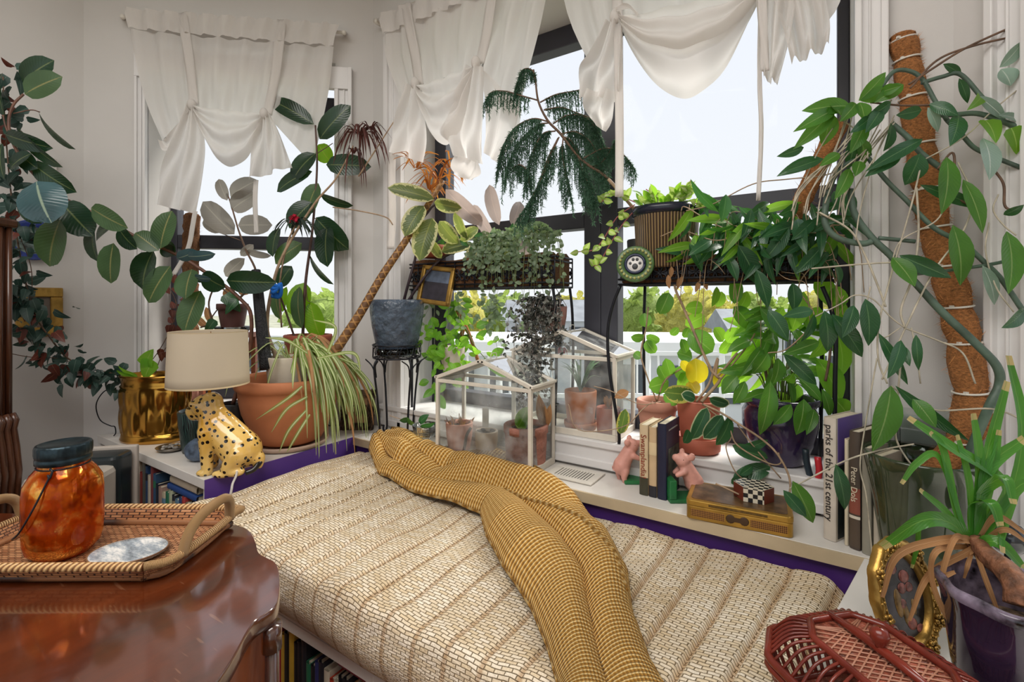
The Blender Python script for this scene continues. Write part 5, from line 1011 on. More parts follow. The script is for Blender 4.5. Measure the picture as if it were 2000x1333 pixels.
m.build('paw_print', pm('black_print', '#1a1a1c', .4, var=0), me)
# ---- indoor greenhouses
def greenhouse(x0, x1, y0, y1, z0, eave, rdg, lab, ajar=0):
    t = thing('tabletop_greenhouse', V(((x0+x1)/2, (y0+y1)/2, z0)), lab, 'greenhouse', 'white framed tabletop greenhouses'); f_ = .014; xm = (x0+x1)/2; m = MB(); z1 = z0+eave; z2 = z0+rdg
    for z in (z0+.012,):
        for y in (y0+f_/2, y1-f_/2): m.box((xm, y, z), (x1-x0, f_, .024))
        for x in (x0+f_/2, x1-f_/2): m.box((x, (y0+y1)/2, z), (f_, y1-y0-2*f_, .024))
    m.build('base_frame', M_gh, t, bevel=.0015); MB().box((xm, (y0+y1)/2, z0+.003), (x1-x0-2*f_, y1-y0-2*f_, .004)).build('floor_tray', M_gh, t)
    for x in (x0+f_/2, x1-f_/2):
        for y in (y0+f_/2, y1-f_/2): MB().box((x, y, (z0+z1)/2+.012), (f_, f_, eave-.024)).build('post', M_gh, t, bevel=.0015)
    m = MB()
    for y in (y0+f_/2, y1-f_/2): m.box((xm, y, z1-f_/2), (x1-x0-2*f_, f_*.8, f_))
    for x in (x0+f_/2, x1-f_/2): m.box((x, (y0+y1)/2, z1-f_/2), (f_, y1-y0-2*f_, f_))
    m.build('eave_rail', M_gh, t, bevel=.0015)
    for s_ in (0, 1):
        xe = x1 if s_ else x0; m = MB()
        for y in (y0+f_/2, y1-f_/2): m.beam((xe, y, z1+.004), (xm, y, z2+.004), f_, f_, (0, 1, 0))
        m.beam((xe, y0, z1+.006), (xe, y1, z1+.006), f_, f_*.7, (1, 0, 0)); m.beam((xm+(xe-xm)*.04, y0, z2), (xm+(xe-xm)*.04, y1, z2), f_*.8, f_*.7, (1, 0, 0)); m.build('roof_frame', M_gh, t, bevel=.0015)
        m = MB(); n0 = m.add([(xe, y0+f_, z1+.006), (xm, y0+f_, z2+.006), (xm, y1-f_, z2+.006), (xe, y1-f_, z1+.006)]); m.face([n0, n0+1, n0+2, n0+3], [(0, 0), (1, 0), (1, 1), (0, 1)], 0, False); m.build('roof_pane', M_tglass, t)
    for y in (y0+f_/2, y1-f_/2): m = MB(); n0 = m.add([(x0+f_, y, z0+.024), (x1-f_, y, z0+.024), (x1-f_, y, z1-f_), (x0+f_, y, z1-f_)]); m.face([n0+i for i in range(4)], None, 0, False); n0 = m.add([(x0+f_, y, z1), (x1-f_, y, z1), (xm, y, z2-.004)]); m.face([n0+i for i in range(3)], None, 0, False); m.build('end_pane', M_tglass, t)
    for x in (x0+f_/2, x1-f_/2): m = MB(); n0 = m.add([(x, y0+f_, z0+.024), (x, y1-f_, z0+.024), (x, y1-f_, z1-f_), (x, y0+f_, z1-f_)]); m.face([n0+i for i in range(4)], None, 0, False); m.build('side_pane', M_tglass, t)
    m = MB(); m.tube(spath([(xm, (y0+y1)/2-.02, z2+.006), (xm, (y0+y1)/2-.016, z2+.024), (xm, (y0+y1)/2+.016, z2+.024), (xm, (y0+y1)/2+.02, z2+.006)], 5), .0016, 6); m.build('handle', M_gh, t); return t
M_gh = pm('cream_white_metal', '#d6cfc2', .45, var=.05, scale=20)
greenhouse(-1.302, -.853, 1.437, 1.618, ZL+.0005, .31, .392, 'white framed glass greenhouse on the ledge behind the throw')
greenhouse(-1.068, -.618, 1.640, 1.855, ZS+.0005, .305, .39, 'white framed glass greenhouse on the window stool behind the other')
def smallpot(px, Y, z, r0, r1, h, m_, lab, cat='potted plant', grp='small pots inside the glass greenhouses', lip=0., **kw):
    c = Yp(px, 800, Y); c.z = z; t = thing('small_pot', c, lab, cat, grp); pot(t, c, r0, r1, h, m_, lip, **kw); return t, c
zi = ZL+.006; zi2 = ZS+.006
t, c = smallpot(897, 1.53, zi, .044, .056, .115, M_terrap, 'pale pink pot at the left inside the front greenhouse')
m = MB()
for k in range(9): a = random.uniform(0, 6.28); p = c+V((.03*math.cos(a), .03*math.sin(a), .10)); m.leaf(p, p+V((math.cos(a)*.5, math.sin(a)*.5, random.uniform(.3, 1.5))).normalized()*random.uniform(.03, .06), .016, jit(1), 'la', 5, fold=.5)
m.tube([c+UP*.1, c+UP*.15], .002, 5); m.build('dried_leaves', M_dry, t)
t, c = smallpot(950, 1.52, zi, .036, .046, .105, pm('cream_glaze', '#c9b398', .4, var=.1), 'cream pot with a plant tag inside the front greenhouse'); MB().box(c+V((-.004, 0, .155)), (.026, .002, .075), .4).build('plant_tag', M_white, t, label='white plant tag')
m = MB()
for k in range(10): a = random.uniform(0, 6.28); p = c+V((.03*math.cos(a), .03*math.sin(a), .10)); m.ball(p, .010, 6, sc=(1.3, 1, .6))
m.build('dark_succulent', pm('dark_dried_succulent', '#3b3430', .7), t); m = MB(); stem(m, [(920, 836), (912, 850), (908, 870), (905, 885)], .006, depth(c)-.03); m.build('trailing_stem', pm('dried_grey_stem', '#5b5048', .8, bump=1., bscale=120), t)
t, c = smallpot(1027, 1.525, zi, .074, .080, .155, pm('embossed_brick_red_pot', '#a06a5a', .7, var=.15, scale=20, bump=1., bscale=35, bdist=.01), 'embossed brick red pot at the right inside the front greenhouse', lip=.004)
m = MB(); pl(m, 1012, 835, 1030, 795, 30, depth(c)-.03, shape='ov', roll=10); pl(m, 1018, 842, 1022, 800, 26, depth(c)-.02, shape='ov', roll=-20); m.build('foliage', M_hoyag, t); m = MB(); pl(m, 1068, 838, 1052, 770, 22, depth(c), shape='la'); pl(m, 1064, 838, 1075, 790, 16, depth(c), shape='la'); m.build('dried_leaves', M_dry, t, label='withered brown leaves')
t, c = smallpot(1134, 1.735, zi2+.018, .052, .064, .135, M_terra, 'tall terracotta pot with a saucer inside the rear greenhouse'); MB().lathe([(.001, -.016), (.06, -.017), (.066, .0), (.066, .012), (.062, .012), (.058, -.008), (.001, -.01)], c, 32).build('saucer', M_terra, t)
m = MB()
for k in range(16): a = random.uniform(0, 6.28); p = c+UP*.13; q = p+V((math.cos(a)*.09, math.sin(a)*.05, random.uniform(.05, .16))); m.strap(spath([p, p.lerp(q, .5)+UP*.03, q], 3), .011, UP+jit(.4), tip=.1)
m.build('foliage', M_silv, t); m = MB(); rosette(m, 1098, 690, depth(c), 8, .03, .008, .1); m.build('red_bract', M_brom, t, label='small red bract')
t, c = smallpot(1188, 1.73, zi2, .042, .046, .10, M_terrar, 'small terracotta pot at the right inside the rear greenhouse')
m = MB()
for k in range(7): a = random.uniform(0, 6.28); p = c+UP*.095; m.leaf(p, p+V((math.cos(a)*.4, math.sin(a)*.4, 1)).normalized()*.05, .02, jit(1), 'la', 5)
m.build('dried_leaves', M_dry, t)
# vent register
q4 = [Zp(*p, ZL+.001) for p in ((1060, 926), (1145, 951), (1186, 930), (1102, 909))]; vc = sum(q4, V())/4; ex = (q4[1]-q4[0]); ey = (q4[3]-q4[0]); lx, ly = ex.length, ey.length; ex = V((1, 0, 0)); ey = V((0, 1, 0)); ly = min(ly, .13)
vt = thing('vent_register', vc, 'white louvred vent register set in the ledge', 'vent'); m = MB()
for s_ in (-1, 1): m.box(vc+ey*s_*(ly/2-.012)+UP*.003, (lx, .024, .006)); m.box(vc+ex*s_*(lx/2-.014)+UP*.003, (.028, ly-.048, .006))
m.build('frame', M_white, vt, bevel=.002); MB().box(vc+UP*.0005, (lx-.05, ly-.04, .001)).build('duct_opening', pm('grey_duct', '#4a4d4f', .8), vt); m = MB()
for k in range(11): m.box(vc+ex*((k-5)*(lx-.06)/11)+UP*.003, ((lx-.06)/22, ly-.048, .003), M=Matrix.Rotation(.35, 3, 'Y'))
m.build('louvres', M_white, vt)
# cut glass bowl
b = Zp(822, 874, ZL); b.z = ZL; b.y += .03; gb = thing('glass_bowl', b, 'small cut glass footed bowl on the ledge by the iron stand', 'bowl')
MB().lathe([(.001, .001), (.03, .001), (.034, .006), (.018, .018), (.016, .026), (.035, .038), (.052, .06), (.058, .09), (.056, .09), (.049, .062), (.03, .042), (.001, .036)], b, 40, rad=lambda r, a, z: r*(1+.03*math.cos(a*12)*(z > .035))).build('bowl', glassm('cut_glass', (.84, .88, .87, 1), .16, .18), gb); m = MB()
leaves(m, [(812, 832, 795, 815, 12), (818, 828, 838, 810, 14), (820, 834, 850, 826, 12), (800, 818, 780, 822, 12)], 2.1, shape='la'); m.build('cutting_leaves', M_hoyad, gb); m = MB(); stem(m, [(822, 850), (815, 835), (790, 822), (760, 812)], .0015, 2.1); m.build('cutting_stem', M_canel, gb)
# hanging plants below the left rack
zr = 1.31
def hanger(par, c, zt, r): 
    m = MB()
    for k in range(3): a = k*2.09+.5; m.tube([c+V((r*math.cos(a), r*math.sin(a), 0)), V((c.x+.01*math.cos(a), c.y+.01*math.sin(a), zt))], .0013, 5)
    m.build('hanging_cord', M_canel2, par)
b = Yp(884, 724, 1.735); hp = thing('hanging_pothos', b, 'bright green small leaved plant in a pale pot hanging below the rack', 'hanging plant', 'hanging plants below the left rack')
pot(hp, b, .045, .060, .115, pm('pale_lilac_pot', '#cbb9b4', .6)); hanger(hp, b+UP*.112, zr, .058)
m = MB(); m2 = MB(); dd = depth(b)
for k in range(95):
    x = random.gauss(885, 30); y = random.gauss(672, 34); c = D(x, y, dd-.06+random.uniform(-.03, .05)); L = random.uniform(.035, .055); m.leaf(c, c+(RT*random.uniform(-1, 1)+UP*random.uniform(-1, .7)-FW*.3).normalized()*L, L*.55, CAM-c+jit(.9), 'ov', 5, nw=2)
for k in range(46):
    t = random.random(); x = 905-55*t+random.gauss(0, 18); y = 590+ (t*170) ; c = D(x, y, dd+.02+random.uniform(-.03, .05)); L = random.uniform(.045, .075); m2.leaf(c, c+(RT*random.uniform(-1, 1)+UP*random.uniform(-1, .5)).normalized()*L, L*.5, CAM-c+jit(.7), 'la', 6)
leaves(m2, [(855, 650, 828, 643, 14), (838, 745, 818, 752, 14), (848, 760, 826, 778, 14), (850, 770, 870, 800, 18), (930, 640, 955, 630, 18), (960, 690, 985, 682, 18), (945, 700, 990, 740, 14)], dd, shape='la'); m.build('foliage', M_hoyag, hp); m2.build('foliage', M_hoya, hp, label='longer mid green leaves'); m = MB(); stem(m, [(884, 700), (905, 640), (930, 680), (985, 740)], .002, dd); m.build('stem', M_steml, hp); m = MB(); stem(m, [(884, 700), (905, 640), (890, 600)], .010, dd+.03); stem(m, [(890, 600), (915, 650), (935, 710)], .009, dd+.04); m.build('coir_stake', M_coir, hp)
b = Yp(1080, 646, 1.725); hh = thing('string_of_hearts', b, 'dark leaved string of hearts trailing from a small hanging pot', 'hanging plant', 'hanging plants below the left rack')
pot(hh, b, .045, .058, .10, pm('dusty_rose_pot', '#a3746a', .7, var=.15)); hanger(hh, b+UP*.098, zr, .056); m = MB(); ms = MB(); dd = depth(b)
for k in range(44):
    x0 = random.gauss(1062, 26); y0 = 590+random.uniform(-6, 26); ln = random.choice((40, 70, 100, 130, 150, 170)) if x0 < 1075 else random.choice((20, 40, 60)); pts = [(1082, 605, dd), (x0+(1082-x0)*.3, y0-8, dd-.06), (x0-4, y0+20, dd-.10), (x0-8+random.uniform(-14, 14), y0+ln*.6+30, dd-.10), (x0-10+random.uniform(-20, 30), y0+ln+30, dd-.11)]
    P_ = stem(ms, pts, .0009, dd, 4, 5)
    for q in range(12+ln//6): c = lerp_path(P_, random.uniform(.12, 1))+jit(.008); o = (RT*random.uniform(-1, 1)+UP*random.uniform(-1, .6)-FW*random.uniform(-.5, .5)).normalized(); m.leaf(c, c+o*random.uniform(.014, .022), .016, jit(1), 'he', 4, nw=2, fold=.1)
ms.build('stem', pm('mauve_vine', '#8d8078', .7), hh); m.build('foliage', M_hearts, hh)
# dense trailing plant at the right end of the rack
b = Yp(1030, 470, 1.735); b.z = 1.41; dh = thing('trailing_dischidia', b, 'dense small leaved trailing plant spilling over the end of the left rack', 'trailing plant'); m = MB(); ms = MB()
for k in range(60):
    x0 = random.uniform(930, 1080); t0 = random.uniform(0, 1); top_ = 440+abs(x0-1040)*.25; ln = random.uniform(50, 110) if x0 < 1010 else random.uniform(70, 150); d0 = sY(x0, 1.70); dx = (x0-1010)*.35
    P_ = stem(ms, [(x0, top_+35, d0+.06), (x0+dx*.3, top_, d0), (x0+dx*.7, top_+30, d0-.06), (x0+dx+random.uniform(-8, 8), top_+ln, d0-.07)], .0011, d0, 4, 4)
    for q in range(16): c = lerp_path(P_, random.uniform(.05, 1))+jit(.012); o = (RT*random.uniform(-1, 1)+UP*random.uniform(-1, .5)-FW*random.uniform(-.2, .8)).normalized(); L = random.uniform(.018, .030); m.leaf(c, c+o*L, L*.6, CAM-c+jit(1), 'la', 5, nw=2)
for k in range(16):
    x0 = random.uniform(835, 1070); d0 = sY(x0, 1.66); P_ = stem(ms, [(x0, 560, d0), (x0+random.uniform(-10, 10), 600, d0-.01), (x0+random.uniform(-25, 25), 560+random.uniform(60, 130), d0)], .0009, d0, 4, 4)
    for q in range(9): c = lerp_path(P_, random.uniform(.2, 1))+jit(.008); o = (RT*random.uniform(-1, 1)+UP*random.uniform(-1, .4)).normalized(); m.leaf(c, c+o*.03, .016, CAM-c+jit(1), 'la', 5, nw=2)
ms.build('stem', M_steml, dh); m.build('foliage', M_string, dh)
m = MB()
for k in range(46): x = random.uniform(830, 1000); c = D(x, random.uniform(455, 500), sY(x, 1.70)); o = (RT*random.uniform(-1, 1)+UP*random.uniform(-.3, 1)).normalized(); m.leaf(c, c+o*.05, .022, CAM-c+jit(1), 'la', 5, nw=2)
m.build('foliage', M_hoyad, dh, label='darker leaves along the rack')
c = Yp(846, 492, 1.70); t = thing('bowl_planter', c-UP*.03, 'shallow dusty red bowl set in the left planter rack', 'plant pot'); MB().lathe([(.001, 0), (.05, 0), (.075, .02), (.092, .055), (.088, .056), (.07, .026), (.001, .012)], c-UP*.03, 36).build('bowl', M_terrar, t)
# drooping norfolk pine
b = Yp(1250, 420, 1.77); b.z = 1.345; pn = thing('norfolk_pine', b, 'drooping norfolk pine leaning out across the middle window', 'potted plant', 'potted plants in the right window'); pot(pn, b, .04, .048, .14, pm('black_nursery_pot', '#17181b', .5)); m = MB(); ms = MB()
def dpn(x, y): Y = 1.52+.0011*max(0, x-1040); return sY(x, Y)
TR = [(1250, 425, sY(1250, 1.77)), (1236, 406), (1186, 348), (1135, 312), (1095, 262), (1070, 236), (1052, 200), (1046, 160), (1042, 136)]; stem(ms, TR, [.007, .005, .003], dpn, 7, 5)
def frond(pts, n_, ln, w0=1.):
    P_ = stem(ms, pts, [.003, .0015], dpn, 5, 6); n_ = int(n_*1.5)
    for k in range(n_):
        t = .12+.88*k/n_; c = lerp_path(P_, t); s_ = 1 if k % 2 else -1; nx = lerp_path(P_, min(1, t+.04)); ax = (nx-c).normalized() if (nx-c).length > 1e-6 else -UP
        l = ln*random.uniform(.6, 1.15)*(1-.35*abs(t-.5)); sd = (ax.cross(FW)).normalized()*s_; e = c+(sd*.35+ax*.3)*l*.5-UP*l*1.; mid_ = c+(sd*.4+ax*.3)*l*.35-UP*l*.3; Q = spath([c, mid_, e], 5); m.tube(Q, [.0018, .001], 4, cap=False)
        for q in range(34):
            p = lerp_path(Q, q/34); o = (jit(1)-UP*.8); o.normalize(); m.leaf(p, p+o*.015*w0, .0036, jit(1), 'ne', 1, nw=1, fold=0)
frond([(1050, 196), (1015, 186), (985, 178), (960, 180), (948, 200)], 22, .075); frond([(1046, 160), (1040, 138), (1022, 136), (1012, 160), (1006, 190)], 22, .06); frond([(1055, 200), (1085, 185), (1120, 178), (1150, 172)], 20, .085); frond([(1062, 215), (1095, 210), (1125, 220), (1155, 232), (1170, 250)], 22, .085)
frond([(1072, 238), (1040, 232), (1005, 250), (985, 285), (975, 330)], 40, .12); frond([(1072, 240), (1050, 245), (1020, 270), (1000, 305), (990, 345)], 34, .11); frond([(1080, 242), (1110, 225), (1145, 230), (1170, 262), (1180, 300)], 34, .11)
frond([(1095, 262), (1125, 258), (1155, 280), (1172, 320), (1182, 350)], 42, .12); frond([(1096, 266), (1115, 275), (1135, 310), (1150, 360)], 32, .12); frond([(1092, 268), (1078, 300), (1060, 345), (1040, 385), (1028, 420)], 34, .085); frond([(1085, 256), (1060, 262), (1040, 300), (1030, 350)], 30, .10); frond([(1100, 270), (1098, 300), (1105, 340), (1112, 380)], 26, .09)
frond([(1090, 270), (1070, 310), (1052, 360), (1030, 400), (1010, 430)], 26, .08); frond([(1130, 310), (1140, 340), (1155, 370), (1165, 400)], 26, .08); frond([(1135, 312), (1180, 290), (1215, 300), (1240, 330)], 26, .07); frond([(1150, 325), (1172, 320), (1195, 290), (1205, 270)], 20, .07); frond([(1000, 330), (1015, 322), (1030, 335), (1034, 365)], 18, .06)
ms.build('trunk', M_cane, pn); m.build('foliage', M_pine, pn)
m = MB(); stem(m, [(1240, 410, sY(1240, 1.70)), (1188, 350, sY(1188, 1.66))], .006, 1.8); m.build('support_stick', M_canel, pn)
# ---------------------------------------------------------------- right side: stool pots, ledge books, bench end
def onstool(px, Y): c = Yp(px, 850, Y); c.z = ZS+.0005; return c
b = onstool(1283, 1.735); ta = thing('potted_hoya', b, 'pale terracotta pot with sprawling stems behind the novels', 'potted plant', 'potted plants on the right window stool'); pot(ta, b, .048, .068, .155, M_terrap, lip=.004, lh=.035)
dl = dY(1.70); m = MB()
stem(m, [(1283, 785, sY(1283, 1.73)), (1262, 730), (1252, 690), (1262, 640), (1266, 600)], .0028, dl); stem(m, [(1283, 785, sY(1283, 1.73)), (1300, 742), (1340, 715), (1375, 690)], .003, dl); stem(m, [(1290, 785, sY(1290, 1.73)), (1250, 790, 1.55), (1195, 765, 1.58), (1160, 755, 1.62)], .0014, dl); stem(m, [(1275, 785), (1255, 800, 1.55), (1215, 835, 1.55), (1130, 840, 1.6), (1110, 790, 1.62)], .0016, dl)
m.build('stem', M_canel, ta); m = MB()
leaves(m, [(1267, 757, 1306, 745, 36, 5), (1262, 640, 1258, 612, 24), (1258, 660, 1232, 658, 18), (1262, 665, 1280, 690, 22), (1262, 655, 1288, 668, 18), (1322, 690, 1352, 700, 28), (1300, 742, 1286, 715, 22), (1318, 720, 1345, 735, 30), (1340, 690, 1330, 662, 20), (1335, 660, 1345, 640, 18), (1296, 770, 1325, 790, 22), (1325, 640, 1310, 655, 16), (1310, 735, 1300, 700, 24), (1253, 700, 1238, 690, 18)], dl, shape='ov'); m.build('foliage', M_hoya, ta)
m = MB(); leaves(m, [(1222, 799, 1211, 848, 24, 10), (1297, 766, 1356, 770, 38, 10)], dY(1.60), shape='ov'); m.build('foliage', leafm('yellow_edged_leaf', '#5c7a36', '#8a9a4a', .35, .35, edge='#b9b45a'), ta, label='yellow edged leaves'); m = MB(); pl(m, 1228, 765, 1200, 778, 16, sY(1215, 1.62), shape='la', roll=30); m.build('foliage', M_dry, ta, label='orange curled leaf')
b = onstool(1364, 1.71); tb_ = thing('potted_hoya', b, 'red terracotta pot with white edged hoya leaves hanging over it', 'potted plant', 'potted plants on the right window stool'); MB().lathe([(.001, .001), (.06, 0), (.070, .008), (.073, .052), (.069, .054), (.062, .014), (.001, .01)], b, 40).build('saucer', M_terrar, tb_); pot(tb_, b+UP*.010, .052, .070, .165, M_terrar)
m = MB(); dl = dY(1.66); stem(m, [(1360, 785, 1.55), (1385, 750), (1402, 700), (1400, 735), (1440, 690)], .004, dl); stem(m, [(1370, 785, 1.5), (1405, 745), (1400, 735), (1385, 715), (1345, 625), (1330, 590), (1318, 560), (1312, 500), (1290, 460)], [.0055, .0035], dl, 7, 8); stem(m, [(1372, 790, 1.5), (1405, 805, 1.45), (1445, 830, 1.42), (1490, 860, 1.4), (1520, 890, 1.38), (1542, 935, 1.36), (1538, 975, 1.35), (1510, 990, 1.34), (1470, 978, 1.35), (1398, 945, 1.38)], [.0035, .0025], dl, 7, 8)
stem(m, [(1372, 790, 1.5), (1420, 830, 1.44), (1440, 870, 1.42), (1500, 905, 1.4), (1525, 905, 1.4), (1520, 885, 1.4)], .0022, dl); stem(m, [(1425, 820, 1.44), (1428, 855, 1.43), (1418, 875, 1.43), (1435, 920, 1.42), (1462, 945, 1.42)], .0018, dl); stem(m, [(1440, 830, 1.43), (1470, 870, 1.42), (1525, 935, 1.40)], .002, dl); stem(m, [(1405, 745), (1470, 660), (1480, 615)], .0025, dl); m.build('stem', M_canel, tb_)
rim_l = leafm('white_edge_dark_leaf', '#27452f', '#9fb48c', .3, .25, '#5f8a3a', stripe='!#c9c79a', patch='#48684a'); m = MB()
# leaf margins stay thin: scale the pale outline by a narrower dark face laid on it
for r in [(1381, 796, 1351, 860, 30, 10), (1411, 811, 1374, 858, 34, 5), (1358, 780, 1330, 770, 22, 20), (1385, 778, 1425, 790, 22, 20)]: pl(m, *r[:5], dl(r[0], 0)-.10, roll=r[5], shape='ov')
m.build('foliage', leafm('pale_margin_leaf', '#b9bd95', None, .4, .3), tb_, label='pale leaf margins'); m = MB()
for r in [(1381, 797, 1352, 858, 25, 10), (1411, 812, 1375, 856, 29, 5), (1358, 780, 1332, 770, 18, 20), (1385, 778, 1423, 790, 18, 20)]: pl(m, *r[:5], dl(r[0], 0)-.103, roll=r[5], shape='ov')
leaves(m, [(1426, 814, 1398, 870, 32), (1345, 840, 1335, 866, 24), (1430, 870, 1500, 895, 28, 10), (1440, 880, 1500, 860, 20), (1460, 930, 1428, 945, 16, 30), (1505, 912, 1430, 942, 26, 40), (1470, 910, 1445, 928, 16)], lambda x, y: 1.44, shape='ov'); m.build('foliage', rim_l if False else M_hoyad, tb_)
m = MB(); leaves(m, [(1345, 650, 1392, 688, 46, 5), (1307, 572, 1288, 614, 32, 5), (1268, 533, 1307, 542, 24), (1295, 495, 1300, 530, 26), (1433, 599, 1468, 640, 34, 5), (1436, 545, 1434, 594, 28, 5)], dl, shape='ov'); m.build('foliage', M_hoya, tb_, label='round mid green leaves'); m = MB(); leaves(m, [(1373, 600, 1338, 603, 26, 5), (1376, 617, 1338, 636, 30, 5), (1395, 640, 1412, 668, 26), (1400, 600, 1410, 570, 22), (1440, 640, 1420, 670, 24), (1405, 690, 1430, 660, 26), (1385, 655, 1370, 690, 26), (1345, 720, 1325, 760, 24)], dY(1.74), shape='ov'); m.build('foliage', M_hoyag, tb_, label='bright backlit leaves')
m = MB(); leaves(m, [(1358, 700, 1360, 752, 44, 5), (1346, 745, 1362, 770, 26, 5), (1395, 755, 1410, 720, 24), (1350, 725, 1330, 705, 18)], dY(1.67), shape='ov'); m.build('foliage', M_yell, tb_, label='yellowing leaf')
b = onstool(1522, 1.735); pp = thing('purple_pot_hoya', b, 'purple glazed pot of long drooping hoya leaves on the stool', 'potted plant', 'potted plants on the right window stool')
M_ppl = pm('aubergine_glaze', '#34264a', .14, var=.3, scale=9, Coat_Weight=.4); MB().lathe([(.001, .002), (.062, .0), (.072, .008), (.098, .07), (.108, .12), (.108, .16), (.100, .175), (.103, .185), (.112, .192), (.113, .205), (.106, .21), (.098, .205), (.094, .16)], b, 48).build('pot', M_ppl, pp); MB().disc(b+UP*.185, .096, 32).build('soil', M_soil, pp)
m = MB(); ms = MB(); mg = MB(); crown = b+UP*.20
for k in range(58):
    a = random.uniform(0, 6.28); o = RT*math.cos(a)*1.1+FW*math.sin(a)*.7; h = random.uniform(.02, .30); l = random.uniform(.04, .15); p0 = crown+o*.03; p1 = crown+o*l*.6+UP*h; ms.tube(spath([p0, p0.lerp(p1, .5)+UP*.03, p1], 3), .0016, 5); e = p1+(o*random.uniform(.5, 1)+UP*random.uniform(-1.1, .2)).normalized()*random.uniform(.08, .14)
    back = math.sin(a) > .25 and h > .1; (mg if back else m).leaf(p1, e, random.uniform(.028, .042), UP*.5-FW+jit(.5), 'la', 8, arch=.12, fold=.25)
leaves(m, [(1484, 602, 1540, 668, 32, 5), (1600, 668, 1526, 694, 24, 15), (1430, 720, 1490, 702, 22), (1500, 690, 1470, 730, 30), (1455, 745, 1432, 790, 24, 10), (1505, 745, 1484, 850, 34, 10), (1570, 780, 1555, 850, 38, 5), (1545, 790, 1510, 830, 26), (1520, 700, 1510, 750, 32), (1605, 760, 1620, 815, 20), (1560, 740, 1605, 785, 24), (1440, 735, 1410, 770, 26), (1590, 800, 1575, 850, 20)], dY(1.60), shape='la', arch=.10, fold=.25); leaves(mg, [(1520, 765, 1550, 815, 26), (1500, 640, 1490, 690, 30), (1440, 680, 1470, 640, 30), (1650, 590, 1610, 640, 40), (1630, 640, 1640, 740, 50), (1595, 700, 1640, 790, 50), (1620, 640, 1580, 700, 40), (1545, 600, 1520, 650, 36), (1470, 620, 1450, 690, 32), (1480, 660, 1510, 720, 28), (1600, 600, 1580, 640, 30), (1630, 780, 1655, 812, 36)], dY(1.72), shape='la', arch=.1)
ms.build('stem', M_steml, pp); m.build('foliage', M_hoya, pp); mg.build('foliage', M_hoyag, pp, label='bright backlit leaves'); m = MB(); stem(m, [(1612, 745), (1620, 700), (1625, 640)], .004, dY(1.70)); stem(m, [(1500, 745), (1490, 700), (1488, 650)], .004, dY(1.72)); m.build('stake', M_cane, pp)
# hoya tangled over the right rack
b = V((-.16, 1.72, 1.385)); hr = thing('rack_hoya', b, 'tangled long leaved hoya spilling over the right planter rack', 'trailing plant'); m = MB(); ms = MB(); mg = MB()
for k in range(150):
    x = random.uniform(1340, 1640); y = 420+random.uniform(-30, 70)+abs(x-1480)*.05; Y = random.uniform(1.58, 1.74); c = D(x, y, sY(x, Y)); o = (RT*random.uniform(-1, .5)+UP*random.uniform(-1, .25)-FW*random.uniform(-.1, .4)).normalized(); L = random.uniform(.08, .15); (mg if random.random() < .22 else m).leaf(c, c+o*L, L*random.uniform(.19, .27), CAM-c+jit(.9), 'la', 7, arch=.1, fold=.25)
H = [(1418, 380, 1409, 434, 24, 5), (1442, 479, 1479, 556, 38, 5), (1478, 527, 1500, 602, 28, 10), (1541, 446, 1490, 512, 28, 10), (1346, 476, 1371, 532, 20), (1605, 482, 1553, 535, 28, 10), (1540, 445, 1500, 498, 24), (1608, 310, 1517, 345, 26, 20), (1628, 374, 1666, 427, 42, 5), (1548, 553, 1550, 608, 28, 5), (1623, 506, 1638, 558, 24), (1590, 430, 1545, 470, 24), (1560, 400, 1520, 420, 24), (1390, 470, 1345, 500, 20), (1420, 500, 1440, 550, 22)]
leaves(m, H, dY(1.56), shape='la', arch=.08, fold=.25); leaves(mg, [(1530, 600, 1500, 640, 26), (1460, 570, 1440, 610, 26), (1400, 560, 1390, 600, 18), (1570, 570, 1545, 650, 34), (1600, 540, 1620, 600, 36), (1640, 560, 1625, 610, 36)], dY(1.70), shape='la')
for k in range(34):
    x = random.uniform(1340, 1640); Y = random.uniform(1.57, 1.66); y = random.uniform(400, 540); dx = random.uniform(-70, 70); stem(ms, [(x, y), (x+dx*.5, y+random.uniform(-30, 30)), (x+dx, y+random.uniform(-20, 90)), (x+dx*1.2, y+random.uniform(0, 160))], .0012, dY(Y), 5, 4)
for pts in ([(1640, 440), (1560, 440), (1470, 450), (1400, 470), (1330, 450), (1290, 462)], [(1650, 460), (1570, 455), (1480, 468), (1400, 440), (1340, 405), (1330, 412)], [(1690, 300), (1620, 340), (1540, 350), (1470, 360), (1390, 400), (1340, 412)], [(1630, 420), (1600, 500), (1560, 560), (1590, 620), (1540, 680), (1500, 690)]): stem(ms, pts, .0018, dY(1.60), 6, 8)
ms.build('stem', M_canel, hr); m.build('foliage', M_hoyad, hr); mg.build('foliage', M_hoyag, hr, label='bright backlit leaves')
m = MB()
for k in range(9): c = D(random.uniform(1300, 1400), random.uniform(520, 560), sY(1350, 1.62)); m.leaf(c, c+(RT*random.uniform(-.5, .5)-UP).normalized()*.04, .016, CAM-c+jit(1), 'la', 5)
m.build('dried_leaves', M_dry, hr, label='small dried leaves')
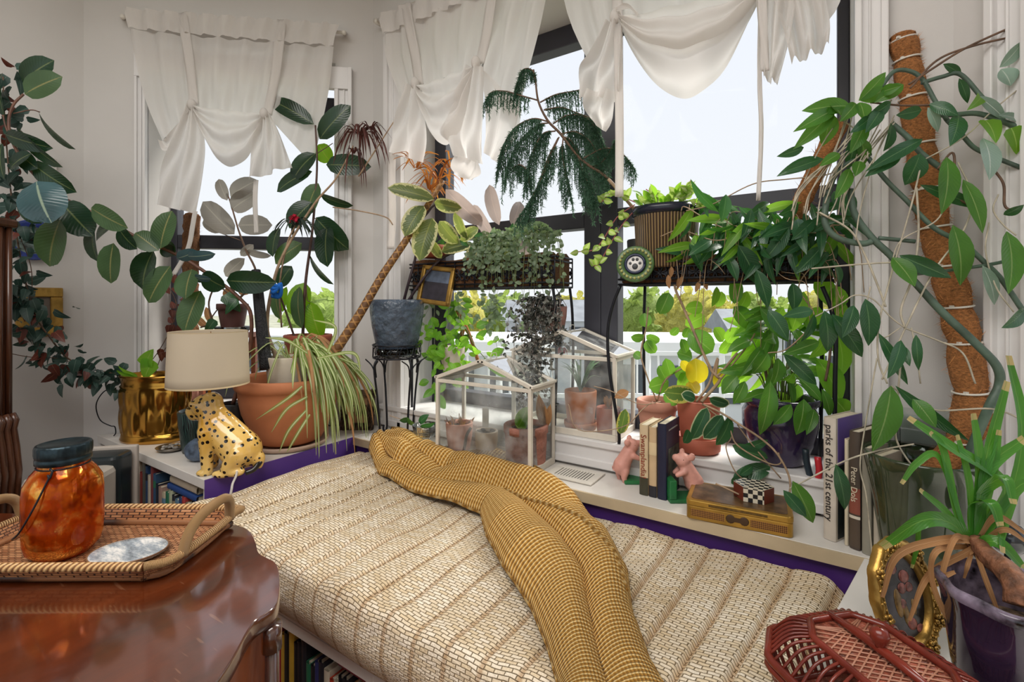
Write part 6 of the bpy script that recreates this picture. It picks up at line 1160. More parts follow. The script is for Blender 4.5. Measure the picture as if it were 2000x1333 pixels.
# second coir pole leaning in the rack
p0, p1 = D(1530, 470, sY(1530, 1.74)), D(1640, 238, sY(1640, 1.68)); m = MB(); ax = (p1-p0).normalized(); s1 = ax.orthogonal().normalized(); s2 = ax.cross(s1)
m.grid(lambda u, v: p0.lerp(p1, v)+(s1*math.cos(u*6.283)+s2*math.sin(u*6.283))*(.026+.004*noise.noise(V((math.cos(u*6.28)*3, math.sin(u*6.28)*3, v*20)))), 20, 40, True)
for k in range(160): a = random.uniform(0, 6.28); o = s1*math.cos(a)+s2*math.sin(a); c = p0.lerp(p1, random.random())+o*.025; m.leaf(c, c+o*.014+jit(.022), .0022, UP, 'ne', 1, nw=2)
tag(m.build('coir_pole', M_coir, origin=p0), 'thin coir pole slanting up out of the right rack', 'plant support')
# ---- novels between pig bookends
g_ = 'novels between the pig bookends'
s0 = Zp(1259, 968, ZL); book(s0+V((.001, .062, .0005)), .028, .12, .225, math.radians(-4), '#cdb795', 'cream novel with a red title, outermost by the left pig', g_, title='Swamplandia!', tcol='#8a3524', tsize=.026, band=[(.0, .25, '#3c3a2a')])
book(s0+V((.030, .061, .0005)), .024, .12, .222, math.radians(-4), '#c7ab86', 'tan novel between the cream novel and the dark blue one', g_, band=[(.0, .16, '#23222a'), (.6, .78, '#d8c29a')])
bk = book(s0+V((.060, .060, .0005)), .028, .125, .238, math.radians(-4), '#191d38', 'dark blue novel with a wood scene on its cover beside the right pig', g_)
R = Matrix.Rotation(math.radians(-4), 3, 'Z'); m = MB(); m.box(s0+V((.060, .060, 0))+R @ V((.0146, .005, .085)), (.0008, .10, .14), M=R); m.build('cover_picture', pm('mossy_forest_print', '#4a5045', .6, var=.6, scale=45), bk)
m = MB()
m.box(s0+V((.060, .060, 0))+R @ V((.0146, .0, .214)), (.0008, .085, .004), M=R); m.build('cover_strip', bookm('#8f8d8a'), bk)
def pig(org, mir, lab):
    k = .00047; L = Matrix.Translation(org) @ CM.to_4x4(); q = lambda cx, cy, y=0.: V(((cx-640)*k*mir, y, (885-cy)*k)); t = thing('pig_bookend', org, lab, 'bookend', 'pig bookends on the ledge'); Mp = M_pig
    sh = [('b', q(600, 625), (.024, .024, .024)), ('c', q(575, 618), q(552, 608), .014, .0115), ('c', q(620, 665), q(680, 780), .023, .029), ('b', q(674, 772), (.030, .030, .031)), ('c', q(600, 690, -.017), q(552, 712, -.018), .011, .008), ('c', q(610, 680, .017), q(560, 720, .018), .011, .008), ('c', q(660, 800, -.018), q(668, 850, -.018), .016, .010), ('c', q(668, 850, -.018), q(658, 880, -.018), .010, .009), ('c', q(690, 800, .018), q(690, 850, .018), .016, .010), ('c', q(690, 850, .018), q(682, 880, .018), .010, .009), ('b', q(645, 592, -.020), (.012, .006, .013)), ('b', q(610, 585, .020), (.010, .006, .013))]
    pbd = blob('pig_body', sh, Mp, t, L, org, .003, 4); m = MB(); m.tube(spath([L @ q(712, 800), L @ q(735, 795, .008), L @ q(728, 778, .002), L @ q(722, 795, -.008), L @ q(742, 800, -.004)], 4), [.005, .003], 7); m.build('curly_tail', Mp, pbd); m = MB()
    for y in (-.019, .019): m.ball(L @ q(590, 612, y), .003, 8)
    m.build('eye', pm('dark_eye', '#1d1414', .2, var=0) if 'dark_eye' not in bpy.data.materials else bpy.data.materials['dark_eye'], pbd); M2 = bpy.data.materials.get('green_painted_wood') or pm('green_painted_wood', '#1f6b3a', .45, var=.15, scale=25)
    m = MB(); m.box(L @ V((-.028*mir, 0, .006)), (.085, .075, .012), M=CM); m.build('foot_plate', M2, t, bevel=.003); m = MB(); m.box(L @ V((-.060*mir, 0, .041)), (.022, .075, .058), M=CM); m.build('upright', M2, t, bevel=.003)
M_pig = pm('pink_painted_resin', '#d69a8c', .5, var=.12, scale=25)
o = Zp(1345, 975, ZL); o.z = ZL+.0115; pig(o-UP*.0115+UP*.0, 1, 'pink pig bookend on a green base, propped against the dark blue book')
o = Zp(1226, 945, ZL); o.z = ZL; o.y += .01; pig(o+V((-.012, .012, 0)), -1, 'pink pig bookend on a green base, half hidden behind the cream novel')
# ---- gold tin and chequered box
ta_, tb2, tc2 = Zp(1340, 1012, ZL), Zp(1550, 1054, ZL), Zp(1572, 1012, ZL); tw = (tb2-ta_).length; ang = math.atan2(tb2.y-ta_.y, tb2.x-ta_.x); cx_ = (ta_+tb2)/2+Matrix.Rotation(ang, 3, 'Z') @ V((0, .078, 0)); TR_ = Matrix.Rotation(ang, 3, 'Z')
tn = thing('biscuit_tin', cx_, 'flat gold tin box with brown lattice panels on the ledge', 'tin'); M_tin = pm('gold_tin', '#b78f42', .32, .65, var=.2, scale=12)
def tprism(m, hx, hy, r, z0, z1): ps = [cx_+TR_ @ V((x, y, 0)) for x, y in rrect(hx, hy, r)]; m.prism([(p.x, p.y) for p in ps], ZL+z0, ZL+z1)
m = MB(); tprism(m, tw/2, .078, .014, .0006, .038); m.build('tin_body', M_tin, tn, bevel=.002); m = MB(); tprism(m, tw/2+.001, .079, .015, .038, .055); m.build('tin_lid', M_tin, tn, bevel=.003); m = MB(); tprism(m, tw/2-.012, .066, .012, .055, .0562); m.build('lid_picture', pm('brown_lid_print', '#6a5136', .35, .2, var=.35, scale=30), tn)
t_ = NT('brown_lattice'); uv = t_.coord('UV', (14, 3, 1), (0, 0, .785)); ck = t_.n('ShaderNodeTexChecker'); ck.inputs['Scale'].default_value = 2.; ck.inputs[1].default_value = hexc('#4a2a1a'); ck.inputs[2].default_value = hexc('#a8793f'); t_.l(uv, ck.inputs[0]); M_lat = t_.done(t_.bsdf(ck.outputs[0], .4, .3)); m = MB()
for x in (-.076, .076): m.box(cx_+TR_ @ V((x, -.0782, .020)), (.088, .001, .020), M=TR_); m.build('lattice_panel', M_lat, tn); m = MB()
m; m = MB(); c = cx_+TR_ @ V((0, -.0785, .021))
for x in (-.017, .017): m.ball(c+TR_ @ V((x, 0, 0)), .012, 12, sc=(1, .08, 1), M=TR_)
m.box(c, (.034, .0016, .012), M=TR_); m.build('clasp_ornament', pm('dark_ornament', '#4d3a2a', .35, .4), tn); m = MB(); m.box(cx_+TR_ @ V((0, -.0796, .047)), (tw*.55, .0012, .006), M=TR_); m.build('printed_band', pm('dark_gold_print', '#6f5426', .4, .3, var=.3, scale=90), tn)
hc = Zp(1468, 985, ZL+.056); hc = V((hc.x, hc.y+.045, ZL+.0568)); hx_ = thing('chequered_box', hc, 'small hexagonal black and white chequered box on the tin', 'box'); t_ = NT('black_white_chequers'); ck = t_.n('ShaderNodeTexChecker'); ck.inputs['Scale'].default_value = 1; ck.inputs[1].default_value = hexc('#15161a'); ck.inputs[2].default_value = hexc('#cfc6b2'); t_.l(t_.coord('UV', (83, 83, 1)), ck.inputs[0]); M_ck = t_.done(t_.bsdf(ck.outputs[0], .35)); m = MB(); hp_ = [(.052*math.cos(ang+k*math.pi/3), .044*math.sin(ang+k*math.pi/3)) for k in range(6)]
m.prism([(hc.x+x, hc.y+y) for x, y in hp_], hc.z+.0395, hc.z+.041); m.build('lid_top', M_ck, hx_); m = MB(); red = pm('red_brown_lacquer', '#6b2f22', .35)
for k in range(6):
    a, b_2 = V((*hp_[k], 0))+hc, V((*hp_[(k+1) % 6], 0))+hc; L = (b_2-a).length; n0 = m.add([a, b_2, b_2+UP*.0395, a+UP*.0395]); m.face([n0, n0+1, n0+2, n0+3], [(0, 0), (L, 0), (L, .0395), (0, .0395)], 0 if k in (4, 1) else 1, False)
m.build('side_panels', (M_ck, red), hx_); m = MB(); m.prism([(hc.x+x*.98, hc.y+y*.98) for x, y in hp_], hc.z, hc.z+.002); m.build('bottom', red, hx_)
# pruners and dark pouch
c = Zp(1592, 1012, ZL); pr_ = thing('garden_pruners', c, 'garden pruners with a red handle in a dark speckled pouch', 'tool'); c.y += .03; m = MB(); m.box(c+UP*.055, (.03, .022, .11), .5); m.build('pouch', pm('dark_speckled_cloth', '#17181d', .8, var=.5, scale=120), pr_, bevel=.006); m = MB(); m.tube(spath([c+V((.004, -.004, .09)), c+V((.010, -.012, .13)), c+V((.006, -.010, .17))], 4), .009, 8); m.build('red_handle', pm('red_grip', '#c22a35', .35, var=.03), pr_); m = MB(); m.tube(spath([c+V((-.008, .0, .09)), c+V((-.02, 0, .14)), c+V((-.024, 0, .185))], 4), .009, 8); m.build('dark_handle', pm('teal_black_grip', '#20303a', .4), pr_)
# garden books
rz = math.radians(-27); R = Matrix.Rotation(rz, 3, 'Z'); g_ = 'garden books at the right end of the ledge'
def gbook(px, py, wd, ht, col, lab, dp=.15, **kw): s = Zp(px, py, ZL); s.z = ZL+.0005; return book(s+R @ V((0, dp/2+.004, 0)), wd, dp, ht, rz, col, lab, g_, **kw)
pk = gbook(1619, 1056, .030, .318, '#c9bfb2', 'tall pale book titled parks of the 21st century', .135, title='parks of the 21st century', tcol='#1d1c1f', tsize=.0245)
m = MB(); q_ = V(pk['_o']); m.box(q_+R @ V((.0154, .004, .10)), (.0008, .126, .19), M=R); m.build('cover_picture', pm('dark_park_photo', '#1d2a2b', .35, var=.4, scale=30), pk); m = MB(); m.box(q_+R @ V((.0154, .004, .257)), (.0008, .126, .12), M=R); m.build('cover_panel', pm('violet_cover', '#6a55a0', .35), pk)
gbook(1652, 1066, .009, .27, '#cfc3ab', 'thin cream book between two thick garden books', .13)
gbook(1668, 1074, .024, .295, '#4b4038', 'brown garden book with a red picture and white band on its spine', .14, title='Peter Dols', tcol='#d8cbb5', tsize=.020, band=[(.30, .52, '#8a4a3c'), (.02, .26, '#54463a'), (.26, .285, '#d8d0c0')])
gbook(1691, 1084, .020, .262, '#8d897c', 'grey green book between the brown book and the last pale book', .13)
gbook(1714, 1094, .020, .25, '#b3aa9c', 'pale grey book next to the green ceramic pot', .12)
# green ceramic pot with moss pole climber
b = D(1795, 900, 1.10); b.z = ZL+.0005; cl = thing('climbing_monstera', b, 'large climbing plant on a tall coir moss pole in a green glazed pot', 'potted plant')
M_gpot = pm('dark_green_celadon', '#3b4632', .08, var=.25, scale=6, Coat_Weight=.5); MB().lathe([(.001, .002), (.066, 0), (.072, .004), (.078, .08), (.088, .16), (.100, .225), (.107, .262), (.106, .268), (.100, .262), (.092, .22), (.08, .12)], b, 56).build('pot', M_gpot, cl); MB().disc(b+UP*.215, .090, 32).build('soil', M_soil, cl)
PC = [D(1862, 960, 1.09), D(1893, 830, 1.12), D(1885, 690, 1.15), D(1865, 590, 1.17), D(1835, 480, 1.20), D(1812, 380, 1.22), D(1795, 260, 1.25), D(1775, 140, 1.27), D(1763, 72, 1.28)]; PC[0] = b+RT*.055+FW*.03+UP*.2; PS = spath(PC, 10); m = MB(); nP = len(PS)-1
def pole(u, v):
    p = lerp_path(PS, v); a = u*6.283; r = .033-.004*v; seg = abs(math.sin(v*math.pi*11)); r *= .80+.30*seg**.5; r += .003*noise.noise(V((math.cos(a)*3, math.sin(a)*3, v*40))); return p+(RT*math.cos(a)+FW*math.sin(a))*r
m.grid(pole, 28, 160, True); m.ball(PS[-1], .029, 14, sc=(1, 1, .35))
m.build('moss_pole', M_coir, cl); m = MB()
for k in range(3600):
    v = random.random(); a = random.uniform(0, 6.28); c = pole(a/6.283, v); o = (RT*math.cos(a)+FW*math.sin(a)); m.leaf(c-o*.001, c+o*random.uniform(.002, .006)+(UP*random.uniform(-1, 1)+RT*random.uniform(-1, 1))*.015, .0015, jit(1), 'ne', 1, nw=1, fold=0)
m.build('coir_fibres', pm('coir_fibre', '#c98a50', .9, var=.3, scale=30), cl)
for k in range(1, 12):
    v = k/11; v = min(.985, v-.0); m = MB(); m.tube([lerp_path(PS, v)+(RT*math.cos(a*.2618)+FW*math.sin(a*.2618))*(.0335-.004*v)*1.0+UP*.004*math.cos(a*.2618) for a in range(25)], .0026, 6); p = pole(.6, v); m.box(p-RT*.004, (.008, .006, .006), M=CM); m.build('zip_tie', M_zip, cl)
dk = dY(1.42)
def dR(x, y): return 1.13+.0006*(1900-x)*.5+.0001*(600-y)
m = MB(); TH = [([(1870, 940, 1.1), (1930, 800, 1.06), (1952, 752, 1.06), (1946, 715), (1905, 671), (1841, 611), (1794, 560), (1743, 503), (1703, 465), (1669, 418), (1660, 370)], [.0095, .0075]), ([(1689, 300), (1730, 351), (1770, 391), (1824, 445), (1881, 476), (1919, 509), (1956, 546), (1996, 604)], .0055), ([(1615, 384), (1611, 435), (1635, 465), (1682, 476), (1703, 472)], .0075), ([(1815, 225), (1865, 224), (1910, 222), (1960, 238), (2005, 255)], .006), ([(1800, 162), (1840, 150), (1875, 145), (1915, 187), (1940, 215)], .005), ([(1720, 172), (1750, 138), (1795, 148), (1828, 200), (1850, 235)], .005), ([(1787, 536), (1841, 530), (1939, 516), (2010, 498)], .004), ([(1716, 465), (1787, 472)], .005), ([(1740, 240), (1775, 270), (1800, 300), (1840, 330)], .0065), ([(1850, 235), (1880, 265), (1905, 290), (1950, 310), (2000, 330)], .005), ([(1700, 300), (1640, 330), (1615, 384)], .006)]
for pts, r in TH: stem(m, pts, r, lambda x, y: dR(x, y)-.05, 9, 7)
m.build('stem', M_stemg, cl); m = MB()
TN = [[(1800, 317), (1780, 401), (1736, 553), (1716, 638), (1716, 705), (1733, 750)], [(1790, 367), (1794, 452), (1784, 536), (1760, 604), (1767, 641)], [(1871, 317), (1898, 384), (1881, 452), (1824, 530), (1767, 644), (1723, 742)], [(1932, 435), (1925, 490), (1945, 560), (1980, 610)], [(1713, 700), (1692, 820), (1680, 910), (1692, 970), (1704, 1090)], [(1740, 754), (1780, 782), (1830, 802), (1935, 799), (1998, 820)], [(1785, 868), (1720, 880), (1650, 901), (1542, 955)], [(2000, 165), (1940, 215), (1880, 270), (1800, 315)], [(1590, 620), (1640, 595), (1670, 577), (1705, 585), (1740, 620), (1767, 641)], [(1767, 641), (1830, 665), (1880, 690), (1905, 750)], [(1600, 415), (1660, 450), (1690, 500), (1715, 560), (1730, 600)], [(1780, 640), (1790, 690), (1798, 750)], [(1700, 560), (1690, 620), (1720, 660), (1760, 640)], [(1760, 700), (1750, 820), (1755, 870), (1800, 930), (1835, 935)], [(1975, 50), (2000, 45)], [(1585, 525), (1700, 515), (1790, 512)], [(1620, 225), (1660, 245), (1690, 275), (1695, 310)], [(1950, 380), (1940, 410), (1960, 440), (1985, 460)], [(1850, 380), (1830, 430), (1760, 470), (1740, 520)]]
for pts in TN: m = MB(); stem(m, pts, random.choice((.0016, .002, .0024)), lambda x, y: dR(x, y)-.06, 6, 8); m.build('aerial_root', M_canel2, cl)
m = MB()
for pts in ([(1775, 165), (1820, 135), (1890, 92), (2005, 40)], [(1778, 172), (1830, 118), (1900, 90), (2005, 66)], [(1832, 330), (1862, 300), (1868, 380), (1905, 405)], [(1940, 330), (1960, 360), (1962, 400), (1975, 412)], [(1700, 200), (1760, 206), (1830, 205)]): stem(m, pts, .0026, lambda x, y: dR(x, y)-.06, 6, 8)
m.build('dark_vine', M_cane, cl); m = MB()
for k in range(22):
    x0 = random.uniform(1655, 1770); y0 = random.uniform(195, 270); x1 = x0-random.uniform(40, 150); y1 = random.uniform(360, 470); stem(m, [(x0, y0), (x0-(x0-x1)*.4+random.uniform(-15, 15), y0+(y1-y0)*.35), (x1+random.uniform(0, 20), y0+(y1-y0)*.75), (x1, y1)], .0016, lambda x, y: dR(x, y)-.06+random.uniform(-.004, .004), 5, 6)
m.build('hanging_stem', M_canel2, cl)
L1 = [(1797, 361, 1925, 408, 20, 30), (1757, 499, 1858, 543, 28, 25), (2000, 604, 1956, 641, 30), (1690, 584, 1696, 676, 38, 5), (1610, 607, 1616, 688, 36, 5), (1625, 614, 1684, 698, 34, 10), (1668, 597, 1645, 660, 28, 15), (1500, 605, 1539, 665, 30), (1588, 607, 1529, 619, 22, 20), (1590, 614, 1564, 668, 24), (1530, 692, 1595, 752, 26, 10), (1797, 300, 1767, 362, 44, 5), (1716, 651, 1773, 752, 18, 30), (1760, 665, 1733, 740, 26, 15), (1789, 654, 1794, 724, 13, 40), (1762, 675, 1777, 716, 12, 40), (1749, 754, 1893, 862, 20, 40), (1632, 907, 1650, 996, 28, 10), (1530, 958, 1575, 1010, 24), (1740, 240, 1725, 296, 32), (1670, 265, 1655, 332, 28, 10), (1570, 288, 1517, 306, 18), (1600, 312, 1532, 335, 20), (1802, 272, 1690, 335, 26, 15), (1815, 203, 1872, 226, 22, 25), (1872, 225, 1855, 286, 32, 15), (1842, 125, 1877, 146, 14, 30), (1873, 153, 1890, 202, 14, 30), (1760, 300, 1689, 346, 26, 15), (1740, 200, 1690, 230, 24), (1800, 215, 1750, 225, 22), (1720, 215, 1690, 260, 24), (1700, 230, 1660, 260, 22), (1960, 420, 2000, 400, 20)]
L2 = [(1861, 440, 1875, 558, 46, 5), (1743, 503, 1787, 560, 36, 10), (1740, 754, 1704, 882, 54, 5), (1783, 778, 1828, 836, 30, 15), (1690, 240, 1660, 300, 28, 10), (1660, 330, 1630, 390, 26, 10), (1720, 180, 1760, 168, 20, 20), (1966, 452, 1969, 575, 46, 5), (1849, 307, 1838, 419, 42, 5), (1881, 351, 1919, 456, 30, 15), (1548, 940, 1588, 1022, 34, 10), (1677, 197, 1730, 141, 28, 10), (1680, 197, 1730, 174, 28, 10), (1679, 200, 1688, 236, 30, 5), (1672, 202, 1640, 238, 26, 5), (1662, 207, 1566, 217, 34, 5), (1634, 212, 1549, 258, 26, 5), (1630, 216, 1549, 292, 30, 5), (1622, 220, 1606, 286, 36, 5), (1625, 208, 1642, 226, 30), (1765, 165, 1707, 201, 26, 10), (1640, 300, 1600, 325, 20), (1680, 270, 1690, 320, 26, 10), (1680, 315, 1670, 345, 20)]
L3 = [(1915, 190, 1888, 216, 24, 5), (1925, 235, 1945, 280, 42, 5), (1975, 250, 1985, 302, 46, 5)]
L4 = [(1919, 519, 1942, 596, 26, 10), (1910, 188, 1964, 236, 20, 20), (1920, 270, 1932, 352, 40, 5), (1952, 132, 1998, 80, 26, 10), (1955, 135, 1974, 168, 40, 5), (1950, 225, 2000, 242, 18), (1812, 210, 1832, 258, 20, 15)]
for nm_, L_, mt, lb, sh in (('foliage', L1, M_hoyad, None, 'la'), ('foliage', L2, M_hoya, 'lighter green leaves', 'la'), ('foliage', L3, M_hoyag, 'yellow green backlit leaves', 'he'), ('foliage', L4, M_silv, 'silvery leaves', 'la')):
    m = MB(); leaves(m, L_, lambda x, y: dR(x, y)-.07, shape=sh, arch=.07, fold=.22); m.build(nm_, mt, cl, label=lb)
# clear glass box with a brush
b = Yp(1812, 900, 1.57); b.z = ZL; gx = thing('glass_vase', b, 'clear square glass vase behind the green pot', 'vase'); m = MB()
for x, y, a, c2 in ((-.06, 0, .003, .10), (.06, 0, .003, .10), (0, -.05, .12, .003), (0, .05, .12, .003)): m.box(b+V((x, y, .17)), (a, c2, .34), 0)
m.box(b+UP*.004, (.12, .1, .008)); m.build('vase', M_clear, gx)
# ---------------------------------------------------------------- bench end, frame, basket, bulb pot
rc = thing('end_cabinet', (.5, 1.1, 0), 'low white cabinet closing the right end of the bench', 'cabinet'); ep = [(-.050, .66), (1.0, .66), (1.0, .88), (.48, 1.42), (.09, YL-.004), (-.032, .90)]
MB().prism(ep, ZL-.035, ZL).build('top', M_ledge, rc, bevel=.002); MB().prism([(.5+(x-.5)*.97, 1.1+(y-1.1)*.97) for x, y in ep], 0, ZL-.035).build('body', M_ledge, rc)
# oval gilt frame
b = Zp(1788, 1288, ZL); b.z = ZL+.001; of = thing('oval_frame', b, 'ornate oval gilt frame with a dark flower painting leaning on the cabinet', 'picture frame'); RO = Matrix.Rotation(math.radians(33+14), 3, 'Z') @ Matrix.Rotation(math.radians(-14), 3, 'X'); oc = b+RO @ V((0, 0, .098)); ax_, az_ = .066, .094
def oval(r, u, y): a = u*6.283; return oc+RO @ V((ax_*r*math.cos(a), y, az_*r*math.sin(a)))
m = MB(); pf_ = [(1., .004), (1.02, -.006), (.98, -.013), (.90, -.016), (.86, -.012), (.82, -.014), (.76, -.012), (.72, -.006), (.70, -.002), (.70, .004)]
m.grid(lambda u, v: oval(pf_[int(round(v*9))][0]*(1+(.035*max(0, math.cos(u*6.283*12)) if pf_[int(round(v*9))][0] > .95 else 0)), u, pf_[int(round(v*9))][1]), 96, 9, True); m.build('frame', M_gold, of)
m = MB()
for k in range(40): a = k/40; m.ball(oval(.84, a, -.014), .0026, 6)
for q in (.04, .14, .28, .42, .55, .68, .82, .92):
    c = oval(.93, q, -.016)
    for k in range(6): m.ball(c+RO @ V((.008*math.cos(k*1.05), -.001, .008*math.sin(k*1.05))), .0042, 7)
    m.ball(c-RO @ V((0, .004, 0)), .004, 7)
    for s_ in (-1, 1): m.tube(spath([c, oval(.96, q+s_*.02, -.015), oval(.90, q+s_*.04, -.015), oval(.95, q+s_*.05, -.014)], 3), .0022, 5)
m.build('carved_roses', M_gold, of); m = MB(); n0 = m.add([oval(.71, k/48, -.002) for k in range(48)]); m.face([n0+47-i for i in range(48)], None, 0, False); m.build('painting', pm('dark_still_life', '#3a363c', .25, var=.5, scale=22), of); m = MB()
for x, z, r in ((-.01, .045, .010), (.012, .03, .012), (.002, .012, .010), (.018, .012, .009), (-.004, -.012, .009), (.008, -.045, .011), (.024, -.055, .009), (-.018, .05, .008)): m.ball(oc+RO @ V((x, -.0025, z)), r, 9, sc=(1, .12, .9), M=RO)
m.build('painted_roses', pm('dusty_rose_paint', '#9a5a50', .4, var=.4, scale=90), of); m = MB()
for x, z, r in ((-.012, -.01, .018), (.0, -.03, .014), (-.03, -.06, .008), (.02, -.02, .010)): m.ball(oc+RO @ V((x, -.0022, z)), r, 9, sc=(.5, .08, 1.3), M=RO)
m.build('painted_vase', pm('ochre_paint', '#8a6a3a', .4, var=.4, scale=60), of)
# basket
bc_ = V((.070, .8335, ZL)); e_ = V((.70, -.71, 0)).normalized(); c_ = V((.71, .70, 0)).normalized(); BM_ = Matrix((e_, c_, UP)).transposed(); bk_ = thing('lidded_basket', bc_+UP*.001, 'red brown wicker basket with slatted lid and turned knob', 'basket'); M_cher = pm('cherry_lacquer_cane', '#70291d', .22, var=.2, scale=25); M_cherp = pm('woven_cherry_panel', '#8a4a38', .35, var=.35, scale=70, bump=1., bscale=110, bdist=.006)
def bp(x, y, z): return bc_+BM_ @ V((x, y, z))
def octb(hx, hy, z, k=.42): c1, c2 = hx*k, hy*k; return [bp(x, y, z) for x, y in ((hx-c1, -hy), (hx, -hy+c2), (hx, hy-c2), (hx-c1, hy), (-hx+c1, hy), (-hx, hy-c2), (-hx, -hy+c2), (-hx+c1, -hy))]
def loop(m, P_, r): Q = []; [Q.extend([P_[i].lerp(P_[(i+1) % 8], t) for t in (.06, .35, .65, .94)]) for i in range(8)]; m.tube(Q+[Q[0], Q[1]], r, 8)
in_, mid_, out_, bot_ = octb(.080, .064, .128), octb(.105, .092, .118), octb(.128, .116, .086), octb(.105, .095, .018); m = MB(); loop(m, in_, .0055); m.build('panel_frame', M_cher, bk_); m = MB(); loop(m, out_, .0065); m.build('lid_rim', M_cher, bk_); m = MB()
for i in range(8):
    n_ = 9 if (in_[i]-in_[(i+1) % 8]).length > .05 else 6
    for k in range(n_): t = (k+.5)/n_; m.tube(spath([a_[i].lerp(a_[(i+1) % 8], t) for a_ in (in_, mid_, out_)], 4), .0023, 6)
m.build('lid_slats', M_cher, bk_); m = MB(); n0 = m.add([bp(*(BM_.transposed() @ (p-bc_)))-UP*.003 for p in in_]); m.face([n0+i for i in range(8)], [(0, 0)]*8, 0, False); n0 = m.add([p-UP*.006 for p in in_]); m.face([n0+7-i for i in range(8)], None, 0, False); m.build('woven_panel', M_cherp, bk_); m = MB()
for s_ in (-1, 1):
    for k in range(-6, 7): x = k*.011; m.tube([bp(max(-.075, min(.075, x-s_*.03)), -.055, .1262), bp(max(-.075, min(.075, x+s_*.03)), .055, .1262)], .0013, 5)
m.build('cane_strips', pm('pale_cane', '#b07a62', .35, var=.15), bk_); m = MB(); m.tube([bp(-.082, 0, .132), bp(-.03, 0, .136), bp(.03, 0, .136), bp(.082, 0, .132)], [.004, .007, .007, .004], 8); m.build('lid_bar', M_cher, bk_); MB().lathe([(.001, 0), (.006, 0), (.006, .005), (.011, .012), (.012, .020), (.009, .027), (.001, .029)], bp(0, 0, .137), 20).build('knob', M_cher, bk_); m = MB()
for i in range(8):
    n_ = 9 if (in_[i]-in_[(i+1) % 8]).length > .05 else 6
    for k in range(n_): t = (k+.5)/n_; m.tube(spath([out_[i].lerp(out_[(i+1) % 8], t)-UP*.008, (out_[i]*.6+bot_[i]*.4).lerp(out_[(i+1) % 8]*.6+bot_[(i+1) % 8]*.4, t)-UP*.01, bot_[i].lerp(bot_[(i+1) % 8], t)], 3), .003, 6)
loop(m, bot_, .006); loop(m, [p-UP*.012 for p in out_], .006); m.build('basket_wall', M_cher, bk_); m = MB(); n0 = m.add(bot_); m.face([n0+i for i in range(8)], None, 0, False); m.build('basket_floor', M_cherp, bk_)
for k in range(0, 8, 2): MB().lathe([(.001, -.017), (.006, -.017), (.007, -.006), (.005, .006)], bot_[k], 12).build('foot', M_cher, bk_)
# purple bulb pot lower right
b = D(1990, 1180, .70); b.z = ZL+.0005; bp_ = thing('bulb_plant', b, 'cut back strap leaved plant in a glossy purple scalloped pot', 'potted plant'); M_plum = pm('plum_drip_glaze', '#2c1f33', .08, var=.3, scale=14, Coat_Weight=.6); wv_ = lambda r, a, z: r*(1+.035*math.sin(a*9)*max(0, (z-.12)/.08)); MB().lathe([(.001, .002), (.055, 0), (.062, .005), (.075, .06), (.082, .12), (.086, .165), (.090, .178)], b, 90, rad=wv_).build('pot', M_plum, bp_); MB().lathe([(.089, .176), (.0925, .184), (.0915, .192), (.086, .195), (.080, .188), (.077, .17), (.074, .12)], b, 90, rad=wv_).build('rim', pm('blue_brown_rim_glaze', '#6f6474', .12, var=.5, scale=40), bp_); MB().disc(b+UP*.13, .074, 32).build('soil', pm('pale_bark_chips', '#6d5a48', .9, var=.5, scale=90, bump=1., bscale=90), bp_)
m = MB(); c = b+UP*.14-FW*.03-RT*.02; m.grid(lambda u, v: c+V((math.cos(u*6.283)*math.sin(v*3.14+.001), math.sin(u*6.283)*math.sin(v*3.14+.001), -math.cos(v*3.14)))*(.028+.006*noise.noise(V((math.cos(u*6.28)*6, math.sin(u*6.28)*6, v*14)))), 32, 20, True); m.build('bulb', pm('papery_bulb', '#8d7a63', .9, var=.5, scale=80, bump=1., bscale=120), bp_)
m = MB(); stem(m, [(1995, 1185, .70), (1990, 1150, .71), (1965, 1115, .74), (1930, 1088, .77), (1902, 1058, .80)], [.020, .018, .014], .75, 12, 8); m.build('ringed_trunk', pm('ringed_brown_trunk', '#7a4f36', .7, var=.35, scale=60, bump=1., bscale=60, bdist=.008), bp_)
def st_(m, rows):
    for r in rows:
        pts, wpx = r[:-1], r[-1]; P_ = spath([D(p[0], p[1], p[2] if len(p) > 2 else .80) for p in pts], 7); m.strap(P_, wpx*.8/F/1.15, -FW+UP*.5, tip=.55, crease=.35, root=.8)
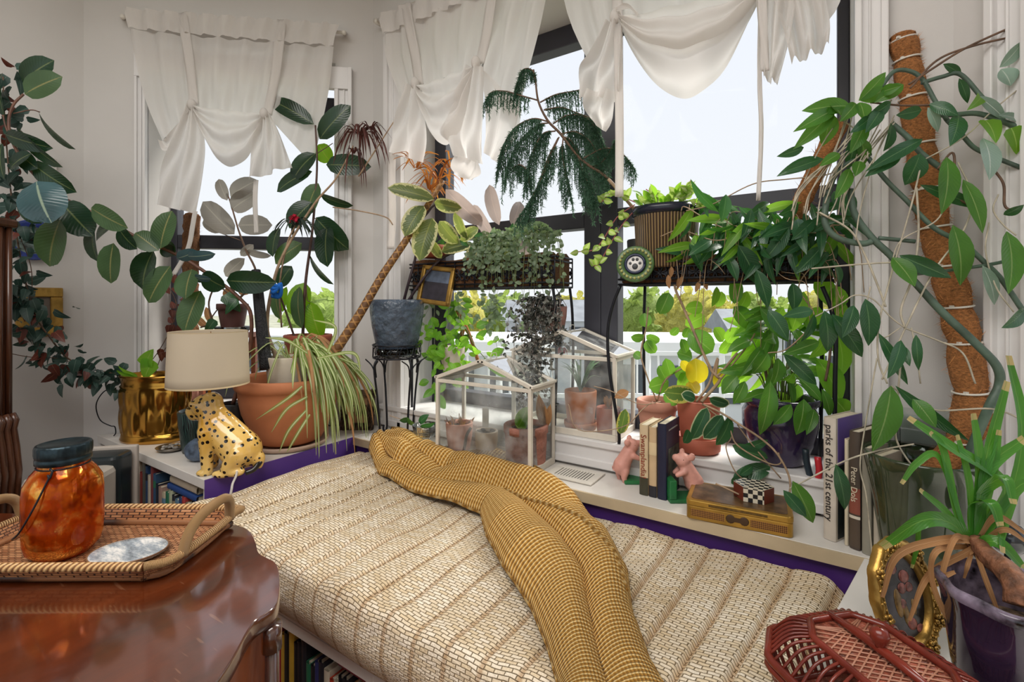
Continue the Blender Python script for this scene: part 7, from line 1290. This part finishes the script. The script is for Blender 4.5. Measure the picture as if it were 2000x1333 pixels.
m = MB(); st_(m, [[(1902, 1058), (1911, 916), (1899, 808), 24], [(1905, 1055), (1925, 900), (1966, 745, .82), 24], [(1950, 1050, .84), (1996, 860, .86), (1968, 695, .90), 28], [(1905, 1055), (1962, 952), (1850, 870), (1773, 817, .83), 26], [(1890, 1056), (1866, 1000), (1840, 880), (1815, 845), 20], [(1888, 1060), (1850, 1005), (1795, 957), 18], [(1880, 1030), (1833, 895), (1790, 905), (1760, 945), 15], [(1895, 1058), (1855, 1022, .78), (1800, 1018, .77), (1722, 1068, .80), 30], [(1908, 1055), (1922, 925), (2000, 856), 28], [(1908, 1055), (1912, 970), (1960, 935, .77), (1978, 985, .75), 26], [(1898, 1060), (1900, 985), (1935, 985, .77), (1952, 1028, .76), 28], [(1905, 1060), (1950, 1062, .77), (2000, 1112, .76), 26], [(1900, 1058), (1945, 990), (1957, 1080, .76), 18], [(1900, 1058), (1890, 940), (1868, 850), 18], [(1902, 1055), (1935, 930), (1950, 840), 20], [(1895, 1055), (1805, 1010), (1790, 1068), (1780, 1110), 12], [(1915, 1050), (1980, 960), (2010, 940), 22]]); m.build('foliage', M_straw, bp_)
m = MB(); st_(m, [[(1893, 1062), (1885, 1054, .78), (1825, 1058, .76), (1750, 1087, .76), (1722, 1167, .77), 17], [(1895, 1072), (1890, 1078, .78), (1812, 1125, .76), (1775, 1212, .76), 14], [(1890, 1068), (1830, 1075, .75), (1817, 1125, .75), (1845, 1200, .74), (1890, 1245, .73), (1930, 1240, .73), 13], [(1905, 1075), (1910, 1095, .77), (1930, 1150, .74), (1950, 1200, .73), 13], [(1900, 1070), (1890, 1100, .76), (1882, 1130, .76), 10], [(1910, 1050), (1945, 1010, .78), (2005, 1045, .78), 14], [(1910, 1060), (1960, 1035, .77), (2005, 1060, .77), 12], [(1895, 1065), (1865, 1050, .76), (1840, 1120, .75), (1865, 1118, .75), 12]]); m.build('dried_leaves', M_dry, bp_, label='dried brown curling leaves')
c = D(1968, 1050, .93); m = MB(); c.z = max(c.z, .7); gbx = thing('glass_float', V((c.x, c.y, ZL)), 'smoky glass globe on a stem behind the strap leaves', 'ornament'); m.ball(c, .032, 20); m.build('globe', pm('smoky_glass', '#2f363c', .08, var=.2, Coat_Weight=.5), gbx); m = MB(); m.tube([V((c.x, c.y, ZL+.006)), c], .005, 8); m.lathe([(.001, .001), (.03, .0), (.03, .005), (.006, .010)], V((c.x, c.y, ZL)), 24); m.build('stand', M_black, gbx)
for o in bpy.data.objects:
    if '_o' in o: del o['_o']
